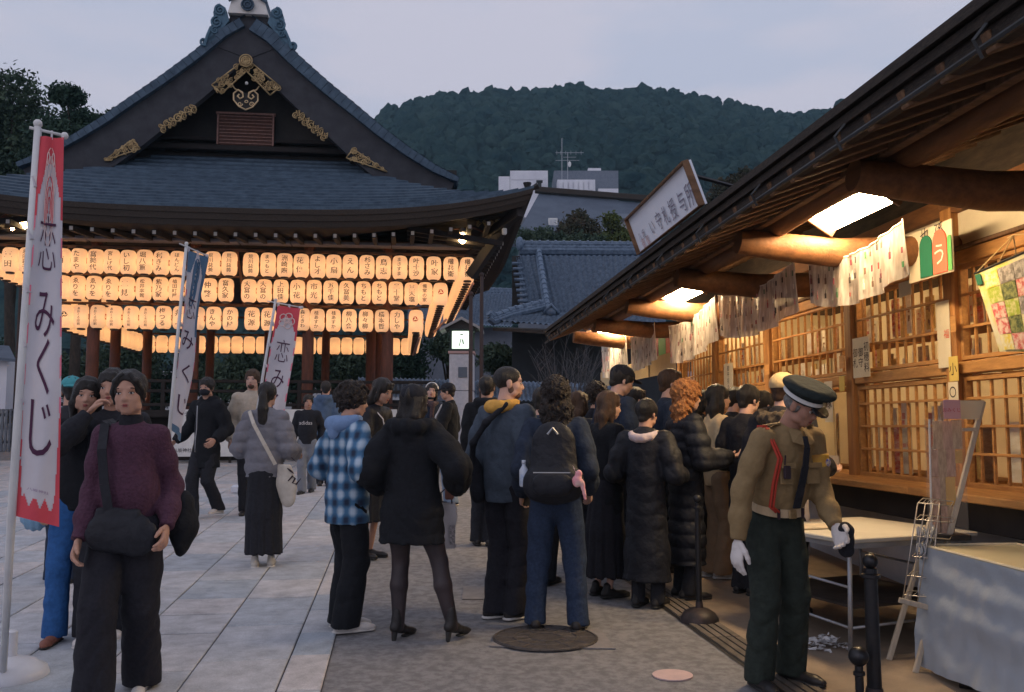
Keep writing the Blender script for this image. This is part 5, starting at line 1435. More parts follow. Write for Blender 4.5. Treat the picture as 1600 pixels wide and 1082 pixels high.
# colourful poster hung on cords by the near window
PU = 3.62
c4 = [P(1523, 420, 1), ]
def spt(px, py, u): v_ = SV(px, u, py); return S(u, v_, SZ(px, py, u))
t = thing('picture_poster', spt(1590, 550, PU), 'yellow-green picture poster with small photos hung on cords over the nearest window', 'poster')
TL = spt(1523, 428, PU); BL = spt(1562, 550, PU + .04)
vR = SV(1640, PU, 440); TR = S(PU, vR, SZ(1640, 378, PU)); BR = S(PU + .04, vR + .04, SZ(1640, 548, PU))
mb = MB(); mb.prism([TL, BL, BR, TR], tuple(su * .02) + (0,)); mk('backing', mb, mat('poster_bright', (.62, .58, .12), (.70, .66, .50), sc=4, rough=.4, lo=.4, hi=.6), parent=t)
def onp(a, b, off=.006):
 T = np.array(TL) * (1 - a) * (1 - b) + np.array(TR) * a * (1 - b) + np.array(BL) * (1 - a) * b + np.array(BR) * a * b
 return tuple(T - np.append(su, 0) * off)
pics = [mat('picture_%s' % n, c, c2, sc=26, rough=.4, lo=.42, hi=.58) for n, c, c2 in (('grass', (.35, .45, .05), (.65, .62, .30)), ('blossom', (.62, .12, .12), (.75, .60, .50)), ('stone', (.50, .46, .42), (.20, .18, .16)), ('shade', (.07, .10, .05), (.30, .32, .12)), ('sun', (.75, .62, .10), (.80, .76, .55)))]
rs = random.Random(5)
for iy in range(5):
 for ix in range(4):
  a0 = .12 + ix * .22; b0 = .06 + iy * .185; mb = MB()
  mb.prism([onp(a0, b0), onp(a0, b0 + .178), onp(a0 + .212, b0 + .178), onp(a0 + .212, b0)], tuple(-su * .004) + (0,)); mk('picture', mb, rs.choice(pics), parent=t)
mb = MB(); mb.prism([onp(.015, .03, .008), onp(.015, .16, .008), onp(.09, .16, .008), onp(.09, .03, .008)], tuple(-su * .004) + (0,)); mk('green_tag', mb, gp_m, parent=t)
mb = MB()
hook = spt(1583, 368, PU - .02)
for q in ((0.02, 0), (.35, 0), (.60, 0)): mb.tube([hook, onp(*q, .0)], .004, n=5)
mb.tube([spt(1574, 372, PU), hook, spt(1650, 360, PU)], .004, n=5)
mk('cord', mb, mat('cord', (.62, .45, .22)), parent=t)
mb = MB(); mb.tube([TL, TR], .008, n=6); mk('top_rod', mb, black_m, parent=t)
# notices pinned to posts and windows
notice_m = mat('notice_paper', (.74, .66, .50), (.66, .58, .42), sc=4, rough=.8)
note_y = mat('yellow_notice', (.70, .52, .14), (.62, .45, .12), sc=4, rough=.8)
def notice(px0, px1, py0, py1, u, lab, text=None, m=None, h=None, red=False, tm=None, name='paper_notice'):
 a, b = SV(px1, u, py1), SV(px0, u, py1); pm_ = (px0 + px1) / 2; z1 = SZ(pm_, py0, u); z0 = SZ(pm_, py1, u)
 t = thing(name, S(u, (a + b) / 2, z0), lab, 'notice')
 mb = MB(); mb.box(S(u, (a + b) / 2, (z0 + z1) / 2), (.006, b - a, z1 - z0), sax, .001); mk('sheet', mb, m or notice_m, parent=t)
 if text:
  cols = text.split('|'); lst = []
  for i, cx_t in enumerate(cols):
   n = len(cx_t)
   if not n: continue
   vq = b - (b - a) * (1 - (i + .5) / len(cols))
   fit = (z1 - z0) * .86; hh = min(fit / n / 1.02, (b - a) / len(cols) * .9)
   lst.append(place(vtext(cx_t, hh), S(u - .005, vq, (z0 + z1) / 2), tuple(-sv) + (0,), (0, 0, 1)))
  mk('lettering', mergeVF(*lst), tm or ink_m, parent=t)
UN = U - .075
notice(1334, 1360, 527, 590, UN - .02, 'cream notice with brush writing on the second pillar', '初穂料|御守|御札')
notice(1132, 1146, 568, 613, UN - .02, 'narrow white notice on the pillar right of the woman in the cream jacket', '御守授与')
notice(1467, 1487, 470, 575, UN, 'tall narrow paper strip with red brushwork at the window edge', '福|', tm=rp_m)
notice(1484, 1498, 557, 596, UN - .03, 'small yellow label on the near pillar above the white plate', '小', m=note_y)
notice(1483, 1498, 597, 628, UN - .03, 'small white plate with a ring mark on the near pillar', '○')
notice(1486, 1494, 494, 519, UN - .03, 'small plain wooden tag high on the near pillar', m=woodv_m, name='wooden_tag')
notice(1312, 1320, 556, 576, UN - .03, 'tiny wooden tag on the second pillar', m=woodv_m, name='wooden_tag')
notice(1312, 1320, 588, 612, UN - .03, 'tiny yellow label under the wooden tag on the second pillar', m=note_y)
notice(1196, 1202, 570, 586, UN - .03, 'tiny pale tag on the third pillar', m=woodv_m, name='wooden_tag')
notice(1255, 1306, 640, 745, U + .12, 'yellow backing sheet pasted in the open hatch behind the guard', m=mat('hatch_sheet', (.72, .55, .26), (.62, .45, .2), sc=2, rough=.8))
notice(1290, 1302, 596, 660, U - .14, 'hanging white paper strip beside the guard cap', '縁')
notice(1290, 1312, 712, 745, U + .05, 'red and white card low in the open hatch', '札', tm=rp_m)
notice(1405, 1424, 440, 463, 3.9, 'small blank cream card between sheet and near poster')
# sign board standing on the eave
t = thing('roof_sign', S(UE + .05, 6.5, ZE), 'white sign board with brown frame and faded brush writing leaning out above the eave', 'sign')
def eav(px, py, uo=0.0):
 u = UE + uo; return spt(px, py, u)
B0 = np.array(spt(1001, 405, UE)); B1 = np.array(spt(1099, 334, UE))
vB0, vB1 = SV(1001, UE, 405), SV(1099, UE, 335)
T0 = np.array(spt(986, 350, UE - .03)); T1 = np.array(spt(1084, 268, UE - .03))
B0 = np.array(S(UE, vB0, ZE + .02)); B1 = np.array(S(UE, vB1, ZE + .02))
hz = .30
T0 = np.array(S(UE - .10, vB0 + .02, ZE + .02 + hz)); T1 = np.array(S(UE - .10, vB1 + .02, ZE + .02 + hz))
nS = np.cross(B1 - B0, T0 - B0); nS /= np.linalg.norm(nS)
if nS[0] > 0: nS = -nS
board = mk('panel', MB().prism([tuple(B0), tuple(B1), tuple(T1), tuple(T0)], tuple(-nS * .03)), mat('faded_white_board', (.80, .84, .92), (.72, .76, .85), sc=2, rough=.7), parent=t)
mb = MB()
fwd = nS * .012
for a_, b_, w_ in ((T0, T1, .012), (B1, T1, .016), (B0, T0, .008), (B0, B1, .006)):
 mb.beam(tuple(a_ + fwd), tuple(b_ + fwd), w_, .045, up=tuple(nS))
mk('frame', mb, rafter_m, parent=t)
az = (T0 - B0) / np.linalg.norm(T0 - B0); axx = (B1 - B0) / np.linalg.norm(B1 - B0)
lst = []; tx = ['お', '守', '所', '札', '授', '与', '御', '神']
Lb = np.linalg.norm(B1 - B0)
for i, (s, tx_, h) in enumerate(((.10, '八', .09), (.17, '坂', .09), (.33, 'い', .14), (.45, '守', .16), (.56, '札', .16), (.67, '授', .17), (.80, '与', .17), (.92, '所', .19))):
 V, F = vtext(tx_, h * .95); lst.append(place((V, F), B0 + axx * Lb * s + az * (.115) + nS * .008, axx, az))
mk('lettering', mergeVF(*lst), mat('faded_ink', (.16, .15, .20), (.36, .34, .42), sc=40, rough=.9), parent=t)
V, F = vtext('御', .10); mk('red_lettering', mergeVF(place((V, F), B0 + axx * Lb * .12 + az * .05 + nS * .008, axx, az), place((V * .9, F), B0 + axx * Lb * .20 + az * .05 + nS * .008, axx, az)), mat('faded_red', (.55, .30, .28), (.6, .45, .48), sc=40), parent=t)
mb = MB()
for s in (.15, .85): q = B0 * (1 - s) + B1 * s; mb.tube([tuple(q + az * .3 - nS * .03), tuple(q + np.array([su[0] * .5, su[1] * .5, .15]))], .015, n=5)
mk('stay', mb, iron_m, parent=t)
# ================================================================== NOBORI BANNERS
cloth_m = mat('banner_cloth', (.66, .63, .66), (.58, .56, .60), sc=3, rough=.8, trans=.18, bump=.15, bsc=25)
bred_m = mat('banner_red', (.74, .10, .12), (.66, .08, .11), sc=5, rough=.8, trans=.12)
bpink_m = mat('banner_pink', (.78, .22, .30), rough=.8); bblue_m = mat('banner_blue', (.12, .22, .34), (.08, .16, .26), sc=5, rough=.8); bwhite2 = mat('banner_motif', (.80, .62, .58), rough=.8)
def banner(name_lab, top_l, top_r, bot_l, bot_r, Yt, Yb, skew=0.0, text='恋みくじ', tcells=((.25, .115), (.50, .09), (.70, .10), (.86, .09)), main=bred_m, stripe=bpink_m, base_px=None, pole_r=.016, small='八坂神社', emb='rose', ylr=0.0, bow=0.0, tsize=.21):
 """cloth spanned between four picture points, at depth Yt (top) .. Yb (bottom); ylr = extra depth of the right edge"""
 TL = np.array(P(*top_l, Yt)); TR = np.array(P(*top_r, Yt + ylr)); BL = np.array(P(*bot_l, Yb)); BR = np.array(P(*bot_r, Yb + ylr))
 nrm = np.cross(TR - TL, BL - TL); nrm /= np.linalg.norm(nrm)
 if nrm[1] > 0: nrm = -nrm
 Wd = np.linalg.norm(TR - TL); Hh = np.linalg.norm(BL - TL)
 base = P(base_px[0], base_px[1], 1) if base_px else None
 foot = G(*base_px)
 t = thing('nobori_banner', foot, name_lab, 'banner')
 def pt(s, w, off=0.0):
  q = TL * (1 - s) * (1 - w) + TR * s * (1 - w) + BL * (1 - s) * w + BR * s * w
  rip = .022 * math.sin(w * 9 + s * 2.2) * s + .012 * math.sin(s * 7 + w * 5) + bow * math.sin(w * math.pi) * s
  return q + nrm * (rip + off)
 ns, nw = 14, 60
 mb = MB(); mb.grid([[pt(i / ns, j / nw) for i in range(ns + 1)] for j in range(nw + 1)])
 cl = mk('cloth', mb, cloth_m, parent=t, smooth=True)
 # printed red field: top arch, tapering side bands, scalloped foot
 def region(fn, m, name, n1=14, n2=60, off=.0035):
  g_ = MB(); fs_ = []
  vs_ = [tuple(pt(i / n1, j / n2, off)) for j in range(n2 + 1) for i in range(n1 + 1)]
  for j in range(n2):
   for i in range(n1):
    if fn((i + .5) / n1, (j + .5) / n2): fs_.append((j * (n1 + 1) + i, j * (n1 + 1) + i + 1, (j + 1) * (n1 + 1) + i + 1, (j + 1) * (n1 + 1) + i))
  if fs_: g_.add(vs_, fs_); return mk(name, g_, m, parent=cl, smooth=True)
 def red(s, w):
  e = min(s, 1 - s)
  if main is bblue_m: return (w < .12 and abs(s - .5) > .08 + 2.4 * w) or (w < .45 and s > .86) or w > .96
  if w < .075: return True
  if w < .16: return abs(s - .5) > .10 + (.26 * ((w - .075) / .085) ** .6)
  if w < .22 and e < .08: return True
  if w > .955 + .012 * math.sin(s * 26): return True
  if w > .72: return e < .035 + .11 * ((w - .72) / .28) ** 1.2
  return False
 def pnk(s, w):
  e = min(s, 1 - s)
  return .22 < w < .72 and e < .055 and (math.sin(w * 61 + s * 9) > -.1)
 region(red, main, 'printed_border', 40, 150, .003)
 region(pnk, stripe, 'printed_band', 40, 150, .003)
 # emblem: looping knot lines
 mb = MB()
 es = Wd
 def ep(x, z): return tuple(pt(.5 + x, (.115 + z), .006))
 asp = Wd / Hh
 if emb == 'knot':
  for r_ in (.17, .125, .075):
   mb.tube([ep(r_ * math.sin(a), (.06 + r_ * 1.15 * math.cos(a) * .5 + .02) * 1.0 * 1.0) for a in np.linspace(.0, 2 * math.pi, 22)], Wd * .016, n=4)
   mb.tube([ep(r_ * 1.15 * math.sin(a) - .0, (-.0 + r_ * 1.2 * math.cos(a) * .42)) for a in np.linspace(0, 2 * math.pi, 22)], Wd * .014, n=4)
  for s_ in (-1, 1): mb.tube([ep(.10 * s_ + .05 * math.sin(a), -.055 + .018 * math.cos(a)) for a in np.linspace(0, 6.28, 12)], Wd * .02, n=4)
  mb.tube([ep(-.02 + .03 * math.sin(k), -.06 + k * .012) for k in range(6)], Wd * .02, n=4)
 else:
  for k in range(5):
   a0 = k * 2 * math.pi / 5
   c = (.19 * math.cos(a0), .19 * math.sin(a0) * asp)
   mb.tube([ep(c[0] + .15 * math.cos(a), c[1] - .02 + .15 * math.sin(a) * asp) for a in np.linspace(0, 2 * math.pi, 12)], Wd * .022, n=4)
  mb.tube([ep(.10 * math.cos(a), -.02 + .10 * math.sin(a) * asp) for a in np.linspace(0, 2 * math.pi, 12)], Wd * .03, n=4)
 mk('printed_emblem', mb, bwhite2 if main is bred_m and emb != 'knot' else (bwhite2 if main is bred_m else bblue_m), parent=cl)
 if emb == 'knot' and main is bred_m:
  mb = MB()
  for r_ in (.15, .10, .05): mb.tube([ep(r_ * math.sin(a), (.075 + r_ * .55 * math.cos(a))) for a in np.linspace(.9, 2 * math.pi - .9, 18)], Wd * .022, n=4)
  mk('printed_emblem_lines', mb, bred_m, parent=cl)
 if text:
  lst = []
  for ch, (w, h) in zip(text, tcells):
   V, F = glyphs(ch, 3, -.012 if ch == '恋' else 0)
   if len(V) == 0: continue
   cx_ = (V[:, 0].min() + V[:, 0].max()) / 2; cz_ = (V[:, 2].min() + V[:, 2].max()) / 2
   hh = h / max(V[:, 2].max() - V[:, 2].min(), .55)
   ww = (.55 if ch != 'く' else .34) / max(V[:, 0].max() - V[:, 0].min(), .3) / .82
   out = [pt(.5 + (x - cx_) * ww * .82, w - (z - cz_) * hh, .005) for x, y, z in V]
   lst.append((np.array(out), F))
  mk('lettering', mergeVF(*lst), mat('plum_ink', (.075, .025, .06)) if 'plum_ink' not in bpy.data.materials else bpy.data.materials['plum_ink'], parent=cl)
 if small:
  lst = []
  for i, ch in enumerate(small):
   V, F = glyphs(ch, 2); out = [pt(.30 + i * .13 + (x - .5) * .13, .925 - (z - .4) * .13 * Wd / Hh, .005) for x, y, z in V]; lst.append((np.array(out), F))
  mk('small_lettering', mergeVF(*lst), mat('mauve_ink', (.30, .20, .34)) if 'mauve_ink' not in bpy.data.materials else bpy.data.materials['mauve_ink'], parent=cl)
 # pole, top rod and loops
 mb = MB(); up = TL - (TR - TL) * .10 + np.array([0, 0, Hh * .035]); lowp = BL - (TR - TL) * .10
 mid = (up + lowp) / 2 + (TL - TR) * .02
 mb.tube([foot, tuple(lowp), tuple(mid), tuple(up)], [pole_r * 1.15, pole_r * 1.1, pole_r, pole_r * .9], n=8); mb.ball(tuple(up), pole_r * 1.3)
 mk('pole', mb, paint_m, parent=t, smooth=True)
 mb = MB(); a_ = TL - (TR - TL) * .45 + np.array([0, 0, Hh * .022]); b_ = TR + (TR - TL) * .05 + np.array([0, 0, Hh * .010])
 mb.tube([tuple(a_), tuple(b_)], pole_r * .45, n=6); mb.ball(tuple(b_), pole_r * 1.1); mk('top_rod', mb, paint_m, parent=t, smooth=True)
 mb = MB()
 for s in (.03, .5, .97):
  q = pt(s, 0); r_ = a_ + (b_ - a_) * ((.45 + s) / 1.5); mb.beam(tuple(q - np.array([0, 0, .01])), tuple(r_ + np.array([0, 0, .01])), Wd * .09, .006)
 for k in range(1, 7): q = pt(0, k / 7); r_ = up + (lowp - up) * k / 7; mb.beam(tuple(q), tuple(r_), .03, .012)
 mk('loops', mb, cloth_m, parent=t)
 return t, foot
t, ft = banner('largest white and red banner reading 恋みくじ on a white pole at the left edge', (62, 214), (99, 218), (22, 806), (93, 824), 4.05, 3.95, base_px=(4, 1066), emb='knot',
       tcells=((.285, .145), (.475, .12), (.61, .145), (.77, .14)), pole_r=.016, ylr=.05)
mb = MB(); c = G(14, 1062)
mb.lathe([(.20, 0), (.205, .02), (.19, .06), (.13, .10), (.05, .125), (.035, .13), (.035, .26), (.022, .27)], c, 32); mk('water_base', mb, mat('white_plastic', (.62, .64, .70), (.52, .54, .60), sc=4, rough=.35), parent=t, smooth=40)
t, ft = banner('thin white and blue banner turned nearly edge-on behind the front woman', (294, 392), (322, 402), (268, 672), (286, 690), 8.2, 8.1, base_px=(268, 850), main=bblue_m, stripe=bpink_m, emb='knot', small=None, text='恋みくじ', tcells=((.30, .12), (.48, .10), (.66, .10), (.84, .10)), ylr=.35, pole_r=.015)
mb = MB(); mb.lathe([(.20, 0), (.205, .02), (.19, .06), (.13, .10), (.05, .125), (.03, .2)], ft, 28); mk('water_base', mb, bpy.data.materials['white_plastic'], parent=t, smooth=40)
t, ft = banner('white and red banner reading 恋みくじ behind the woman in the grey puffer jacket', (434, 478), (470, 483), (396, 706), (434, 716), 9.0, 8.9, base_px=(392, 770), emb='rose', text='恋みくじ', small=None, tcells=((.30, .15), (.49, .12), (.66, .14), (.83, .13)), pole_r=.015)
mb = MB(); mb.lathe([(.20, 0), (.205, .02), (.19, .06), (.13, .10), (.05, .125), (.03, .2)], ft, 28); mk('water_base', mb, bpy.data.materials['white_plastic'], parent=t, smooth=40)
# stray white base block by the dark bag
c = G(268, 852);
mb = MB(); mb.box((c[0], c[1], c[2] + .04), (.30, .26, .10), b=.03); mk('white_block', mb, bpy.data.materials['white_plastic'], loc=c, label='low white weight block on the paving behind the front woman', cat='weight')
c = G(374, 772)
mb = MB(); mb.box((c[0], c[1], c[2] + .07), (.22, .2, .14), b=.03); mk('white_block', mb, bpy.data.materials['white_plastic'], loc=c, label='small white weight block left of the puffer jacket woman', cat='weight')
# ================================================================== TABLES
def ztab(h, y): return gz(y) + h
top_m = mat('table_top', (.60, .56, .47), (.50, .46, .38), sc=2.5, rough=.5, bump=.1, bsc=30)
def plane_pt(px, py, z):
 r = ray(px, py); k = (z - CAMZ) / r[2]; return np.array([r[0] * k, r[1] * k, z])
zt = gz(5.9) + .70
A_ = plane_pt(1322, 843, zt); B_ = plane_pt(1528, 831, zt); C_ = plane_pt(1380, 806, zt); D_ = A_ + (C_ - B_)
t = thing('folding_table', (float((A_ + C_)[0] / 2), float((A_ + C_)[1] / 2), gz(5.9)), 'pale-topped folding table with steel legs beside the guard', 'table')
ax1 = (B_ - A_); l1 = np.linalg.norm(ax1); ax1 /= l1; ax2 = np.array([-ax1[1], ax1[0], 0]); l2 = abs(np.dot(D_ - A_, ax2))
cen = A_ + ax1 * l1 / 2 + ax2 * l2 / 2
tax = (tuple(ax1), tuple(ax2), (0, 0, 1))
mb = MB(); mb.box(tuple(cen - np.array([0, 0, .015])), (l1, l2, .03), tax, .006); mk('table_top', mb, top_m, parent=t)
mb = MB()
for s in (-1, 1):
 mb.box(tuple(cen + ax2 * s * (l2 / 2 - .03) - np.array([0, 0, .045])), (l1 - .08, .025, .035), tax)
 mb.box(tuple(cen + ax1 * s * (l1 / 2 - .05) - np.array([0, 0, .045])), (.025, l2 - .08, .035), tax)
mk('apron_frame', mb, steel_m, parent=t)
for s1 in (-1, 1):
 for s2 in (-1, 1):
  q = cen + ax1 * s1 * (l1 / 2 - .07) + ax2 * s2 * (l2 / 2 - .05); g_ = gz(q[1])
  mb = MB(); mb.tube([(q[0], q[1], zt - .05), (q[0] + ax1[0] * s1 * .02, q[1] + ax1[1] * s1 * .02, g_ + .01)], .014, n=10); mb.ball((q[0] + ax1[0] * s1 * .02, q[1] + ax1[1] * s1 * .02, g_ + .015), .018); mk('leg', mb, steel_m, parent=t, smooth=True)
mb = MB()
for s1 in (-1, 1):
 a_ = cen + ax1 * s1 * (l1 / 2 - .06) + ax2 * (l2 / 2 - .05); b_ = cen + ax1 * s1 * (l1 / 2 - .06) - ax2 * (l2 / 2 - .05)
 for hz_ in (.18, .42): mb.tube([(a_[0], a_[1], gz(a_[1]) + hz_), (b_[0], b_[1], gz(b_[1]) + hz_)], .009, n=6)
for s2 in (-1, 1):
 a_ = cen - ax1 * (l1 / 2 - .06) + ax2 * s2 * (l2 / 2 - .05); b_ = cen + ax1 * (l1 / 2 - .06) + ax2 * s2 * (l2 / 2 - .05)
 mb.tube([(a_[0], a_[1], gz(a_[1]) + .18), (b_[0], b_[1], gz(b_[1]) + .18)], .009, n=6)
mk('brace', mb, steel_m, parent=t, smooth=True)
mb = MB(); mb.box(tuple(cen + np.array([0, 0, -.42])), (l1 - .2, l2 - .12, .015), tax); mk('lower_shelf', mb, dwood_m, parent=t)
# a shallow tray and papers on top
q = cen - ax1 * .30 + ax2 * .05
mb = MB(); mb.box((q[0], q[1], zt + .008), (.34, .22, .014), tax, .004); mk('paper_bundle', mb, mat('bundle', (.45, .38, .28), (.6, .5, .36), sc=12), loc=(q[0], q[1], zt), label='flat bundle of folded cloth on the pale table', cat='cloth')
# crumpled white paper pile
mb = MB(); c = G(1292, 1012)
rs = random.Random(3)
for k in range(120):
 a = rs.uniform(0, 6.28); r_ = rs.uniform(0, 1) ** .6; x = c[0] + .17 * r_ * math.cos(a); y = c[1] + .12 * r_ * math.sin(a); z = gz(y) + rs.uniform(.004, .085) * (1.1 - r_)
 p = [Vector((x, y, z)) + Vector((rs.uniform(-.03, .03), rs.uniform(-.03, .03), rs.uniform(-.004, .02))) for _ in range(4)]
 mb.add([tuple(v) for v in p], [(0, 1, 2), (0, 2, 3)])
mk('paper_heap', mb, mat('white_paper', (.72, .71, .72), rough=.8), loc=c, label='heap of crumpled white fortune papers on the floor beneath the table', cat='paper heap', kind='stuff')
# ---- cloth covered table at the right edge
zc = gz(4.8) + .72
a_ = plane_pt(1441, 853, zc); b_ = plane_pt(1572, 848, zc); d_ = plane_pt(1600, 893, zc)
axv = (d_ - a_); axv /= np.linalg.norm(axv); axu = np.array([-axv[1], axv[0], 0]);
if axu[0] < 0: axu = -axu
wU = .58; LV = 1.75
t = thing('covered_table', tuple(a_ * [1, 1, 0] + np.array([.3, -.8, gz(4.8)])), 'long table draped with pale blue cloth at the right edge', 'table')
cen = a_ + axu * wU / 2 + axv * LV / 2
cax = (tuple(axu), tuple(axv), (0, 0, 1))
mb = MB(); mb.box(tuple(cen - np.array([0, 0, .012])), (wU, LV, .025), cax, .006); mk('table_top', mb, mat('yellowed_top', (.52, .47, .33), (.44, .40, .27), sc=2, rough=.35), parent=t)
mb = MB()
for s in (-1, 1): mb.tube([tuple(cen + axu * s * wU / 2 - axv * LV / 2 + np.array([0, 0, .004])), tuple(cen + axu * s * wU / 2 + axv * LV / 2 + np.array([0, 0, .004]))], .009, n=6)
mb.tube([tuple(cen - axu * wU / 2 - axv * LV / 2 + np.array([0, 0, .004])), tuple(cen + axu * wU / 2 - axv * LV / 2 + np.array([0, 0, .004]))], .009, n=6)
mk('edge_trim', mb, mat('pale_trim', (.66, .58, .42)), parent=t)
for s1 in (-1, 1):
 for s2 in (-1, 1):
  q = cen + axu * s1 * (wU / 2 - .05) + axv * s2 * (LV / 2 - .08); mb = MB(); mb.tube([(q[0], q[1], zc - .02), (q[0], q[1], gz(q[1]))], .014, n=8); mk('leg', mb, steel_m, parent=t, smooth=True)
# drape: swagged folds from the two top corners
def drape(origin, along, outw, Lg, seed, drop=.66):
 nx, nz_ = 90, 60; rows_ = []
 for j in range(nz_ + 1):
  w = j / nz_; r_ = []
  for i in range(nx + 1):
   s = i / nx; x = s * Lg
   # swag folds: arcs hanging from corners
   dA_ = math.hypot(s * 1.6, w);
   sw = w - .42 * math.sin(math.pi * min(1, s * .95 + .02)) * (1 - w) * .9
   f = .008 * math.sin(sw * 16 + 1.3 * math.sin(s * 3)) * math.exp(-((w - .32) / .30) ** 2) * math.sin(math.pi * min(1, s + .05)) ** .6
   f += .004 * math.sin(x * 17 + 2 * w + seed) * w ** 1.5 + .003 * math.sin(x * 47 + 4 * w) * w
   f += .020 * mnoise.noise(Vector((x * 2.2, w * 3.4, seed))) + .008 * mnoise.noise(Vector((x * 9, w * 7, seed)))
   f += .035 * w * (.5 + .5 * math.sin(x * 3.2 + seed))
   hem = drop * (1 + .02 * math.sin(x * 5 + seed))
   p = np.array(origin) + np.array(along) * x + np.array(outw) * (.012 + f + .03 * w) - np.array([0, 0, w * hem])
   r_.append(tuple(p))
  rows_.append(r_)
 return rows_
mb = MB()
mb.grid(drape(a_, -axv * -1, -axu, LV, 1.0))
mb.grid(drape(a_ + axu * wU, -axu, axv * -1 if False else (-axv), wU, 2.0))
cl = mat('pale_blue_sheet', (.47, .52, .58), (.41, .47, .54), sc=1.2, rough=.85, trans=.15, bump=.5, bsc=22, bdist=.008)
d0 = mk('draped_cloth', mb, cl, parent=t, smooth=True)
# bundle under the cloth
mb = MB(); q = G(1500, 1076)
mb.tube([(q[0] + .0, q[1] + .0, gz(q[1]) + .03), (q[0] + .25, q[1] - .18, gz(q[1]) + .03), (q[0] + .5, q[1] - .3, gz(q[1]) + .03)], .03, n=8); mk('dark_sandbag', mb, iron_m, loc=q, smooth=True, label='dark rolled weight lying at the foot of the blue cloth', cat='weight')
# ================================================================== STANCHIONS
def post_px(px, py_base, py_top, r, lab, dome=None, ball=None, Y=None, two=False):
 b = G(px, py_base);
 t = thing('iron_stanchion', b, lab, 'stanchion')
 zt_ = P(px, py_top, b[1])[2]
 mb = MB(); mb.tube([(b[0], b[1], b[2] + .02), (b[0], b[1], zt_)], [r, r * .9], n=14); mk('shaft', mb, iron_m, parent=t, smooth=40)
 if ball:
  mb = MB(); mb.lathe([(r * .9, -.05), (r * 1.3, -.045), (r * 1.3, -.03), (r * .6, -.02), (r * .55, .0)], (b[0], b[1], zt_), 14); mb.ball((b[0], b[1], zt_ + ball * .9), ball, 16, 12); mk('ball_finial', mb, iron_m, parent=t, smooth=40)
 if dome:
  mb = MB(); mb.lathe([(dome, 0), (dome * .98, .03), (dome * .8, .065), (dome * .5, .09), (r * 1.3, .10), (r * 1.1, .14)], b, 24); mk('dome_base', mb, mat('rust_iron', (.06, .045, .045), (.03, .028, .03), sc=12, rough=.5, metal=.4) if 'rust_iron' not in bpy.data.materials else bpy.data.materials['rust_iron'], parent=t, smooth=40)
 return t, b, zt_
post_px(1093, 972, 786, .021, 'slim iron stanchion with a domed base in the queue beside the drain', dome=.135, ball=.03)
post_px(1368, 1120, 888, .036, 'tall dark iron stanchion with a ball top between table and blue cloth', ball=.038, dome=.12)
post_px(1345, 1130, 1040, .022, 'short iron stanchion with a large ball top beside the taller one', ball=.048, dome=.1)
t2, b2, z2 = post_px(1347, 870, 786, .022, 'far small iron stanchion behind the pale table', ball=.028, dome=.1)
mb = MB(); c1 = G(1345, 1130); z_ = P(1345, 1030, c1[1])[2]
# ================================================================== A-FRAME STAND WITH WIRE RACK
frame_m = mat('pale_painted_wood', (.50, .44, .36), (.40, .35, .28), sc=5, stretch=(6, 6, 1), rough=.6)
t = thing('display_stand', (float(G(1440, 1010)[0]), float(G(1440, 1010)[1]), G(1440, 1010)[2]), 'pale slanting wooden display stand with a wire rack, beside the blue cloth', 'display stand')
YA = 5.35
legs = [((1389, 1032), (1458, 800), 5.15, 5.30), ((1430, 1052), (1478, 870), 5.05, 5.2), ((1478, 858), (1536, 628), 5.42, 5.5)]
for (p0, p1, ya, yb2) in legs:
 mb = MB(); a0 = G(*p0) if p0[1] > 1000 else P(*p0, ya); b0 = P(*p1, a0[1] + .12)
 mb.beam(a0, b0, .028, .028, up=(0, -1, .2), ch=.003); mk('leg', mb, frame_m, parent=t)
mb = MB(); a0 = G(1440, 1035);
mb.beam(P(1405, 938, 5.25), P(1452, 950, 5.25), .03, .025, up=(0, -1, 0), ch=.003)
mk('cross_bar', mb, frame_m, parent=t)
mb = MB(); mb.prism([P(1497, 626, 5.5), P(1538, 626, 5.5), P(1530, 656, 5.5), P(1497, 655, 5.5)], (0, .015, 0)); mk('blank_placard', mb, mat('placard', (.66, .56, .38), rough=.7), parent=t)
mb = MB(); mb.beam(P(1497, 672, 5.5), P(1527, 671, 5.5), .02, .015, up=(0, -1, 0)); mk('cross_bar', mb, frame_m, parent=t)
# wire rack
mb = MB(); Yw = 5.28
def W_(px, py, dy=0): return P(px, py, Yw + dy)
lv = [(1434, 1468, 786), (1430, 1470, 812), (1428, 1466, 838), (1425, 1462, 870), (1418, 1455, 900), (1412, 1450, 930)]
for i, (x0, x1, y) in enumerate(lv):
 ring_ = [W_(x0, y), W_(x1 + 18, y + 5), W_(x1 + 22, y - 2, .12), W_(x0 + 8, y - 7, .12)]
 mb.tube(ring_, .0035, n=5, closed=True)
 for k in range(5): s = k / 5; mb.tube([W_(x0 + (x1 - x0) * s, y + 1, 0), W_(x0 + (x1 - x0) * s + 7, y - 6, .12)], .002, n=4)
for x0, x1 in ((1434, 1410), (1446, 1422), (1458, 1434), (1468, 1452)):
 mb.tube([W_(x0, 786), W_(x1, 940)], .0035, n=5)
mk('wire_rack', mb, mat('wire', (.55, .50, .45), rough=.35, metal=.7), parent=t, smooth=True)
mb = MB(); rs = random.Random(8)
for k in range(26):
 p = W_(rs.uniform(1432, 1462), rs.uniform(820, 850), rs.uniform(0, .1)); mb.tube([p, (p[0] + rs.uniform(-.02, .02), p[1], p[2] - .05), (p[0] + rs.uniform(-.03, .03), p[1], p[2] - .09)], .006, n=5)
mk('clips', mb, steel_m, parent=t, smooth=True)
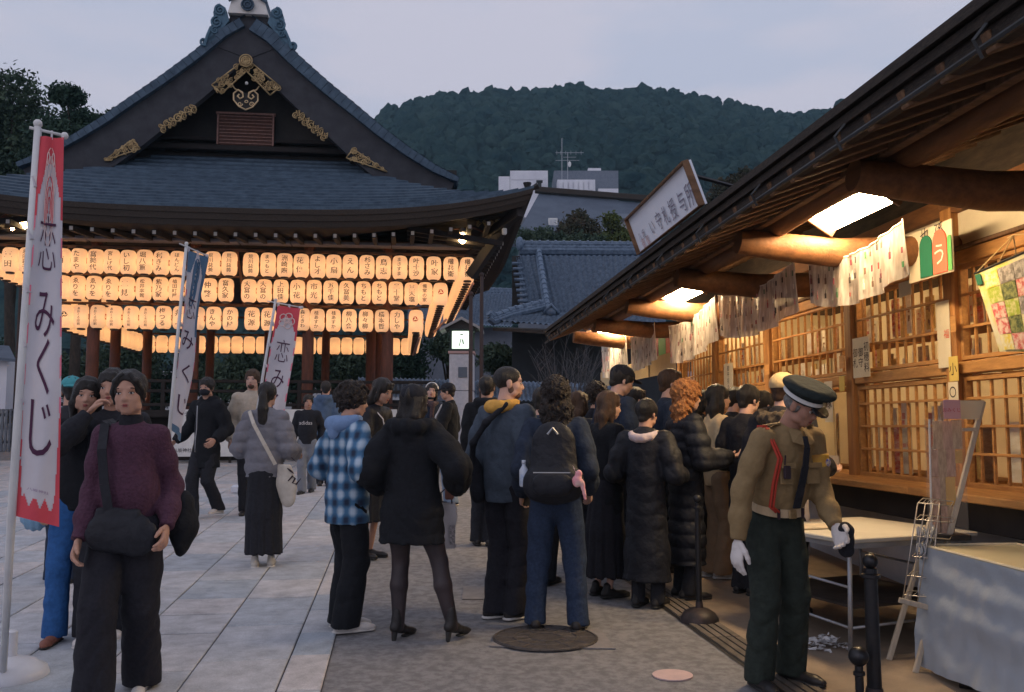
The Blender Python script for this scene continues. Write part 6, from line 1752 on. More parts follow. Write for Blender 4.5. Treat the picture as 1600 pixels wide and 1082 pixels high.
# tall clear holder with long printed strips
hold = thing('strip_holder', P(1477, 860, 5.45), 'tall clear holder of long printed fortune strips in front of the lattice', 'holder')
acr = sheet_material(); acr.name = 'clear_holder'
strp = [mat('strip_cream', (.58, .44, .29), (.30, .20, .13), sc=60, stretch=(1, 1, .25), rough=.7), mat('strip_pink', (.60, .40, .30), (.34, .20, .15), sc=60, stretch=(1, 1, .25), rough=.7), mat('strip_gold', (.66, .42, .12), (.55, .32, .08), sc=10, rough=.7)]
def quadp(x0, y0, x1, y1, Y, th=.006):
 a = P(x0, y1, Y); b = P(x1, y0, Y); mb = MB(); mb.box(((a[0] + b[0]) / 2, Y, (a[2] + b[2]) / 2), (b[0] - a[0], th, b[2] - a[2]), None, .001); return mb
for k, (x0, y0, x1, y1, m_) in enumerate(((1459, 658, 1472, 702, 0), (1473, 658, 1487, 702, 1), (1488, 656, 1502, 702, 0), (1453, 703, 1465, 745, 1), (1466, 702, 1478, 746, 0), (1479, 702, 1492, 745, 1), (1493, 704, 1503, 724, 2), (1456, 746, 1468, 832, 1), (1469, 746, 1478, 834, 0), (1479, 746, 1492, 790, 2), (1469, 790, 1480, 834, 1), (1481, 792, 1490, 834, 0))):
 o = mk('printed_strip', quadp(x0, y0, x1, y1, 5.46 + .004 * (k % 3)), strp[m_], parent=hold)
mk('clear_panel', quadp(1451, 655, 1506, 836, 5.43, .004), mat('clear_acrylic', (.8, .72, .62), rough=.15, alpha=.07), parent=hold)
mk('side_post', MB().tube([P(1452, 655, 5.44), P(1456, 838, 5.44)], .006, n=6), paint_m, parent=hold)
mk('small_base', quadp(1446, 834, 1506, 842, 5.45, .18), iron_m, parent=hold)
ps = thing('pink_card', P(1487, 655, 5.40), 'small pink card clipped above the clear strip holder', 'card')
mk('card', quadp(1475, 625, 1500, 655, 5.40), mat('pink_card', (.66, .36, .36), (.6, .34, .36), sc=5, rough=.6), parent=ps)
mk('lettering', place(htext('おみくじ', .028), P(1487, 641, 5.394), (1, 0, 0), (0, 0, 1)), mat('red_ink', (.5, .05, .08)), parent=ps)
# dark dome-topped stool under table (shadowy box)
q = G(1400, 960)
# ================================================================== PEOPLE: distance-field figures turned into one smooth surface each
def surface_nets(f, org, h):
 s = f < 0
 nx, ny, nz_ = f.shape
 # cells with a sign change
 c = s[:-1, :-1, :-1].astype(np.int8)
 tot = np.zeros((nx - 1, ny - 1, nz_ - 1), np.int8)
 for dx in (0, 1):
  for dy in (0, 1):
   for dz in (0, 1): tot += s[dx:nx - 1 + dx, dy:ny - 1 + dy, dz:nz_ - 1 + dz]
 act = (tot > 0) & (tot < 8)
 ids = -np.ones(act.shape, np.int64); I = np.argwhere(act); ids[act] = np.arange(len(I))
 acc = np.zeros((len(I), 3)); cnt = np.zeros(len(I))
 def at(o): return f[I[:, 0] + o[0], I[:, 1] + o[1], I[:, 2] + o[2]]
 for ax in range(3):
  oth = [i for i in range(3) if i != ax]
  for u in (0, 1):
   for w in (0, 1):
    o0 = [0, 0, 0]; o0[oth[0]] = u; o0[oth[1]] = w; o1 = list(o0); o1[ax] = 1
    a = at(o0); b = at(o1); m = (a < 0) != (b < 0)
    t = np.where(m, a / np.where(m, a - b, 1), 0)
    p = np.array(o0, float)[None].repeat(len(I), 0); p[:, ax] += t
    acc[m] += p[m]; cnt[m] += 1
 V = (I + acc / cnt[:, None]) * h + org
 Fs = []
 for ax in range(3):
  o = [i for i in range(3) if i != ax]
  sl0 = [slice(1, -1)] * 3; sl0[ax] = slice(0, -1); sl1 = [slice(1, -1)] * 3; sl1[ax] = slice(1, None)
  a = s[tuple(sl0)]; b = s[tuple(sl1)]; E_ = np.argwhere(a != b)
  if not len(E_): continue
  inside = a[tuple(E_.T)]
  base = E_.copy(); base[:, o[0]] += 1; base[:, o[1]] += 1
  q = []
  for u, w in ((1, 1), (0, 1), (0, 0), (1, 0)):
   k = base.copy(); k[:, o[0]] -= u; k[:, o[1]] -= w
   q.append(ids[k[:, 0], k[:, 1], k[:, 2]])
  q = np.stack(q, 1); flip = inside if ax != 1 else ~inside
  q[~flip] = q[~flip][:, ::-1]
  q = q[(q >= 0).all(1)]
  Fs.append(q)
 return V, np.vstack(Fs)
class Grp:
 def __init__(s, k=.02): s.p = []; s.k = k; s.cut = []; s.sub = []; s.disp = None
 def cone(s, a, b, ra, rb=None, n=None, k=1.0):
  s.p.append(('c', np.array(a, float), np.array(b, float), ra, ra if rb is None else rb, None if n is None else np.array(n, float), k)); return s
 def ell(s, c, r, M=None): s.p.append(('e', np.array(c, float), np.array(r, float), M)); return s
 def path(s, pts, rs, n=None, k=1.0):
  for i in range(len(pts) - 1): s.cone(pts[i], pts[i + 1], rs[i], rs[i + 1], n, k)
  return s
def prim_bounds(q):
 if q[0] == 'c':
  r = max(q[3], q[4]); return np.minimum(q[1], q[2]) - r, np.maximum(q[1], q[2]) + r
 r = q[2].max(); return q[1] - r, q[1] + r
def prim_eval(q, X, Y, Z):
 if q[0] == 'c':
  _, a, b, ra, rb, n, k = q; ba = b - a; L2 = max(ba @ ba, 1e-9)
  px, py, pz = X - a[0], Y - a[1], Z - a[2]
  t = np.clip((px * ba[0] + py * ba[1] + pz * ba[2]) / L2, 0, 1)
  px = px - t * ba[0]; py = py - t * ba[1]; pz = pz - t * ba[2]
  d2 = px * px + py * py + pz * pz
  if n is not None: wn = px * n[0] + py * n[1] + pz * n[2]; d2 = d2 + (k * k - 1) * wn * wn
  return np.sqrt(d2) - (ra + (rb - ra) * t)
 _, c, r, M = q
 px, py, pz = X - c[0], Y - c[1], Z - c[2]
 if M is not None: px, py, pz = (M[0][0] * px + M[1][0] * py + M[2][0] * pz, M[0][1] * px + M[1][1] * py + M[2][1] * pz, M[0][2] * px + M[1][2] * py + M[2][2] * pz)
 k0 = np.sqrt((px / r[0]) ** 2 + (py / r[1]) ** 2 + (pz / r[2]) ** 2); k1 = np.sqrt((px / r[0] ** 2) ** 2 + (py / r[1] ** 2) ** 2 + (pz / r[2] ** 2) ** 2) + 1e-9
 return k0 * (k0 - 1) / k1
def build_groups(groups, h, kb=.015, disp=None):
 lo = np.min([prim_bounds(q)[0] for g_ in groups for q in g_.p], 0) - 3 * h - .02
 hi = np.max([prim_bounds(q)[1] for g_ in groups for q in g_.p], 0) + 3 * h + .02
 n = np.ceil((hi - lo) / h).astype(int) + 1
 xs = [(lo[i] + h * np.arange(n[i])).astype(np.float32) for i in range(3)]
 tot = np.full(n, .25, np.float32)
 def sl(a, b, m):
  i0 = np.clip(np.floor((a - m - lo) / h).astype(int), 0, n - 1); i1 = np.clip(np.ceil((b + m - lo) / h).astype(int) + 1, 1, n)
  return tuple(slice(i0[i], i1[i]) for i in range(3))
 def grid(S_): return np.meshgrid(xs[0][S_[0]], xs[1][S_[1]], xs[2][S_[2]], indexing='ij', sparse=True)
 for g_ in groups:
  f = np.full(n, .25, np.float32)
  for q in g_.p:
   a, b = prim_bounds(q); S_ = sl(a, b, .04 + g_.k); X, Y, Z = grid(S_)
   d = prim_eval(q, X, Y, Z); c = f[S_]; hh = np.clip(.5 + .5 * (c - d) / g_.k, 0, 1)
   f[S_] = c * (1 - hh) + d * hh - g_.k * hh * (1 - hh)
  X, Y, Z = grid((slice(None),) * 3)
  for q in g_.sub:
   a, b = prim_bounds(q); S_ = sl(a, b, .04); x_, y_, z_ = grid(S_)
   d = -prim_eval(q, x_, y_, z_); f[S_] = np.maximum(f[S_], d)
  for p0, nn_ in g_.cut:
   f = np.maximum(f, (X - p0[0]) * nn_[0] + (Y - p0[1]) * nn_[1] + (Z - p0[2]) * nn_[2])
  if g_.disp is not None: f = f + g_.disp(X, Y, Z)
  hh = np.clip(.5 + .5 * (tot - f) / kb, 0, 1); tot = tot * (1 - hh) + f * hh - kb * hh * (1 - hh)
 if disp is not None: tot = tot + disp(*grid((slice(None),) * 3))
 tot[0] = tot[-1] = .1; tot[:, 0] = tot[:, -1] = .1; tot[:, :, 0] = tot[:, :, -1] = .1
 return surface_nets(tot.astype(np.float64), lo, h)
def folds(amp, s=1.0, seed=0.0, vert=1.0):
 def fn(X, Y, Z):
  a = np.sin(X * 23 * s + 2.1 * np.sin(Z * 9 * s + seed) + 1.3 * np.sin(Y * 13 * s + seed * 2))
  b = np.sin(Y * 27 * s + 1.7 * np.sin(Z * 11 * s * vert + seed * 1.3) + seed + 1.2 * np.sin(X * 15 * s))
  c = np.sin(Z * 21 * s * vert + 2.4 * np.sin(X * 8 + seed) + 2.2 * np.sin(Y * 10 + seed))
  d = np.sin((X + Z * .7) * 41 * s + 1.5 * np.sin(Y * 17 + seed)) * np.sin((Y - Z * .5) * 33 * s + seed)
  return amp * (.35 * a * b + .45 * c * (.5 + .5 * a) + .35 * d)
 def fn2(X, Y, Z):
  w = np.sin(Z * 6.5 * s + seed) * 1.9 + np.sin(X * 13 + Y * 11 + seed * 2) * 1.5
  r1 = np.abs(np.sin(Z * 19 * s * vert + X * 14 + Y * 9 + w)) ** .42
  r2 = np.abs(np.sin((X - Y) * 17 * s + Z * 5 * vert + 1.5 * w + seed)) ** .45
  return amp * 1.5 * (1.15 - .8 * r1 - .5 * r2) + .35 * fn(X, Y, Z)
 return fn2
def ik(a, b, l1, l2, pole):
 a = np.array(a, float); b = np.array(b, float); d = b - a; L_ = np.linalg.norm(d)
 if L_ > (l1 + l2) * .999: b = a + d / L_ * (l1 + l2) * .999; d = b - a; L_ = np.linalg.norm(d)
 u = d / L_; x = (l1 * l1 - l2 * l2 + L_ * L_) / (2 * L_); hgt = math.sqrt(max(l1 * l1 - x * x, 0))
 p = np.array(pole, float); p = p - u * (p @ u); p /= max(np.linalg.norm(p), 1e-6)
 return a + u * x + p * hgt, b
def rotm(yaw=0, pitch=0, roll=0):
 return np.array(Matrix.Rotation(R(yaw), 3, 'Z') @ Matrix.Rotation(R(pitch), 3, 'X') @ Matrix.Rotation(R(roll), 3, 'Y'))
skin_m = mat('skin_light', (.50, .29, .21), (.44, .245, .175), sc=18, rough=.55, bump=.05, bsc=90)
skin_d = mat('skin_tan', (.40, .215, .15), (.33, .17, .12), sc=18, rough=.55, bump=.05, bsc=90)
skin_p = mat('skin_fair', (.58, .36, .28), (.52, .31, .24), sc=18, rough=.55)
hair_black = mat('black_hair', (.008, .007, .007), (.020, .016, .015), sc=9, stretch=(9, 9, .6), rough=.42, bump=.9, bsc=34, bdist=.012, spec=.45)
hair_brown = mat('brown_hair', (.05, .03, .02), (.09, .05, .03), sc=9, stretch=(9, 9, .6), rough=.5, bump=.9, bsc=34, bdist=.012)
hair_ginger = mat('ginger_hair', (.26, .10, .035), (.42, .18, .06), sc=28, rough=.6, bump=1.0, bsc=70, bdist=.02)
hair_curly = mat('dark_curly_hair', (.010, .009, .009), (.045, .033, .028), sc=40, rough=.6, bump=1.0, bsc=80, bdist=.02)
eye_w = mat('eye_white', (.55, .52, .50), rough=.3); eye_d = mat('eye_dark', (.012, .008, .008), rough=.25); lip_m = mat('lips', (.36, .10, .09), rough=.5)
def cl_(name, c, f=1.5, rough=.9, **kw): return mat(name, c, tuple(min(1, x * f) for x in c), sc=kw.pop('sc', 30), rough=rough, bump=kw.pop('bump', .75), bsc=kw.pop('bsc', 20), bdist=.014, sheen=kw.pop('sheen', .0), **kw)
blk = [cl_('black_cloth_%d' % k, c) for k, c in enumerate(((.012, .012, .016), (.018, .018, .022), (.010, .013, .020), (.024, .022, .024)))]
blk = [cl_('black_wool', (.007, .008, .011), sc=60), cl_('charcoal_cloth', (.014, .015, .020), sc=40), cl_('black_nylon', (.010, .011, .016), rough=.6), cl_('dark_twill', (.013, .013, .018), sc=50)]
navy = cl_('navy_cloth', (.018, .026, .045)); jean = cl_('dark_denim', (.018, .030, .060), 1.6, sc=60); jean_b = cl_('bright_denim', (.022, .085, .24), 1.4, sc=30); greyj = cl_('slate_blue_jacket', (.050, .066, .090), 1.35, sc=12)
purp = cl_('plum_knit', (.062, .026, .045), 1.5, sc=70, bsc=60, bump=.8); puffg = cl_('grey_puffer', (.165, .165, .19), 1.2, rough=.6, sc=12); khaki = cl_('khaki_uniform', (.225, .155, .075), 1.2, sc=18)
beige = cl_('beige_fleece', (.42, .36, .29), 1.2, sc=25); dgreen = cl_('dark_green_trousers', (.018, .024, .020)); whitec = cl_('white_cloth', (.62, .58, .56), 1.1, sc=10); creamj = cl_('cream_jacket', (.70, .52, .30), 1.15, sc=8); greyt = cl_('grey_trousers', (.17, .185, .215), 1.15, sc=15)
tan_t = cl_('tan_trousers', (.30, .20, .12), 1.2, sc=15); hoodb = cl_('blue_hood', (.16, .25, .42), 1.2, sc=15); mustard = cl_('mustard_hood', (.60, .32, .07), 1.2, sc=15); teal = cl_('teal_cap', (.06, .27, .30), 1.2, sc=15)
tights = mat('sheer_tights', (.055, .040, .042), (.035, .028, .032), sc=5, rough=.5); shoe_w = mat('white_shoe', (.66, .62, .60), (.55, .52, .50), sc=14, rough=.6, bump=.2, bsc=50); shoe_b = mat('black_shoe', (.018, .016, .018), (.03, .028, .028), sc=14, rough=.45); shoe_br = mat('brown_shoe', (.26, .11, .08), (.2, .08, .06), sc=14, rough=.7); sole_w = mat('white_sole', (.6, .58, .56), rough=.6); sole_d = mat('dark_sole', (.03, .03, .03), rough=.7)
denim_l = cl_('pale_denim', (.15, .20, .28), 1.2, sc=15); denimj = cl_('denim_blue_top', (.07, .11, .18), 1.3, sc=15)
def plaid_material():
 m = bpy.data.materials.new('blue_white_plaid'); m.use_nodes = True; N = m.node_tree.nodes; K = m.node_tree.links; b = N['Principled BSDF']; b.inputs['Roughness'].default_value = .95
 t = N.new('ShaderNodeTexCoord'); sp_ = N.new('ShaderNodeSeparateXYZ'); K.new(t.outputs['Object'], sp_.inputs[0])
 nz_ = N.new('ShaderNodeTexNoise'); nz_.inputs['Scale'].default_value = 5; K.new(t.outputs['Object'], nz_.inputs['Vector'])
 def band(sock, sc, ph, name_add=None):
  a = N.new('ShaderNodeMath'); a.operation = 'MULTIPLY'; K.new(sock, a.inputs[0]); a.inputs[1].default_value = sc
  a2 = N.new('ShaderNodeMath'); a2.operation = 'MULTIPLY_ADD'; K.new(nz_.outputs['Fac'], a2.inputs[0]); a2.inputs[1].default_value = 1.6; K.new(a.outputs[0], a2.inputs[2])
  s_ = N.new('ShaderNodeMath'); s_.operation = 'SINE'; K.new(a2.outputs[0], s_.inputs[0])
  r = N.new('ShaderNodeMapRange'); r.inputs['From Min'].default_value = -.8; r.inputs['From Max'].default_value = .8; K.new(s_.outputs[0], r.inputs['Value']); return r.outputs[0]
 ad = N.new('ShaderNodeMath'); ad.operation = 'ADD'; K.new(sp_.outputs[0], ad.inputs[0]); K.new(sp_.outputs[1], ad.inputs[1])
 v = band(ad.outputs[0], 52, 0); hz = band(sp_.outputs[2], 56, 1)
 sm = N.new('ShaderNodeMath'); sm.operation = 'ADD'; K.new(v, sm.inputs[0]); K.new(hz, sm.inputs[1]); hf_ = N.new('ShaderNodeMath'); hf_.operation = 'MULTIPLY'; K.new(sm.outputs[0], hf_.inputs[0]); hf_.inputs[1].default_value = .5
 r = N.new('ShaderNodeValToRGB'); r.color_ramp.elements[0].color = (.016, .028, .06, 1); r.color_ramp.elements[1].color = (.42, .52, .62, 1); e = r.color_ramp.elements.new(.5); e.color = (.06, .16, .29, 1)
 K.new(hf_.outputs[0], r.inputs['Fac']); K.new(r.outputs[0], b.inputs['Base Color'])
 n2 = N.new('ShaderNodeTexNoise'); n2.inputs['Scale'].default_value = 150; K.new(t.outputs['Object'], n2.inputs['Vector']); bp_ = N.new('ShaderNodeBump'); bp_.inputs['Strength'].default_value = .5; bp_.inputs['Distance'].default_value = .003; K.new(n2.outputs['Fac'], bp_.inputs['Height']); K.new(bp_.outputs[0], b.inputs['Normal'])
 return m
plaid = plaid_material()
class Person:
 def __init__(s, foot, H, heading, label, res=.014, female=False, lean=0, head=(0, 0, 0), legs=None, arms=None, skin=None, group='people in the shrine court', grp=True, sidelean=0, build=1.0, hipx=0.0):
  s.H = H; s.res = res; s.fem = female
  s.root = thing('person', foot, label, 'person', group if grp else None, rz=R(heading))
  s.foot = foot; s.hd = R(heading); s.skin = skin or skin_m
  s.B = build
  h = H
  legs = legs or {'R': (.07, 0.0, 0), 'L': (-.07, 0.0, 0)}
  arms = arms or {}
  s.hipc = np.array([sidelean * .3 + hipx, (legs['R'][1] + legs['L'][1]) / 2 * .5, .515 * h - .02 * (abs(legs['R'][1] - legs['L'][1]) > .25)])
  Rl = rotm(0, -lean, sidelean * 40)
  s.Rl = Rl
  def T(x, z, y=0): return s.hipc + Rl @ np.array([x * h, y * h, (z - .515) * h])
  s.T = T
  sw = (.084 if female else .096) * build
  s.sh = {'R': T(sw, .802), 'L': T(-sw, .802)}
  s.hip = {'R': s.hipc + np.array([.05 * h, 0, 0]), 'L': s.hipc + np.array([-.05 * h, 0, 0])}
  s.kn = {}; s.an = {}; s.el = {}; s.wr = {}; s.toe = {}
  for q in 'RL':
   x, y, lift = legs[q][:3]; an = np.array([x, y - .03, .045 * h + lift])
   k, an = ik(s.hip[q], an, .235 * h, .240 * h, (x * .8, 1, 0)); s.kn[q] = k; s.an[q] = an
   s.toe[q] = legs[q][3] if len(legs[q]) > 3 else (-8 if q == 'R' else 8)
   aw = arms.get(q, (.02, 0.02, -.325))
   tgt = s.sh[q] + np.array([aw[0] * (1 if q == 'R' else -1) * h, aw[1] * h, aw[2] * h])
   pole = aw[3] if len(aw) > 3 else ((.10 if q == 'R' else -.10), -1, 0)
   e, w = ik(s.sh[q], tgt, .175 * h, .155 * h, pole); s.el[q] = e; s.wr[q] = w
  s.hs = .132 * h / .225 * (1.0)
  s.neck = T(0, .835, -.005)
  hy, hp, hr = head; s.Rh = rotm(hy, hp, hr)
  s.hc = T(0, .868, .01) + s.Rh @ np.array([0, .012, .062 * h])
  s.gi = 0
 def add(s, name, VF, m, parent=None, smooth=True, **kw):
  V, F = VF
  me = npmesh(name, np.asarray(V), np.asarray(F), m, smooth) if isinstance(F, np.ndarray) else rawmesh(name, V, F, m, smooth)
  o = bpy.data.objects.new(name, me); col.objects.link(o); o.parent = parent or s.root; tag(o, **kw); return o
 def addmb(s, name, mb, m, parent=None, smooth=True, **kw): return s.add(name, (np.array(mb.v), mb.f), m, parent, smooth, **kw)
 def hp(s, x, y, z): return s.hc + s.Rh @ (np.array([x, y, z]) * s.hs)
 def body(s, hands='RL', gloves=None, curl=(22, 22), face=True, mask=None):
  h, hs = s.H, s.hs; M = s.Rh
  g_ = Grp(.012 * hs)
  fe = s.fem
  def E(c, r): g_.ell(s.hp(*c), np.array(r) * hs, M)
  def C(a, b, ra, rb): g_.cone(s.hp(*a), s.hp(*b), ra * hs, rb * hs)
  E((0, -.014, .032), (.073, .093, .080)); E((0, .022, -.028), (.058, .066, .084)); E((0, .050, -.084), (.030 if fe else .036, .028, .026))
  for q in (-1, 1):
   E((q * .034, .042, -.028), (.027, .030, .030)); E((q * .042, .02, -.068), (.022, .034, .026)); E((q * .024, .070, .024), (.022, .016, .012)); E((q * .074, -.006, -.012), (.009, .019, .031)); E((q * .009, .085, -.034), (.0085, .010, .0075))
  C((0, .079, .004), (0, .094, -.028), .0070, .0105)
  C((-.014, .073, -.058), (.014, .073, -.058), .009, .009); C((-.011, .072, -.069), (.011, .072, -.069), .0085, .0085)
  nr = .046 if fe else .054
  g_.cone(s.hp(0, -.012, -.06), s.neck, nr * hs * 1.02, nr * hs * 1.1)
  g_.cone(s.neck, s.T(0, .80), nr * hs * .95, .026 * h)
  for q in (-1, 1): g_.sub.append(('e', s.hp(q * .031, .098, .002), np.array([.017, .016, .011]) * hs, M))
  Vh, Fh = build_groups([g_], max(.0052, s.res * .62))
  parts = [(Vh, Fh)]
  # trunk and limbs
  b = Grp(.03)
  b.cone(s.T(0, .53), s.T(0, .62), .062 * h, .056 * h, (0, 1, 0), 1.35); b.cone(s.T(0, .62), s.T(0, .76), .056 * h, .062 * h, (0, 1, 0), 1.4)
  b.cone(s.sh['R'], s.sh['L'], .022 * h)
  for q in 'RL':
   b.path([s.hip[q], s.kn[q], s.an[q]], [.040 * h, .024 * h, .017 * h]); b.path([s.sh[q], s.el[q], s.wr[q]], [.022 * h, .018 * h, .013 * h])
  parts.append(build_groups([b], .022))
  for q, cu in zip('RL', curl):
   if q in hands and not (gloves and q in gloves): parts.append(s.hand(q, cu))
  V = np.vstack([p[0] for p in parts]); n = 0; Fs = []
  for p in parts: Fs.append(p[1] + n); n += len(p[0])
  o = s.add('body', (V, np.vstack(Fs)), s.skin)
  if gloves:
   for q in gloves: s.add('glove', s.hand(q, 16, 1.18), whitec)
  if face:
   mb = MB(); md = MB(); ml = MB(); mw = MB()
   for q in (-1, 1):
    c = s.hp(q * .031, .0805, .000)
    mw.ball((0, 0, 0), 1, 10, 8); base = len(mw.v) - 58
   def ellb(c, r, seg=10, rg=6):
    t_ = MB().ball((0, 0, 0), 1, seg, rg); return [tuple(s.hp(*(np.array(c) + np.array(v) * np.array(r)))) for v in t_.v], t_.f
   mw = MB()
   for q in (-1, 1):
    mw.add(*ellb((q * .031, .077, .0), (.0135, .0075, .0062))); md.add(*ellb((q * .031, .0815, -.0004), (.0058, .0045, .0056))); md.tube([s.hp(q * (.031 + dx), .0835 - abs(dx) * .25, .0055 - dx * dx * 12) for dx in (-.016, -.008, 0, .008, .016)], .0017 * hs, n=5)
    md.tube([s.hp(q * (.031 + dx), .0855 - abs(dx) * .35 - .002, .0235 + .002 - dx * dx * 10) for dx in (-.018, -.009, 0, .009, .018)], [.0022 * hs, .003 * hs, .003 * hs, .0028 * hs, .0016 * hs], n=5)
   ml.tube([s.hp(dx, .0868 - abs(dx) * .45, -.058 - .0 * dx) for dx in (-.021, -.012, 0, .012, .021)], [.001 * hs, .0042 * hs, .0046 * hs, .0042 * hs, .001 * hs], n=6)
   ml.tube([s.hp(dx, .0860 - abs(dx) * .45, -.0665) for dx in (-.018, -.010, 0, .010, .018)], [.001 * hs, .005 * hs, .0055 * hs, .005 * hs, .001 * hs], n=6)
   md.tube([s.hp(dx, .0905 - abs(dx) * .42, -.0622 + abs(dx) * .05) for dx in (-.02, -.01, 0, .01, .02)], .0011 * hs, n=4)
   s.addmb('eye', mw, eye_w, o); s.addmb('lashes_and_brows', md, eye_d, o)
   if not mask: s.addmb('lips', ml, lip_m, o)
  if mask:
   k_ = Grp(.01); k_.ell(s.hp(0, .046, -.052), np.array([.064, .062, .050]) * hs, M); k_.ell(s.hp(0, .080, -.045), np.array([.03, .03, .035]) * hs, M); k_.cone(s.hp(.06, .03, -.03), s.hp(.076, -.01, -.005), .004 * hs); k_.cone(s.hp(-.06, .03, -.03), s.hp(-.076, -.01, -.005), .004 * hs)
   s.add('face_mask', build_groups([k_], .0065), mask)
  return o
 def hand(s, q, curl=22, sc_=1.0):
  h = s.H; w = s.wr[q]; d = s.wr[q] - s.el[q]; d /= np.linalg.norm(d)
  sgn = 1 if q == 'R' else -1
  fwd = np.array([0, 1, 0.]) - d * d[1]
  if np.linalg.norm(fwd) < .3: fwd = np.array([-sgn * 1., 0, 0.]) - d * (-sgn * d[0])
  fwd /= np.linalg.norm(fwd)                       # thumb side
  n = np.cross(d, fwd) * sgn                       # palm faces the body
  inward = np.array([-sgn, 0, 0]);
  if n @ inward < 0: n = -n
  k = h / 1.7 * sc_
  g_ = Grp(.006)
  g_.cone(w - d * .01, w + d * .03 * k, .021 * k, .028 * k, n, 1.6)
  g_.cone(w + d * .03 * k, w + d * .075 * k, .036 * k, .040 * k, n, 2.3)
  for i, (off, ln) in enumerate(((.030, .074), (.010, .082), (-.010, .077), (-.029, .060))):
   b0 = w + d * .078 * k + fwd * off * k; dirn = d * 1 + fwd * off * 1.2; dirn /= np.linalg.norm(dirn); p = b0; pts = [p - dirn * .02 * k]; ang = 0
   for j, fr_ in enumerate((.42, .32, .26)):
    ang += R(curl * (1 + .15 * i) * (.7 if j == 0 else 1)); dd_ = dirn * math.cos(ang) + n * math.sin(ang); pts.append(p); p = p + dd_ * ln * fr_ * k
   pts.append(p); g_.path(pts, [.0088 * k, .0090 * k, .0086 * k, .0080 * k, .0066 * k])
  t0 = w + d * .022 * k + fwd * .026 * k; t1 = t0 + (fwd * .6 + d * .75 + n * .25) * .034 * k; t2 = t1 + (fwd * .25 + d * .9 + n * .35) * .030 * k; t3 = t2 + (d * .9 + n * .45) * .022 * k
  g_.path([t0, t1, t2, t3], [.013 * k, .0115 * k, .0105 * k, .008 * k])
  return build_groups([g_], .0046 if s.res < .013 else .0062, .004)
 def top(s, m, hem=.47, thick=.008, flare=0.0, sleeve=1.0, quilt=0, collar=0, hood=0, fold=.006, name='jacket', chest=1.0, seed=None, cuffs=True, hoodm=None, sleeves='RL', open_=0, droop=0.0, waist=.0):
  h = s.H; B = s.B; seed = s.gi * 1.7 + h if seed is None else seed; s.gi += 1
  t = Grp(.035 * h)
  thick = thick * .8; cx = (.070 if s.fem else .079) * chest * B; n = (s.Rl @ np.array([0, 1, 0.]))
  hw = (.070 if s.fem else .073) * B + flare
  hips = max(.0, 1)
  pts = [s.T(0, hem - .03), s.T(0, min(.56, hem + .12) if hem < .5 else hem + .03), s.T(0, .64), s.T(0, .745)]
  rs = [hw * h + thick, ((hw + .074 * B) / 2) * h + thick, (.072 * B - waist) * h + thick, cx * h + thick]
  if hem >= .5: pts = [s.T(0, hem - .03), s.T(0, .64), s.T(0, .745)]; rs = [hw * h + thick, (.080 * B - waist) * h + thick, cx * h + thick]
  t.path(pts, rs, n, 1.32)
  t.cone(s.sh['R'] + s.Rl @ np.array([-.02 * h, 0, -.006 * h]), s.sh['L'] + s.Rl @ np.array([.02 * h, 0, -.006 * h]), .036 * h + thick * .6)
  t.cone(s.T(0, .80), s.T(0, .832, -.008), .050 * h, .029 * h + thick * .6)
  dn = s.Rl @ np.array([0, 0, -1.]) if hem > .38 else np.array([0, 0, -1.])
  t.cut.append((s.T(0, hem), dn))
  if quilt:
   q_ = quilt
   t.disp = lambda X, Y, Z: -.017 * np.abs(np.sin(math.pi * Z / q_)) ** .6 + .011
  gs = [t]
  for q in sleeves:
   a = Grp(.03 * h); e = s.el[q]; w = s.wr[q]; d = (w - e) / np.linalg.norm(w - e)
   a.path([s.sh[q], s.sh[q] * .5 + e * .5, e, e * .45 + w * .55, w + d * .005], [(.033 * h + thick * .5) * (.5 + .5 * sleeve), (.029 * h + thick * .6) * sleeve, (.0265 * h + thick * .6) * sleeve, (.0245 * h + thick * .6) * sleeve, (.0195 * h + thick * .5) * sleeve ** .7])
   a.cut.append((w + d * .002, d))
   if quilt: a.disp = lambda X, Y, Z: -.014 * np.abs(np.sin(math.pi * Z / quilt + 1)) ** .6 + .009
   gs.append(a)
  if collar:
   c = Grp(.01); nn_ = s.neck
   up = s.Rl @ np.array([0, .0, 1.])
   c.cone(nn_ - up * .012 * h, nn_ + up * collar * h + s.Rl @ np.array([0, .004 * h, 0]), (.041 * h + thick * .5), (.037 * h + thick * .5)); c.cut.append((nn_ + up * collar * h, up)); gs.append(c)
  if hood:
   c = Grp(.02); b_ = s.T(0, .835, -.035)
   for a0 in np.linspace(-2.2, 2.2, 9):
    pass
   ring_ = [s.T(.052 * math.sin(a) * hood, .845 - .012 * math.cos(a), -.012 - .040 * math.cos(a) * hood) for a in np.linspace(-2.3, 2.3, 9)]
   c.path(ring_, [.018 * h, .024 * h, .028 * h, .031 * h, .033 * h, .031 * h, .028 * h, .024 * h, .018 * h]); c.cone(s.T(0, .80, -.055), s.T(0, .84, -.045), .035 * h, .03 * h)
   if hoodm is None: gs.append(c)
   else: s.add('hood', build_groups([c], s.res * .9, .01, folds(.004, 1.5, seed)), hoodm)
  fd = folds(fold, 1.0, seed)
  return s.add(name, build_groups(gs, s.res, .022, fd), m)
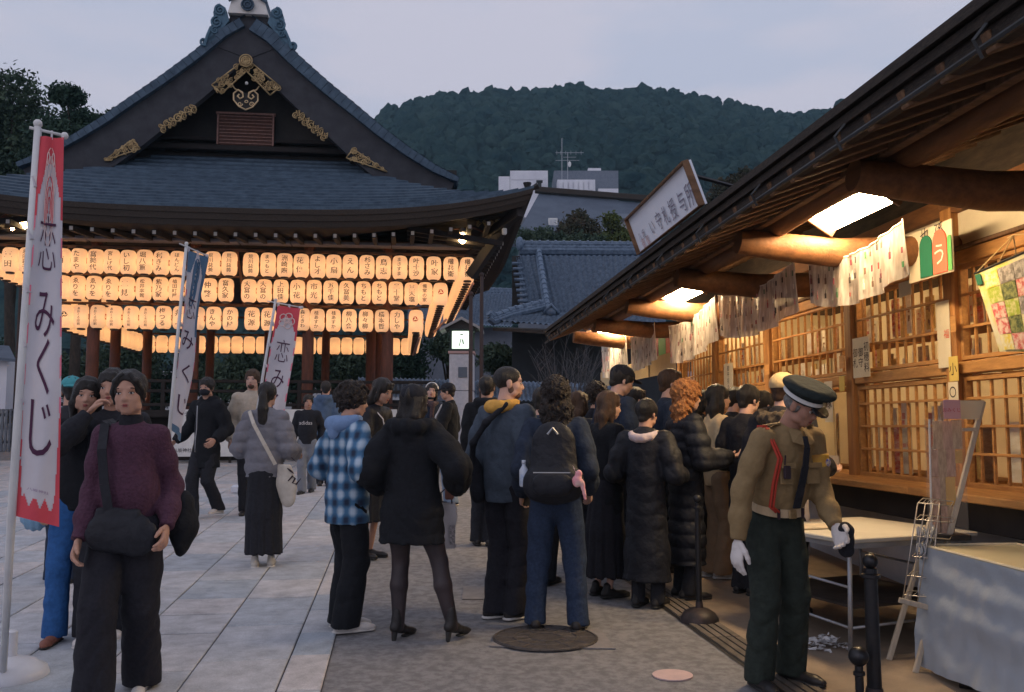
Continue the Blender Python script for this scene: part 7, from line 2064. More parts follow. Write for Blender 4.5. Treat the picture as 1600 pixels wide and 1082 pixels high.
 def trousers(s, m, wide=1.0, hemlift=.0, fold=.006, waist=.60, name='trousers', flarek=1.0, seed=None):
  h = s.H; seed = s.gi * 2.3 + h if seed is None else seed; s.gi += 1; gs = []
  pz = Grp(.02); n = (0, 1, 0); pz.cone(s.hipc + np.array([0, 0, -.01 * h]), s.hipc + np.array([0, 0, (waist - .515) * h]), .070 * h * s.B, .063 * h * s.B, n, 1.35); gs.append(pz)
  for q in 'RL':
   g_ = Grp(.02); a = s.hip[q]; k = s.kn[q]; an = s.an[q]
   g_.path([a + np.array([0, 0, .0]), a * .5 + k * .5, k, k * .45 + an * .55, an + np.array([0, 0, (hemlift - .018) * h])], [.050 * h * (.75 + .25 * wide), .045 * h * (.45 + .55 * wide), .036 * h * wide, .034 * h * wide * flarek, .036 * h * wide * flarek])
   g_.cut.append((an + np.array([0, 0, (hemlift - .022) * h]), (0, 0, -1))); gs.append(g_)
  return s.add(name, build_groups(gs, s.res, .03, folds(fold, .9, seed, .8)), m)
 def skirt(s, m, hem=.12, r=.12, wst=.60, fold=.008, name='skirt', k=1.15, split=False):
  h = s.H; g_ = Grp(.03); ft_ = (s.an['R'] + s.an['L']) / 2; lo_ = np.array([ft_[0], ft_[1], hem * h])
  g_.path([s.T(0, wst), s.hipc, (s.hipc + lo_) / 2, lo_], [.068 * h, .088 * h, (r * .5 + .045) * h, r * h], (0, 1, 0), k); g_.cut.append((lo_, (0, 0, -1)))
  def fd(X, Y, Z):
   a = np.arctan2(Y - ft_[1], X - ft_[0]); w = np.clip((.6 * h - Z) / (.5 * h), 0, 1)
   return fold * w * (np.sin(a * 11 + 1.2 * np.sin(Z * 4)) + .5 * np.sin(a * 23 + 2))
  return s.add(name, build_groups([g_], s.res, .02, fd), m)
 def shoes(s, m, sole=None, boot=0, size=1.0, heel=0, sides='RL'):
  h = s.H
  for q in sides:
   an = s.an[q]; lift = max(0, an[2] - .045 * h); a = R(s.toe[q]); f = np.array([-math.sin(a), math.cos(a), 0]); sd_ = np.array([f[1], -f[0], 0])
   pit = -.35 if lift > .03 else 0
   z0 = an[2] - .045 * h
   c = np.array([an[0], an[1], z0]); k = h / 1.7 * size
   g_ = Grp(.018 * k)
   def q_(fy, z, sx=0): return c + f * fy * k + sd_ * sx * k + np.array([0, 0, z * k + (pit * fy * -.6 * k if fy < .05 else 0)])
   hz = heel
   g_.cone(q_(-.045, .038 + hz), q_(.03, .038 + hz * .7), .034 * k, .036 * k); g_.cone(q_(.03, .036 + hz * .7), q_(.135, .030), .036 * k, .032 * k, (0, 0, 1), 1.25); g_.cone(q_(.135, .030), q_(.172, .026), .032 * k, .024 * k, (0, 0, 1), 1.3)
   g_.cone(q_(-.025, .06 + hz), q_(-.02, .095 + boot + hz), .034 * k, (.033 if not boot else .030) * k)
   if boot: g_.cone(q_(-.02, .09), q_(-.018, .09 + boot), .033 * k, .034 * k)
   g_.cut.append((c + np.array([0, 0, .010 * k + (0)]), (0, 0, -1))) if not hz else None
   sh_ = s.add('shoe', build_groups([g_], min(s.res, .009), .01), m)
   g2 = Grp(.01)
   if hz:
    g2.cone(q_(-.05, .0), q_(-.045, .05), .016 * k, .022 * k); g2.cone(q_(.07, .010), q_(.15, .012), .026 * k, .022 * k, (0, 0, 1), 2.5)
   else:
    g2.cone(q_(-.045, .012), q_(.06, .012), .040 * k, .037 * k, (0, 0, 1), 3.0); g2.cone(q_(.06, .012), q_(.165, .012), .037 * k, .030 * k, (0, 0, 1), 2.6)
   s.add('sole', build_groups([g2], .0065, .006), sole or sole_w, sh_)
 def hair(s, style='short', m=None, fringe=True, length=.2, seed=1.0):
  m = m or hair_black; hs = s.hs; M = s.Rh
  g_ = Grp(.012 * hs)
  ex = .013 if style not in ('curly', 'afro') else .03
  g_.ell(s.hp(0, -.018, .036), np.array([.073 + ex, .095 + ex, .081 + ex]) * hs, M)
  g_.cone(s.hp(0, -.055, -.01), s.hp(0, -.060, -.045), .058 * hs, .045 * hs)
  face = ('e', s.hp(0, .105, -.045), np.array([.060, .085, .098 if fringe else .122]) * hs, M)
  g_.sub.append(face)
  side_cut = (s.hp(0, 0, -.055), M @ np.array([0, .35, -1.]))
  gs = [g_]
  if style in ('short', 'crop'):
   g_.cut.append(side_cut)
   if style == 'short':
    for q in (-1, 1): g_.cone(s.hp(q * .074, .015, .03), s.hp(q * .078, .005, -.02), .016 * hs, .012 * hs)
  dz = None
  if style == 'buzz':
   g_.p = [('e', s.hp(0, -.018, .034), np.array([.0765, .0975, .0835]) * hs, M)]; g_.cut.append((s.hp(0, 0, -.03), M @ np.array([0, .5, -1.])))
  down = np.array([0, 0, -1.])
  if style in ('long', 'bob', 'curly'):
   e_ = length
   L_ = Grp(.025 * hs)
   back0 = s.hp(0, -.065, .0); bk = -(s.Rl @ np.array([0, 1., 0]))
   wdt = .062 if style != 'curly' else .085
   for q in (-1, 0, 1):
    a0 = s.hp(q * .050, -.045, .0); a1 = s.hp(q * .055, -.062, -.10); a2 = s.hp(q * .055, -.070, -.10) + down * e_ + bk * .01
    L_.path([a0, a1, a2], [.045 * hs, .042 * hs * (wdt / .062), .030 * hs * (wdt / .062)])
   for q in (-1, 1): L_.path([s.hp(q * .070, .010, .03), s.hp(q * .076, .008, -.06), s.hp(q * .074, .0, -.10) + down * e_ * (.5 if style == 'long' else .1)], [.018 * hs, .020 * hs, .012 * hs])
   L_.sub.append(face); gs.append(L_)
  if style == 'pony':
   g_.cut.append(side_cut)
   L_ = Grp(.015); a0 = s.hp(0, -.105, .025); pts = [a0, a0 + np.array([0, -.025, -.05]), a0 + np.array([0.005, -.035, -.16]), a0 + np.array([.01, -.025, -length * .75]), a0 + np.array([.012, -.02, -length])]
   L_.path(pts, [.026, .034, .048, .046, .022]); gs.append(L_)
  if style == 'updo': g_.cut.append(side_cut); b2 = Grp(.01); b2.ell(s.hp(0, -.12, .02), np.array([.04, .035, .04]) * hs, M); gs.append(b2)
  if fringe:
   f_ = Grp(.006 * hs)
   for x in np.linspace(-.058, .058, 9): f_.cone(s.hp(x * .7, .060, .085), s.hp(x * 1.02, .083 - abs(x) * .62, .040 + .006 * math.sin(x * 90 + seed)), .014 * hs, .008 * hs)
   gs.append(f_)
  amp = {'curly': .009, 'afro': .010, 'short': .0035, 'crop': .002, 'buzz': .0}.get(style, .0035)
  if style in ('curly', 'afro'): d_ = lambda X, Y, Z: amp * (np.sin(X * 150 + 2 * np.sin(Z * 60)) * np.sin(Y * 140 + 1.5 * np.sin(X * 70)) + .8 * np.sin(Z * 105 + 2 * np.sin(Y * 60)) * np.sin(X * 60))
  else: d_ = lambda X, Y, Z: amp * (np.sin(X * 120 + 2 * np.sin(Z * 14 + seed)) * .6 + .7 * np.sin(Y * 105 + 2.5 * np.sin(Z * 17 + seed)))
  return s.add('hair', build_groups(gs, max(.006, s.res * .62), .012, d_), m)
 def cap(s, m, back=False, brim=True, kind='cap'):
  hs = s.hs; M = s.Rh; g_ = Grp(.01)
  g_.ell(s.hp(0, -.016, .048), np.array([.088, .108, .082]) * hs, M); g_.cut.append((s.hp(0, 0, .036), M @ np.array([0, .12, -1.])))
  gs = [g_]
  if brim:
   b_ = Grp(.01); sy = -1 if back else 1
   b_.ell(s.hp(0, sy * .105, .038), np.array([.062, .060, .010]) * hs, M); gs.append(b_)
  if kind == 'beanie': g_.p = [('e', s.hp(0, -.018, .046), np.array([.094, .118, .096]) * hs, M)]; g_.cut = [(s.hp(0, 0, .02), M @ np.array([0, .1, -1.]))]; gs = [g_]
  o = s.add('hat', build_groups(gs, .0065 if s.res < .016 else .009, .006), m)
  mb = MB(); mb.ball(tuple(s.hp(0, -.016, .131)), .006 * hs, 8, 5);
  if kind == 'cap': s.addmb('button', mb, m, o)
  return o
 def W(s, p):
  c, sn = math.cos(s.hd), math.sin(s.hd); return (s.foot[0] + p[0] * c - p[1] * sn, s.foot[1] + p[0] * sn + p[1] * c, s.foot[2] + p[2])
 def worldVF(s, V):
  V = np.asarray(V); c, sn = math.cos(s.hd), math.sin(s.hd); return np.stack([s.foot[0] + V[:, 0] * c - V[:, 1] * sn, s.foot[1] + V[:, 0] * sn + V[:, 1] * c, s.foot[2] + V[:, 2]], 1)
 def item(s, name, VF, m, label, cat, smooth=True):
  """a carried thing: its own top-level object, given in the person's local frame"""
  V = s.worldVF(VF[0]); loc = V.mean(0); loc[2] = V[:, 2].min()
  F = VF[1]; me = npmesh(name, V - loc, np.asarray(F), m, smooth) if isinstance(F, np.ndarray) else rawmesh(name, V - loc, F, m, smooth)
  o = bpy.data.objects.new(name, me); col.objects.link(o); o.location = loc; return tag(o, label, cat)
def who(px, py, pyh, heading, label, Y=None, H=None, **kw):
 if Y is None: f = G(px, py); f = (P(px, 690, f[1])[0], f[1], f[2])
 else: f = (P(px, 667, Y)[0], Y, gz(Y))
 if H is None:
  H = (P(px, pyh, f[1])[2] - f[2])
 return Person(f, H, heading, label, **kw)
def strap(p, pts, r, m, name='strap', parent=None, flat=2.2):
 mb = MB();
 for i in range(len(pts) - 1): mb.beam(tuple(pts[i]), tuple(pts[i + 1]), r * 2 * 1.0, r * .5, up=(0.05, 1, .1))
 return mb
def ring(p, z, rx, ry, y0=0.0, n=28, tilt=0.0):
 return [p.T(0, z, y0) + p.Rl @ np.array([rx * p.H * math.cos(a), ry * p.H * math.sin(a), tilt * math.cos(a)]) for a in [2 * math.pi * k / n for k in range(n)]]
def arr(mb): return (np.array(mb.v), mb.f)
fur_m = cl_('dark_fur', (.05, .038, .028), 1.6, sc=60)
# --- 1 front woman, plum sweater
p = who(207, 1092, 575, 188, 'woman in plum sweater and wide black trousers walking toward the viewer by the banner', res=.0095, female=True, head=(-1, -1, 3),
  legs={'R': (.085, .24, 0, -4), 'L': (-.06, -.10, 0, 6)}, arms={'R': (.035, .075, -.305), 'L': (.045, .045, -.275)}, skin=skin_m, grp=False, build=.94)
p.body(hands='RL')
p.top(purp, hem=.505, thick=.015, sleeve=1.0, fold=.006, name='sweater', chest=1.08)
kn = Grp(.01); kn.cone(p.T(0, .828), p.T(0, .868, .004), .038 * p.H, .034 * p.H); kn.cut.append((p.T(0, .866), np.array([0, 0, 1.]))); p.add('knit_collar', build_groups([kn], .007, .01, folds(.002, 3, 1)), blk[1])
p.trousers(blk[3], wide=1.5, hemlift=.0, flarek=1.1, fold=.007)
p.shoes(shoe_w, sole_w, size=.95)
p.hair('short', hair_black, fringe=False);
g_ = Grp(.01)
for q in (-1, 1): g_.path([p.hp(q * .020, .062, .098), p.hp(q * .052, .066, .062), p.hp(q * .074, .030, .010), p.hp(q * .074, .012, -.05)], [.012, .016, .014, .006])
p.add('hair_sides', build_groups([g_], .006, .01, lambda X, Y, Z: .002 * np.sin(X * 160 + Y * 150)), hair_black)
# shoulder strap + bag in front, folded coat
mb = MB(); pts = [p.T(.055, .845, -.03), p.T(.068, .838, .03), p.T(.060, .76, .078), p.T(.048, .66, .082), p.T(.03, .57, .085)]
for i in range(4): mb.beam(tuple(pts[i]), tuple(pts[i + 1]), .045, .008, up=(0, 1, .2))
pts = [p.T(.055, .845, -.03), p.T(.02, .80, -.075), p.T(-.05, .68, -.085)]
for i in range(2): mb.beam(tuple(pts[i]), tuple(pts[i + 1]), .04, .008, up=(0, 1, .1))
g_ = Grp(.02); g_.path([p.T(.055, .575, .076), p.T(-.045, .565, .080)], [.035, .035], (0, 1, 0), 1.6); g_.cone(p.T(.045, .515, .082), p.T(-.050, .505, .084), .095, .105, (0, 1, 0), 2.6); g_.cut.append((p.T(0, .592), (0, 0, 1.)))
bag = p.item('shoulder_bag', build_groups([g_], .0095, .02, folds(.008, 1.4, 3)), blk[2], 'soft black shoulder bag worn in front by the woman in the plum sweater', 'bag')
o = bpy.data.objects.new('strap', rawmesh('strap', p.worldVF(mb.v) - np.array(bag.location), mb.f, blk[2])); col.objects.link(o); o.parent = bag
g_ = Grp(.04); c = p.el['L'] * .45 + p.wr['L'] * .55; g_.cone(c + np.array([-.06, -.10, .02]), c + np.array([-.07, -.11, -.10]), .07, .10, (1, 0, 0), 1.5); g_.cone(c + np.array([-.04, -.10, -.10]), c + np.array([-.05, -.10, -.19]), .11, .075, (1, 0, 0), 1.5)
p.item('folded_coat', build_groups([g_], .011, .02, folds(.010, 1.2, 5)), blk[0], 'bulky black coat carried over the forearm of the woman in the plum sweater', 'coat')
# --- 2a woman behind, long hair and fringe
p = who(132, 1000, 590, 196, 'long-haired woman in black jacket and blue jeans behind the plum sweater', res=.012, female=True, head=(8, -4, -4), legs={'R': (.115, .10, 0, -8), 'L': (-.06, -.05, 0, 8)}, arms={'R': (.04, .05, -.29), 'L': (.03, .05, -.29)}, skin=skin_m, grp=False)
p.body(); p.top(blk[0], hem=.49, thick=.022, sleeve=1.15, collar=.0, fold=.006); p.trousers(jean_b, wide=1.25, fold=.006); p.shoes(shoe_br, sole_d, size=1.05); p.hair('long', hair_black, length=.16)
# --- 2b person with hand raised to the face
p = who(176, 0, 577, 192, 'person in dark top raising a hand to the face, half hidden behind the plum sweater', Y=5.9, res=.011, head=(-6, -3, 3), legs={'R': (.10, .05, 0, -6), 'L': (-.05, -.10, 0, 6)}, arms={'R': (-.035, .115, .030, (.8, .3, -1)), 'L': (.03, .03, -.30)}, skin=skin_m, grp=False)
p.body(curl=(30, 20)); p.top(blk[1], hem=.50, thick=.020, sleeve=1.1, name='sweater'); p.trousers(blk[1], wide=1.4); p.shoes(shoe_w, sole_w); p.hair('short', hair_black)
# --- 2c teal cap
p = who(108, 912, 589, 12, 'person in teal cap and black jacket seen from behind at the banner edge', res=.014, head=(10, 0, 0), arms={'R': (.03, .02, -.31), 'L': (.05, .06, -.28)}, grp=False)
p.body(face=False); p.top(blk[2], hem=.50, thick=.022, sleeve=1.2); p.trousers(navy, wide=1.25); p.shoes(shoe_b, sole_d, size=1.05); p.hair('crop', hair_black, fringe=False); p.cap(teal, back=True)
g_ = Grp(.02); w = p.wr['L']; g_.cone(w + np.array([0, 0, -.22]), w + np.array([-.01, 0, -.36]), .10, .115, (0, 1, 0), 1.6); g_.cone(w + np.array([0, 0, -.08]), w + np.array([0, 0, -.2]), .02, .08)
p.item('plastic_bag', build_groups([g_], .011, .02, lambda X, Y, Z: .006 * np.sin(X * 120) * (Z < 9)), mat('blue_plastic', (.22, .40, .58), (.32, .50, .66), sc=8, rough=.35, trans=.25), 'light blue plastic bag hanging below the large banner', 'bag')
# --- 3 masked walker
p = who(323, 812, 588, 158, 'man in long black parka and black face mask walking across the paving', res=.014, head=(12, -4, 0), legs={'R': (.06, .17, 0, -8), 'L': (-.05, -.17, .06, 4)}, arms={'R': (.14, .05, -.25), 'L': (.05, .09, -.24)}, skin=skin_m)
p.body(mask=blk[1]); p.top(blk[0], hem=.37, thick=.030, sleeve=1.25, flare=.02, hood=1.0, name='parka', fold=.008); p.trousers(blk[1], wide=1.25); p.shoes(shoe_w, sole_w); p.hair('short', hair_black)
mb = MB(); mb.tube([p.T(0.005, z, .087 + (.01 if z < .6 else 0)) + np.array([0, .022, 0]) for z in (.80, .72, .64, .56, .48)], .006, n=5); p.addmb('zip', mb, steel_m)
# --- 4 bearded man
p = who(393, 0, 578, 195, 'bearded man in beige fleece jacket standing beyond the puffer jacket', Y=11.6, res=.016, head=(-14, 0, 0), arms={'R': (.04, .05, -.29), 'L': (.02, .16, -.20)}, skin=skin_p)
p.body(); p.top(beige, hem=.49, thick=.026, sleeve=1.25, collar=.02); p.trousers(blk[1], wide=1.05); p.shoes(shoe_b, sole_d); p.hair('short', hair_brown)
g_ = Grp(.008); hs = p.hs; g_.ell(p.hp(0, .052, -.078), np.array([.040, .036, .034]) * hs, p.Rh); g_.sub.append(('e', p.hp(0, .1, -.045), np.array([.02, .03, .02]) * hs, p.Rh)); p.add('beard', build_groups([g_], .008, .006), hair_brown)
g_ = Grp(.03); g_.cone(p.T(-.10, .56, .10), p.T(.06, .54, .12), .07, .06); p.item('dark_bundle', build_groups([g_], .014, .02, folds(.01, 1.5, 2)), blk[1], 'dark bundle held by the bearded man', 'bundle')
# --- 5 grey puffer woman
p = who(414, 886, 598, -4, 'woman in grey puffer jacket with long black ponytail seen from behind', res=.0115, female=True, head=(0, -8, 0), legs={'R': (.085, .03, .0, 14), 'L': (-.045, -.03, 0, 18)}, arms={'R': (.045, .14, -.19), 'L': (.045, .16, -.17)}, grp=False)
p.body(face=False); p.top(puffg, hem=.485, thick=.042, sleeve=1.25, quilt=.105, collar=.022, name='puffer_jacket', flare=.012, fold=.004)
g_ = Grp(.02); g_.cone(p.T(0, .47), p.T(0, .55), .148, .13, (0, 1, 0), 1.28); g_.cut += [(p.T(0, .463), (0, 0, -1)), (p.T(0, .52), (0, 0, 1))]; p.add('white_hem', build_groups([g_], .011, .01), whitec)
p.skirt(blk[1], hem=.075, r=.100, wst=.58, fold=.007, name='wide_trousers'); p.shoes(mat('pale_sneaker', (.52, .50, .46), (.4, .38, .36), sc=14), sole_w); p.hair('pony', hair_black, fringe=False, length=.36)
mb = MB()
g_ = Grp(.02); b0 = p.T(.112, .50, -.03); ax_ = np.array([.85, -.5, 0])
nrm_ = np.array([.5, .85, 0]); nrm_ /= np.linalg.norm(nrm_)
g_.cone(b0 + np.array([.01, -.02, .06]), b0 + np.array([.055, -.02, -.10]), .105, .125, nrm_, 3.2); g_.cone(b0 + np.array([.02, -.02, -.08]), b0 + np.array([.06, -.02, -.20]), .12, .10, nrm_, 3.0); g_.cut.append((b0 + np.array([0, 0, .09]), (0, 0, 1)))
tote = p.item('tote_bag', build_groups([g_], .0105, .02, folds(.005, 1.2, 4)), mat('cream_canvas', (.60, .55, .48), (.52, .47, .40), sc=20, rough=.9, bump=.3, bsc=150), 'cream canvas tote bag with black brush marks on the puffer jacket woman', 'bag')
mb = MB(); pts = [p.T(-.075, .842, -.045), p.T(-.02, .77, -.125), p.T(.045, .66, -.13), p.T(.095, .555, -.10)]
for i in range(3): mb.beam(tuple(pts[i]), tuple(pts[i + 1]), .032, .007, up=(0, -1, .2))
o = bpy.data.objects.new('strap', rawmesh('strap', p.worldVF(mb.v) - np.array(tote.location), mb.f, bpy.data.materials['cream_canvas'])); col.objects.link(o); o.parent = tote
pn = P(452, 728, 1); cc = np.array(p.W(b0)) ;
def brush(ptsl, Yd, r): mb_ = MB(); mb_.tube([P(x, y, Yd) for x, y in ptsl], [r * .5] + [r] * (len(ptsl) - 2) + [r * .4], n=5); return mb_
Yt_ = tote.location[1] - .075
mb = brush([(449, 732), (454, 736), (459, 740)], Yt_, .010); m2 = brush([(450, 752), (457, 744), (461, 748), (457, 755), (463, 757), (470, 748)], Yt_, .009); m3 = brush([(455, 715), (463, 722)], Yt_ + .01, .006)
mb.add(m2.v, m2.f); mb.add(m3.v, m3.f)
o = bpy.data.objects.new('brush_marks', rawmesh('brush_marks', np.array(mb.v) - np.array(tote.location), mb.f, ink_m)); col.objects.link(o); o.parent = tote
# --- 6 youngster with lettered sweatshirt
p = who(480, 772, 617, 184, 'youngster in black sweatshirt lettered adidas and grey trousers', res=.014, head=(20, -4, 0), legs={'R': (.05, .12, 0, -10), 'L': (-.06, -.12, .02, 0)}, arms={'R': (.05, .05, -.28), 'L': (.05, -.03, -.29)}, skin=skin_m)
p.body(); o = p.top(blk[1], hem=.50, thick=.020, sleeve=1.15, name='sweatshirt', fold=.004); p.trousers(greyt, wide=1.3); p.shoes(shoe_b, sole_d, size=1.1); p.hair('short', hair_black)
V, F = htext('adidas', .082); V = V.copy();
yv = .078 * p.H + .026
W_a = np.array([(-x * 1.0, 0, z) for x, y, z in V]); W_a = np.array([p.T(0, .715) + np.array([x, yv - x * x * .8 + .052, z]) for x, y, z in W_a])
p.add('lettering', (W_a, F), whitec, parent=o, smooth=False)
# --- 6b
p = who(508, 0, 596, 5, 'person in faded denim-blue hooded top seen from behind near the pavilion', Y=15.0, res=.018); p.body(face=False); p.top(denimj, hem=.48, thick=.03, sleeve=1.2, hood=1.2); p.trousers(blk[1]); p.shoes(shoe_b, sole_d); p.hair('short', hair_black, fringe=False)
# --- 7 plaid shirt
p = who(541, 985, 600, -52, 'person in blue plaid overshirt with pale blue hood and wide black trousers', res=.010, head=(-22, -4, 0), legs={'R': (.085, .00, 0, -16), 'L': (-.065, .05, 0, -18)}, arms={'R': (.055, .10, -.22, (.5, -1, 0)), 'L': (.055, .10, -.22, (-.5, -1, 0))}, grp=False)
p.body(); p.top(plaid, hem=.43, thick=.034, sleeve=1.3, hood=1.25, hoodm=hoodb, name='plaid_overshirt', flare=.026, fold=.009); p.trousers(blk[0], wide=1.5, flarek=1.1, fold=.007); p.shoes(shoe_w, sole_w, size=1.08); p.hair('afro', hair_curly, fringe=False)
# --- 8 woman between
p = who(578, 872, 590, -118, 'dark-haired woman with white neck cord, between plaid shirt and black coat', res=.013, female=True, lean=8, head=(0, -18, 0), legs={'R': (.06, 0, 0), 'L': (-.06, .0, 0)}, arms={'R': (.03, .16, -.2), 'L': (.03, .16, -.2)}, grp=False)
p.body(); p.top(blk[2], hem=.42, thick=.022, sleeve=1.15, name='coat'); p.skirt(blk[1], hem=.2, r=.10); p.shoes(shoe_b, sole_d); p.hair('bob', hair_black, length=.04)
mb = MB(); mb.tube([p.T(.05, .835, .01), p.T(.045, .78, .085), p.T(.03, .72, .095), p.T(.0, .66, .10)], .006, n=5); p.addmb('neck_cord', mb, whitec)
# --- 9 black coat, sheer tights
p = who(664, 1000, 602, -8, 'woman in black cap and wide black coat over sheer black tights and heeled ankle boots', res=.0105, female=True, hipx=-.085, head=(-28, -2, 0), legs={'R': (.205, .0, 0, -26), 'L': (-.165, .03, 0, -22)}, arms={'R': (.085, .07, -.22, (.5, -.8, 0)), 'L': (.06, .08, -.22, (-.35, -.9, 0))}, skin=skin_m, grp=False)
p.body(hands=''); p.hair('bob', hair_black, length=.10, fringe=False); p.cap(blk[1])
p.top(blk[0], hem=.375, thick=.050, sleeve=1.35, flare=.048, hood=1.5, name='wide_coat', fold=.010, chest=1.15)
gs = []
for q in 'RL':
 a, k, n_ = p.hip[q], p.kn[q], p.an[q]; g_ = Grp(.02); side = 1 if q == 'R' else -1
 g_.path([a + np.array([0, 0, -.02]), a * .5 + k * .5, k + np.array([0, .008, .02]), k * .68 + n_ * .32 + np.array([0, -.018, 0]), n_], [.094, .076, .055, .057, .037]); gs.append(g_)
p.add('tights', build_groups(gs, .009, .02), tights)
p.shoes(shoe_b, sole_d, boot=.05, heel=.045, size=.98)
# paper bag and tan scarf hanging beside her
def boxitem(name, pxl, pxr, pyt, pyb, Y, dep, m, label, cat, extra=None, cr=0.012):
 a = P(pxl, pyb, Y); b = P(pxr, pyt, Y); mb = MB()
 nx, nz2 = 6, 8
 def q(s, w, side): return (a[0] + (b[0] - a[0]) * s + cr * math.sin(w * 7 + s * 3), Y + side * dep / 2 * (1 - .35 * w) + cr * math.sin(s * 6 + w * 9), a[2] + (b[2] - a[2]) * w)
 f = [[q(i / nx, j / nz2, -1) for i in range(nx + 1)] for j in range(nz2 + 1)]; k = [[q(i / nx, j / nz2, 1) for i in range(nx + 1)] for j in range(nz2 + 1)]
 mb.grid(f); mb.grid([r[::-1] for r in k]); mb.grid([[r[0] for r in k], [r[0] for r in f]]); mb.grid([[r[-1] for r in f], [r[-1] for r in k]]); mb.grid([k[0], f[0]])
 t = thing(name, (float((a[0] + b[0]) / 2), Y, a[2]), label, cat); mk('body', mb, m, parent=t, smooth=35); return t, f
t, f = boxitem('shopping_bag', 685, 712, 786, 856, 6.5, .10, mat('white_paper_bag', (.58, .53, .53), (.50, .46, .46), sc=6, rough=.6), 'pinkish white paper shopping bag hanging right of the black coat', 'bag')
mb = MB(); mb.tube([P(690, 786, 6.47), P(689, 770, 6.5), P(696, 764, 6.5), P(705, 770, 6.5), P(706, 787, 6.47)], .006, n=5); mk('handle', mb, ink_m, parent=t)
mb = MB(); a = P(702, 852, 6.40); b = P(711, 822, 6.40); mb.box(((a[0] + b[0]) / 2, 6.43, (a[2] + b[2]) / 2), (b[0] - a[0], .01, b[2] - a[2])); mk('printed_panel', mb, mat('grey_print', (.12, .11, .12), (.5, .45, .45), sc=60), parent=t)
t, f = boxitem('rolled_scarf', 696, 708, 690, 772, 6.4, .05, mat('tan_scarf', (.56, .36, .27), (.48, .30, .22), sc=8), 'flat tan strip like a rolled scarf hanging above the white paper bag', 'scarf')
mb = MB(); a = P(695, 781, 6.38); b = P(709, 763, 6.38); mb.box(((a[0] + b[0]) / 2, 6.4, (a[2] + b[2]) / 2), (b[0] - a[0], .07, b[2] - a[2]), b=.01); mk('brown_end', mb, shoe_br, parent=t)
# --- 10 laughing pair
p = who(671, 0, 599, -160, 'laughing woman with a white hairband, denim jacket and scarf facing the capped man', Y=13.3, res=.014, female=True, lean=3, head=(-14, 4, -8), arms={'R': (.03, .14, -.2), 'L': (.03, .12, -.2)}, skin=skin_p)
p.body(); p.top(navy, hem=.46, thick=.024, sleeve=1.2); p.trousers(blk[1], wide=1.2); p.shoes(shoe_b, sole_d); p.hair('bob', hair_black, length=.02)
mb = MB(); mb.tube([p.hp(.087 * math.cos(a), -.01 + .02 * math.sin(a), .035 + .088 * math.sin(a)) for a in np.linspace(.1, math.pi - .1, 14)], .014, n=6); p.addmb('hairband', mb, paint_m)
g_ = Grp(.02); g_.path([p.T(.05, .83, .03), p.T(0, .815, .07), p.T(-.05, .83, .03)], [.035, .045, .035]); g_.path([p.T(0, .81, .08), p.T(.01, .70, .10)], [.04, .03]); p.add('scarf', build_groups([g_], .012, .01, folds(.005, 2, 1)), mat('checked_scarf', (.10, .05, .05), (.03, .03, .035), sc=40))
p = who(703, 790, 599, 82, 'man in black cap, black jacket over white T-shirt and pale jeans facing left', res=.0125, head=(6, -6, 0), legs={'R': (.06, .05, 0, 0), 'L': (-.06, -.03, 0, 6)}, arms={'R': (.02, .10, -.27), 'L': (.03, .19, -.145)}, skin=skin_m)
p.body(); p.top(blk[0], hem=.47, thick=.028, sleeve=1.25, fold=.007); p.trousers(denim_l, wide=1.35); p.shoes(shoe_b, sole_w); p.hair('crop', hair_black, fringe=False); p.cap(blk[1])
g_ = Grp(.02); g_.path([p.T(-.030, .81, .062), p.T(-.04, .72, .105), p.T(-.045, .60, .105), p.T(-.045, .53, .10)], [.03, .035, .036, .03], (0, 1, 0), 2.2); p.add('white_shirt_front', build_groups([g_], .0125, .01), whitec)
g_ = Grp(.01); w = p.wr['R']; g_.cone(w + np.array([.0, .05, -.06]), w + np.array([0, .08, -.16]), .04, .03); p.item('blue_cup', build_groups([g_], .01, .01), mat('blue_cup', (.08, .16, .42), rough=.4), 'small blue cup held low by the capped man in the white T-shirt', 'cup')
# --- 12 slate jacket man
p = who(790, 966, 572, -42, 'man in slate-blue jacket with mustard hood and black sling strap seen from behind', res=.0105, head=(-44, -2, 0), legs={'R': (.085, .03, 0, -14), 'L': (-.055, -.03, 0, -22)}, arms={'R': (.03, .10, -.27), 'L': (.035, .06, -.29)}, skin=skin_p, grp=False, build=1.05)
p.body(); p.top(greyj, hem=.455, thick=.034, sleeve=1.25, name='jacket', fold=.009); p.trousers(blk[3], wide=1.3, fold=.008); p.shoes(shoe_b, sole_w, size=1.05); p.hair('buzz', hair_black, fringe=False)
g_ = Grp(.02); g_.path([p.T(.058 * math.sin(a), .846 - .014 * math.cos(a), -.012 - .055 * math.cos(a)) for a in np.linspace(-2.2, 2.2, 9)], [.02, .03, .037, .042, .044, .042, .037, .03, .02]); p.add('mustard_hood', build_groups([g_], .0095, .01, folds(.004, 2, 3)), mustard)
g_ = Grp(.008); hs = p.hs; g_.ell(p.hp(0, .045, -.078), np.array([.045, .038, .032]) * hs, p.Rh); g_.ell(p.hp(.052, .01, -.05), np.array([.014, .024, .035]) * hs, p.Rh); p.add('stubble', build_groups([g_], .0065, .006), mat('stubble', (.10, .06, .045), (.16, .09, .065), sc=200))
def strapitem(p, lines, w_, m, label, name='sling_strap', extra=None, cat='strap'):
 mb = MB()
 for pts in lines:
  for i in range(len(pts) - 1): mb.beam(tuple(pts[i]), tuple(pts[i + 1]), w_, .010, up=(0.01, -1, .15))
 return p.item(name, arr(mb), m, label, cat, smooth=False)
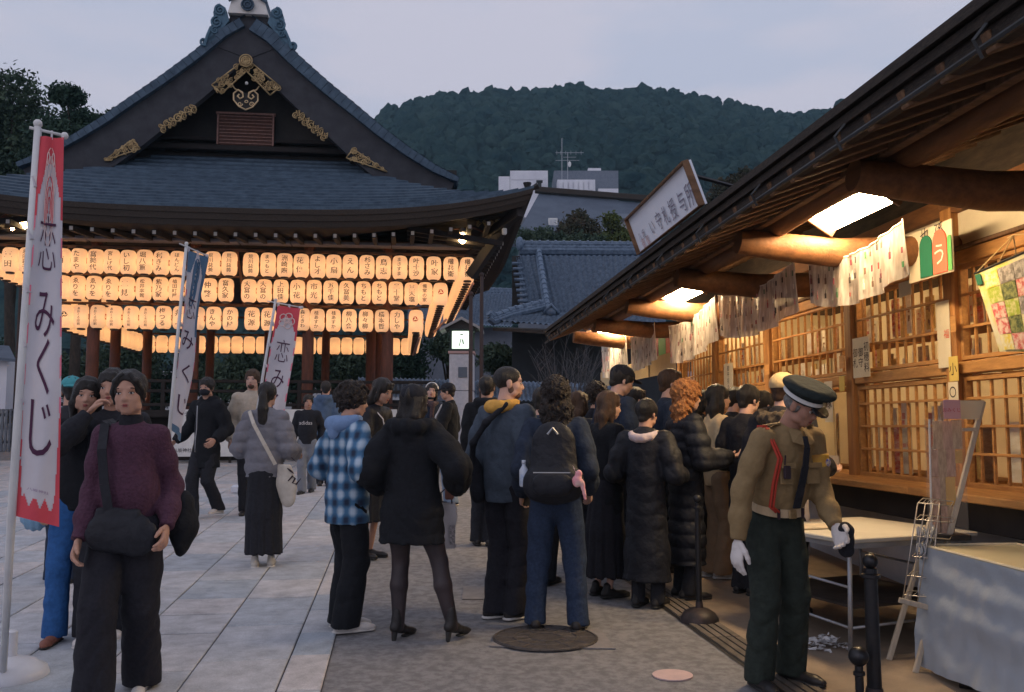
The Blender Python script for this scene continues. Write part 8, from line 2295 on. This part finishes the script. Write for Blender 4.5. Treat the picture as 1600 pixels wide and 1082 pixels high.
g_ = Grp(.03); g_.cone(p.T(-.115, .60, -.055), p.T(-.105, .50, -.045), .085, .10, (1, .3, 0), 1.8); g_.path([p.T(.055, .842, -.055), p.T(.0, .77, -.115), p.T(-.06, .69, -.125), p.T(-.10, .62, -.09)], [.02, .022, .022, .022])
p.item('sling_bag', build_groups([g_], .011, .015), blk[1], 'black sling bag across the back of the man in the slate-blue jacket', 'bag')
p = who(760, 852, 588, -10, 'person in long black coat half hidden left of the slate-blue jacket', res=.013, legs={'R': (.05, 0, 0), 'L': (-.09, .0, 0, 20)}); p.body(face=False); p.top(blk[0], hem=.36, thick=.032, sleeve=1.2, fold=.008, hood=1.0); p.trousers(blk[1], wide=1.2); p.shoes(shoe_b, sole_d); p.hair('short', hair_black, fringe=False)
# --- 13 curly hair with backpack
p = who(868, 984, 592, -6, 'woman with long dark curly hair, black backpack and dark blue jeans seen from behind', res=.0105, female=True, head=(8, -2, 0), legs={'R': (.150, .0, 0, -14), 'L': (-.145, .02, 0, 10)}, arms={'R': (.04, .08, -.26), 'L': (.05, .06, -.27)}, skin=skin_p, grp=False, build=1.12)
p.body(face=False); p.top(navy, hem=.50, thick=.024, sleeve=1.25); p.trousers(jean, wide=1.35, fold=.006, flarek=.9); p.shoes(shoe_b, sole_d, size=1.1); p.hair('curly', hair_curly, fringe=False, length=.26)
g_ = Grp(.03)
g_.cone(p.T(0, .74, -.135), p.T(0, .60, -.15), .145, .165, (0, 1, 0), 1.9); g_.cone(p.T(-.05, .585, -.165), p.T(.05, .585, -.165), .12, .12, (0, 1, 0), 1.5); g2 = Grp(.015); g2.cone(p.T(-.035, .585, -.225), p.T(.035, .585, -.225), .075, .075, (0, 1, 0), 1.9)
bp_ = p.item('backpack', build_groups([g_, g2], .0105, .006, folds(.003, 1.5, 1)), blk[2], 'black backpack on the woman with long curly hair', 'backpack')
mb = MB(); mb.tube([p.T(-.07, .632, -.262), p.T(.07, .632, -.262)], .004, n=5); mb.tube([p.T(-.02, .775, -.19), p.T(0, .80, -.19), p.T(.02, .775, -.19)], .008, n=5)
o = bpy.data.objects.new('zip', rawmesh('zip', p.worldVF(mb.v) - np.array(bp_.location), mb.f, steel_m)); col.objects.link(o); o.parent = bp_
g_ = Grp(.01); c = p.T(.095, .60, -.235); g_.ell(c, (.035, .03, .04)); g_.ell(c + [.01, 0, .045], (.022, .02, .028)); g_.cone(c + [.03, 0, -.01], c + [.05, -.005, -.11], .018, .010); g_.cone(c + [0, 0, .03], c + [-.03, .01, .10], .005, .004)
pl_ = p.item('plush_charm', build_groups([g_], .006, .01, folds(.003, 4, 1)), mat('pink_plush', (.75, .55, .52), (.72, .22, .28), sc=14, rough=.9), 'pink and white plush charm hanging on the black backpack', 'charm')
mb = MB(); c = p.T(-.115, .625, -.16); mb.lathe([(.022, -.09), (.030, -.08), (.030, .02), (.012, .05), (.012, .06)], tuple(c), 14); mb.lathe([(.014, .06), (.014, .085)], tuple(c), 12)
p.item('water_bottle', arr(mb), mat('bottle_plastic', (.35, .45, .62), (.6, .62, .66), sc=20, rough=.2), 'small water bottle in the side pocket of the black backpack', 'bottle')
# --- 14 capped man behind
p = who(962, 0, 570, -62, 'tall man in dark cap and navy jacket in the middle of the shop queue', Y=7.9, res=.0125, head=(-14, -22, 0), arms={'R': (.03, .16, -.2), 'L': (.03, .16, -.2)}, skin=skin_p, grp=False, build=1.08); p.body(); p.top(navy, hem=.45, thick=.030, sleeve=1.2); p.trousers(blk[1], wide=1.1); p.shoes(shoe_b, sole_d); p.hair('short', hair_black, fringe=False); p.cap(blk[3])
# --- 14b woman left of him
p = who(932, 0, 600, -40, 'dark-haired person close behind the tall capped man in the queue', Y=8.6, res=.014); p.body(face=False); p.top(blk[3], hem=.45, thick=.03, sleeve=1.2); p.trousers(blk[1]); p.shoes(shoe_b, sole_d); p.hair('afro', hair_curly, fringe=False)
# --- 15 long hair with white tag
p = who(946, 932, 612, -58, 'long brown-haired woman in black with a white tag at the shoulder, in the queue', res=.012, female=True, head=(-20, -8, 0), legs={'R': (.07, 0, 0), 'L': (-.08, 0, 0)}, arms={'R': (.03, .16, -.16), 'L': (.04, .1, -.22)}, skin=skin_p, grp=False); p.body(); p.top(blk[0], hem=.34, thick=.026, sleeve=1.2, name='coat', flare=.012); p.skirt(blk[3], hem=.10, r=.115, fold=.009); p.shoes(shoe_b, sole_d); p.hair('long', hair_brown, length=.20, fringe=False)
g_ = Grp(.01); c = np.array(P(931, 655, 1)); g_.cone(p.T(-.062, .80, -.115), p.T(-.062, .765, -.125), .028, .036, (0, 1, 0), 2.5); g_.ell(p.T(-.062, .83, -.10), (.018, .014, .024)); p.item('white_tag', build_groups([g_], .0075, .008), whitec, 'small white cloth tag hanging at the shoulder of the brown-haired woman', 'tag')
mb = MB(); mb.tube([p.T(-.01, .80, -.10), p.T(-.03, .70, -.12), p.T(-.045, .62, -.12)], .004, n=5); p.addmb('bag_chain', mb, steel_m)
# --- 16 white hood, long dark coat
p = who(1008, 948, 624, -28, 'short-haired person in ankle-length navy coat with a pale hood collar, seen from behind', res=.0105, head=(-16, -6, 0), legs={'R': (.085, .02, 0, -10), 'L': (-.06, 0, 0, -4)}, arms={'R': (.04, .14, -.18), 'L': (.045, .13, -.18)}, skin=skin_m, grp=False, build=1.06); p.body(); p.top(blk[2], hem=.125, thick=.034, sleeve=1.25, flare=.030, name='long_coat', fold=.009); p.trousers(blk[1]); p.shoes(shoe_b, sole_d); p.hair('short', hair_black, fringe=False)
g_ = Grp(.02); g_.path([p.T(.064 * math.sin(a), .838 - .030 * math.cos(a), -.008 - .066 * math.cos(a)) for a in np.linspace(-1.7, 1.7, 8)], [.012, .022, .028, .03, .03, .028, .022, .012], (0, 0, 1), 1.0); p.add('pale_hood', build_groups([g_], .0095, .01), cl_('pale_pink_hood', (.56, .46, .47), 1.1))
# --- 17 ginger curly hair
p = who(1070, 935, 597, -72, 'woman with curly ginger hair and long black puffer coat facing the shop', res=.011, female=True, head=(-14, -2, 0), legs={'R': (.07, 0, 0), 'L': (-.07, 0, 0)}, arms={'R': (.03, .17, -.15), 'L': (.035, .17, -.16)}, skin=skin_p, grp=False, build=1.05); p.body(); p.top(blk[2], hem=.16, thick=.036, sleeve=1.25, quilt=.10, name='puffer_coat', flare=.018); p.trousers(blk[1]); p.shoes(shoe_b, sole_d); p.hair('curly', hair_ginger, fringe=True, length=.12)
# --- 18 man behind
p = who(1044, 0, 578, -84, 'man with lit orange face and light brown hair behind the ginger-haired woman', Y=8.1, res=.013, head=(-6, -4, 0), arms={'R': (.03, .14, -.2), 'L': (.03, .14, -.2)}, skin=skin_p); p.body(); p.top(navy, hem=.45, thick=.03, sleeve=1.2); p.trousers(blk[1]); p.shoes(shoe_b, sole_d); p.hair('short', hair_brown)
# --- 19 cream jacket
p = who(1120, 903, 602, -82, 'long-haired woman in cream jacket and tan trousers holding a floral cloth', res=.0115, female=True, head=(-6, 0, 0), legs={'R': (.07, .03, 0), 'L': (-.06, -.03, 0)}, arms={'R': (.02, .15, -.19), 'L': (.03, .15, -.18)}, skin=skin_p, grp=False); p.body(); p.top(creamj, hem=.47, thick=.026, sleeve=1.2, collar=.02, fold=.008); p.trousers(tan_t, wide=1.35); p.shoes(mat('grey_sneaker', (.36, .34, .32), (.5, .48, .45), sc=20), sole_w, size=1.05); p.hair('long', hair_black, length=.14, fringe=False)
g_ = Grp(.03); g_.cone(p.T(.03, .66, .165), p.T(.03, .53, .175), .05, .07); g_.cone(p.T(-.03, .62, .16), p.T(.0, .52, .17), .05, .06); p.item('floral_cloth', build_groups([g_], .009, .01, folds(.008, 2.4, 2)), mat('floral_print', (.55, .08, .04), (.62, .40, .22), sc=38, lo=.46, hi=.54, rough=.8), 'bundle of orange and red floral cloth in front of the woman in cream', 'cloth')
# --- 20 men nearest the counter
p = who(1166, 928, 602, -52, 'short-haired man in black jacket next to the guard, facing the counter', res=.012, head=(-8, -10, 0), arms={'R': (.03, .16, -.2), 'L': (.03, .14, -.2)}, skin=skin_p, grp=False); p.body(); p.top(blk[3], hem=.30, thick=.034, sleeve=1.25, name='coat'); p.trousers(blk[1], wide=1.2); p.shoes(shoe_b, sole_d); p.hair('short', hair_black, fringe=False)
p = who(1222, 0, 586, -48, 'person in beige knitted cap and dark fur-collared coat directly behind the guard', Y=6.6, res=.0125, head=(-10, -8, 0), arms={'R': (.03, .14, -.2), 'L': (.03, .12, -.22)}, skin=skin_p, grp=False, build=1.1); p.body(face=False); p.top(blk[3], hem=.22, thick=.036, sleeve=1.3, name='coat'); p.trousers(whitec, wide=1.3); p.shoes(shoe_b, sole_d); p.hair('short', hair_brown, fringe=False); p.cap(cl_('beige_knit', (.52, .38, .20), 1.15), kind='beanie', brim=False)
g_ = Grp(.03); g_.path([p.T(.075 * math.sin(a), .83 - .02 * math.cos(a), -.01 - .07 * math.cos(a)) for a in np.linspace(-2.4, 2.4, 9)], [.045] * 9); p.add('fur_collar', build_groups([g_], .011, .01, lambda X, Y, Z: .012 * np.sin(X * 90 + 2 * np.sin(Y * 50)) * np.sin(Z * 85 + np.sin(X * 60))), fur_m)
for px, Yq, pyh, hd_, hr_, m_, lab in ((990, 8.7, 606, -60, hair_black, blk[0], 'dark-haired person in black coat deep in the queue between cap and pale hood'), (902, 8.3, 612, -35, hair_brown, blk[2], 'brown-haired person in black jacket right behind the curly-haired woman'), (1146, 8.6, 606, -70, hair_black, blk[1], 'dark-haired person in charcoal jacket beyond the woman in cream'), (1092, 9.0, 610, -75, hair_black, blk[0], 'dark-haired person in black between ginger curls and cream jacket'), (846, 7.6, 606, -30, hair_black, navy, 'dark-haired person in navy between slate-blue jacket and backpack'), (1190, 7.7, 612, -60, hair_black, blk[2], 'short dark-haired person in black beyond the fur collar, near the hatch')):
 p = who(px, 0, pyh, hd_, lab, Y=Yq, res=.014, arms={'R': (.03, .15, -.2), 'L': (.03, .14, -.2)}, skin=skin_p, head=(-8, -6, 0)); p.body(); p.top(m_, hem=.38, thick=.03, sleeve=1.2, name='coat', fold=.009); p.trousers(blk[1], wide=1.2); p.shoes(shoe_b, sole_d); p.hair('bob' if px in (902, 1092) else 'short', hr_, length=.06)
# --- 21 the guard
p = who(1204, 1070, 0, -157, 'elderly guard in khaki uniform shirt, peaked cap and white gloves stooping by the table', H=1.70, res=.0095, lean=16, head=(20, -33, 8), legs={'R': (.135, .05, 0, -14), 'L': (-.125, .0, 0, 16)}, arms={'R': (.085, -.02, -.315, (1, -.6, 0)), 'L': (-.03, .12, -.27, (-.5, -1, 0))}, skin=skin_d, grp=False, build=1.08)
p.body(hands='', gloves='RL'); sh_ = p.top(khaki, hem=.555, thick=.012, sleeve=1.08, name='uniform_shirt', fold=.0075, waist=.0)
p.trousers(dgreen, wide=1.3, fold=.009, waist=.60, flarek=1.05); p.shoes(shoe_b, sole_d, size=1.1); g_ = Grp(.01); g_.ell(p.hp(0, -.022, -.01), np.array([.080, .088, .055]) * p.hs, p.Rh); g_.sub.append(('e', p.hp(0, .08, -.05), np.array([.09, .085, .12]) * p.hs, p.Rh)); p.add('hair', build_groups([g_], .006, .01), mat('grey_hair', (.10, .095, .09), (.2, .19, .18), sc=60))
n_ = p.Rl @ np.array([0, 0, 1.])
mb = MB(); mb.tube(ring(p, .572, .0965, .0735, .0), .002, n=4, closed=True)
bt = Grp(.004); rg_ = ring(p, .574, .094, .0735)
mb = MB();
for i in range(28): mb.beam(tuple(rg_[i]), tuple(rg_[(i + 1) % 28]), .007, .045)
blt = p.addmb('white_belt', mb, mat('buff_belt', (.55, .42, .27), (.48, .36, .22), sc=8, rough=.6), smooth=False)
mb = MB(); mb.box(tuple(p.T(0, .574, .078)), (.05, .014, .045), b=.004); p.addmb('buckle', mb, gold_m, parent=blt, smooth=False)
for x_ in (-.045, .05):
 mb = MB(); mb.box(tuple(p.T(x_, .574, .072)), (.012, .016, .055), b=.002); p.addmb('belt_keeper', mb, ink_m, parent=blt, smooth=False)
# collar wings, tie, pockets
fy = lambda z, x=0: (.0835 if z > .70 else .078) - abs(x) * abs(x) * 4.0
mb = MB()
for q in (-1, 1): mb.prism([tuple(p.T(q * .004, .842, .058)), tuple(p.T(q * .036, .848, .030)), tuple(p.T(q * .043, .812, .073)), tuple(p.T(q * .012, .806, .086))], tuple(p.Rl @ np.array([0, .005, 0])))
p.addmb('collar', mb, khaki, parent=sh_, smooth=False)
mb = MB(); tp = [p.T(0, .830, .074), p.T(0, .80, .092), p.T(0, .74, .098), p.T(0, .66, .095), p.T(0, .60, .090)]
for i in range(4): mb.beam(tuple(tp[i]), tuple(tp[i + 1]), (.026, .034, .042, .046)[i], .010, up=(0, 1, .2))
p.addmb('black_tie', mb, blk[1], smooth=False)
for q in (-1, 1):
 mb = MB(); mb.box(tuple(p.T(q * .052, .705, .0805)), (.085, .010, .095), b=.003); mb.box(tuple(p.T(q * .052, .738, .083)), (.09, .012, .03), b=.003); p.addmb('chest_pocket', mb, khaki, parent=sh_, smooth=False)
mb = MB(); mb.box(tuple(p.T(.064, .72, .094)), (.042, .020, .07), b=.005); mb.tube([p.T(.078, .745, .094), p.T(.08, .775, .092)], .004, n=5); rd = p.addmb('radio', mb, ink_m, smooth=False)
mb = MB()
for q in (-1, 1): a = p.sh['R' if q > 0 else 'L']; c_ = p.T(0, .842); mb.beam(tuple(a * .9 + c_ * .1 + np.array([0, 0, .062])), tuple(a * .4 + c_ * .6 + np.array([0, 0, .042])), .045, .010)
p.addmb('epaulette', mb, khaki, parent=sh_, smooth=False)
mb = MB(); a = p.sh['R']; mb.beam(tuple(a + np.array([.012, 0, .064])), tuple(a + np.array([-.02, 0, .062])), .05, .014); p.addmb('red_shoulder_slide', mb, mat('red_braid', (.45, .05, .03), rough=.8), parent=sh_, smooth=False)
mb = MB()
for dx in (0, .012): mb.tube([a + np.array([.0 - dx, .035, .055]), p.T(.092 - dx, .76, .078), p.T(.098 - dx, .68, .078), p.T(.090 - dx, .60, .072), p.T(.070 - dx, .585, .082)], .0075, n=6)
p.addmb('red_cord', mb, bpy.data.materials['red_braid'])
e = p.el['L'] * .45 + p.sh['L'] * .55; d = p.el['L'] - p.sh['L']; d /= np.linalg.norm(d)
g_ = Grp(.005); g_.cone(e - d * .05, e + d * .05, .069, .066); g_.cut += [(e - d * .045, -d), (e + d * .045, d)]
ab = p.add('armband', build_groups([g_], .009, .004), mat('gold_armband', (.62, .38, .05), (.5, .24, .05), sc=22, rough=.6))
mb = MB(); mb.ball(tuple(e + np.array([-.02, .062, 0])), .024, 10, 6, (1, .35, 1)); p.addmb('badge', mb, mat('badge_multicolour', (.10, .12, .38), (.55, .45, .35), sc=60, lo=.45, hi=.55), parent=ab)
e = p.el['R']; mb = MB(); d = p.wr['R'] - p.el['R']; d /= np.linalg.norm(d); u_ = p.el['R'] - p.sh['R']; u_ /= np.linalg.norm(u_)
g_ = Grp(.005); q0 = p.sh['R'] * .45 + e * .55; g_.cone(q0 - u_ * .008, q0 + u_ * .008, .060, .060); g_.cut += [(q0 - u_ * .006, -u_), (q0 + u_ * .006, u_)]; p.add('sleeve_band', build_groups([g_], .007, .004), blk[1])
# peaked cap
hs = p.hs; M = p.Rh; g_ = Grp(.012)
g_.cone(p.hp(0, -.016, .030), p.hp(0, -.014, .075), .094 * hs, .101 * hs, M @ np.array([0, 1., 0]), .88)
g_.cut += [(p.hp(0, 0, .026), M @ np.array([0, 0, -1.])), (p.hp(0, 0, .078), M @ np.array([0, 0, 1.]))]
g2 = Grp(.01); g2.ell(p.hp(0, -.004, .096), np.array([.134, .150, .042]) * hs, rotm(20, -33 + 6, 8)); g2.cut.append((p.hp(0, -.004, .124), M @ np.array([0, -.1, 1.])))
hat = p.add('peaked_cap', build_groups([g_, g2], .0062, .006), cl_('cap_cloth', (.016, .022, .022), 1.4))
mb = MB(); rg2 = [p.hp(.1015 * math.cos(a), -.016 + .1145 * math.sin(a), .050) for a in [2 * math.pi * k / 32 for k in range(32)]]
for i in range(32): mb.beam(tuple(rg2[i]), tuple(rg2[(i + 1) % 32]), .005, .021, up=tuple(M @ np.array([0, 0, 1.])))
p.addmb('white_cap_band', mb, paint_m, parent=hat, smooth=False)
g_ = Grp(.01); g_.ell(p.hp(0, .102, .022), np.array([.068, .052, .007]) * hs, rotm(20, -33 - 22, 8)); g_.cut.append((p.hp(0, .085, .03), M @ np.array([0, -1., 0]))); p.add('visor', build_groups([g_], .0055, .006), mat('patent_visor', (.02, .02, .022), rough=.2), parent=hat)
mb = MB(); mb.ball(tuple(p.hp(0, .112, .072)), .016 * hs, 8, 6, (1, .5, 1.2)); p.addmb('cap_badge', mb, gold_m, parent=hat)
# things carried by the guard: dark pouch with strap end
w = p.wr['L']; g_ = Grp(.02); g_.cone(w + np.array([-.01, .06, -.02]), w + np.array([-.01, .06, -.11]), .05, .045, (1, 0, 0), 1.3); p.item('folded_pouch', build_groups([g_], .0085, .01, folds(.006, 2, 1)), blk[1], 'dark folded pouch in the far hand of the guard', 'pouch')
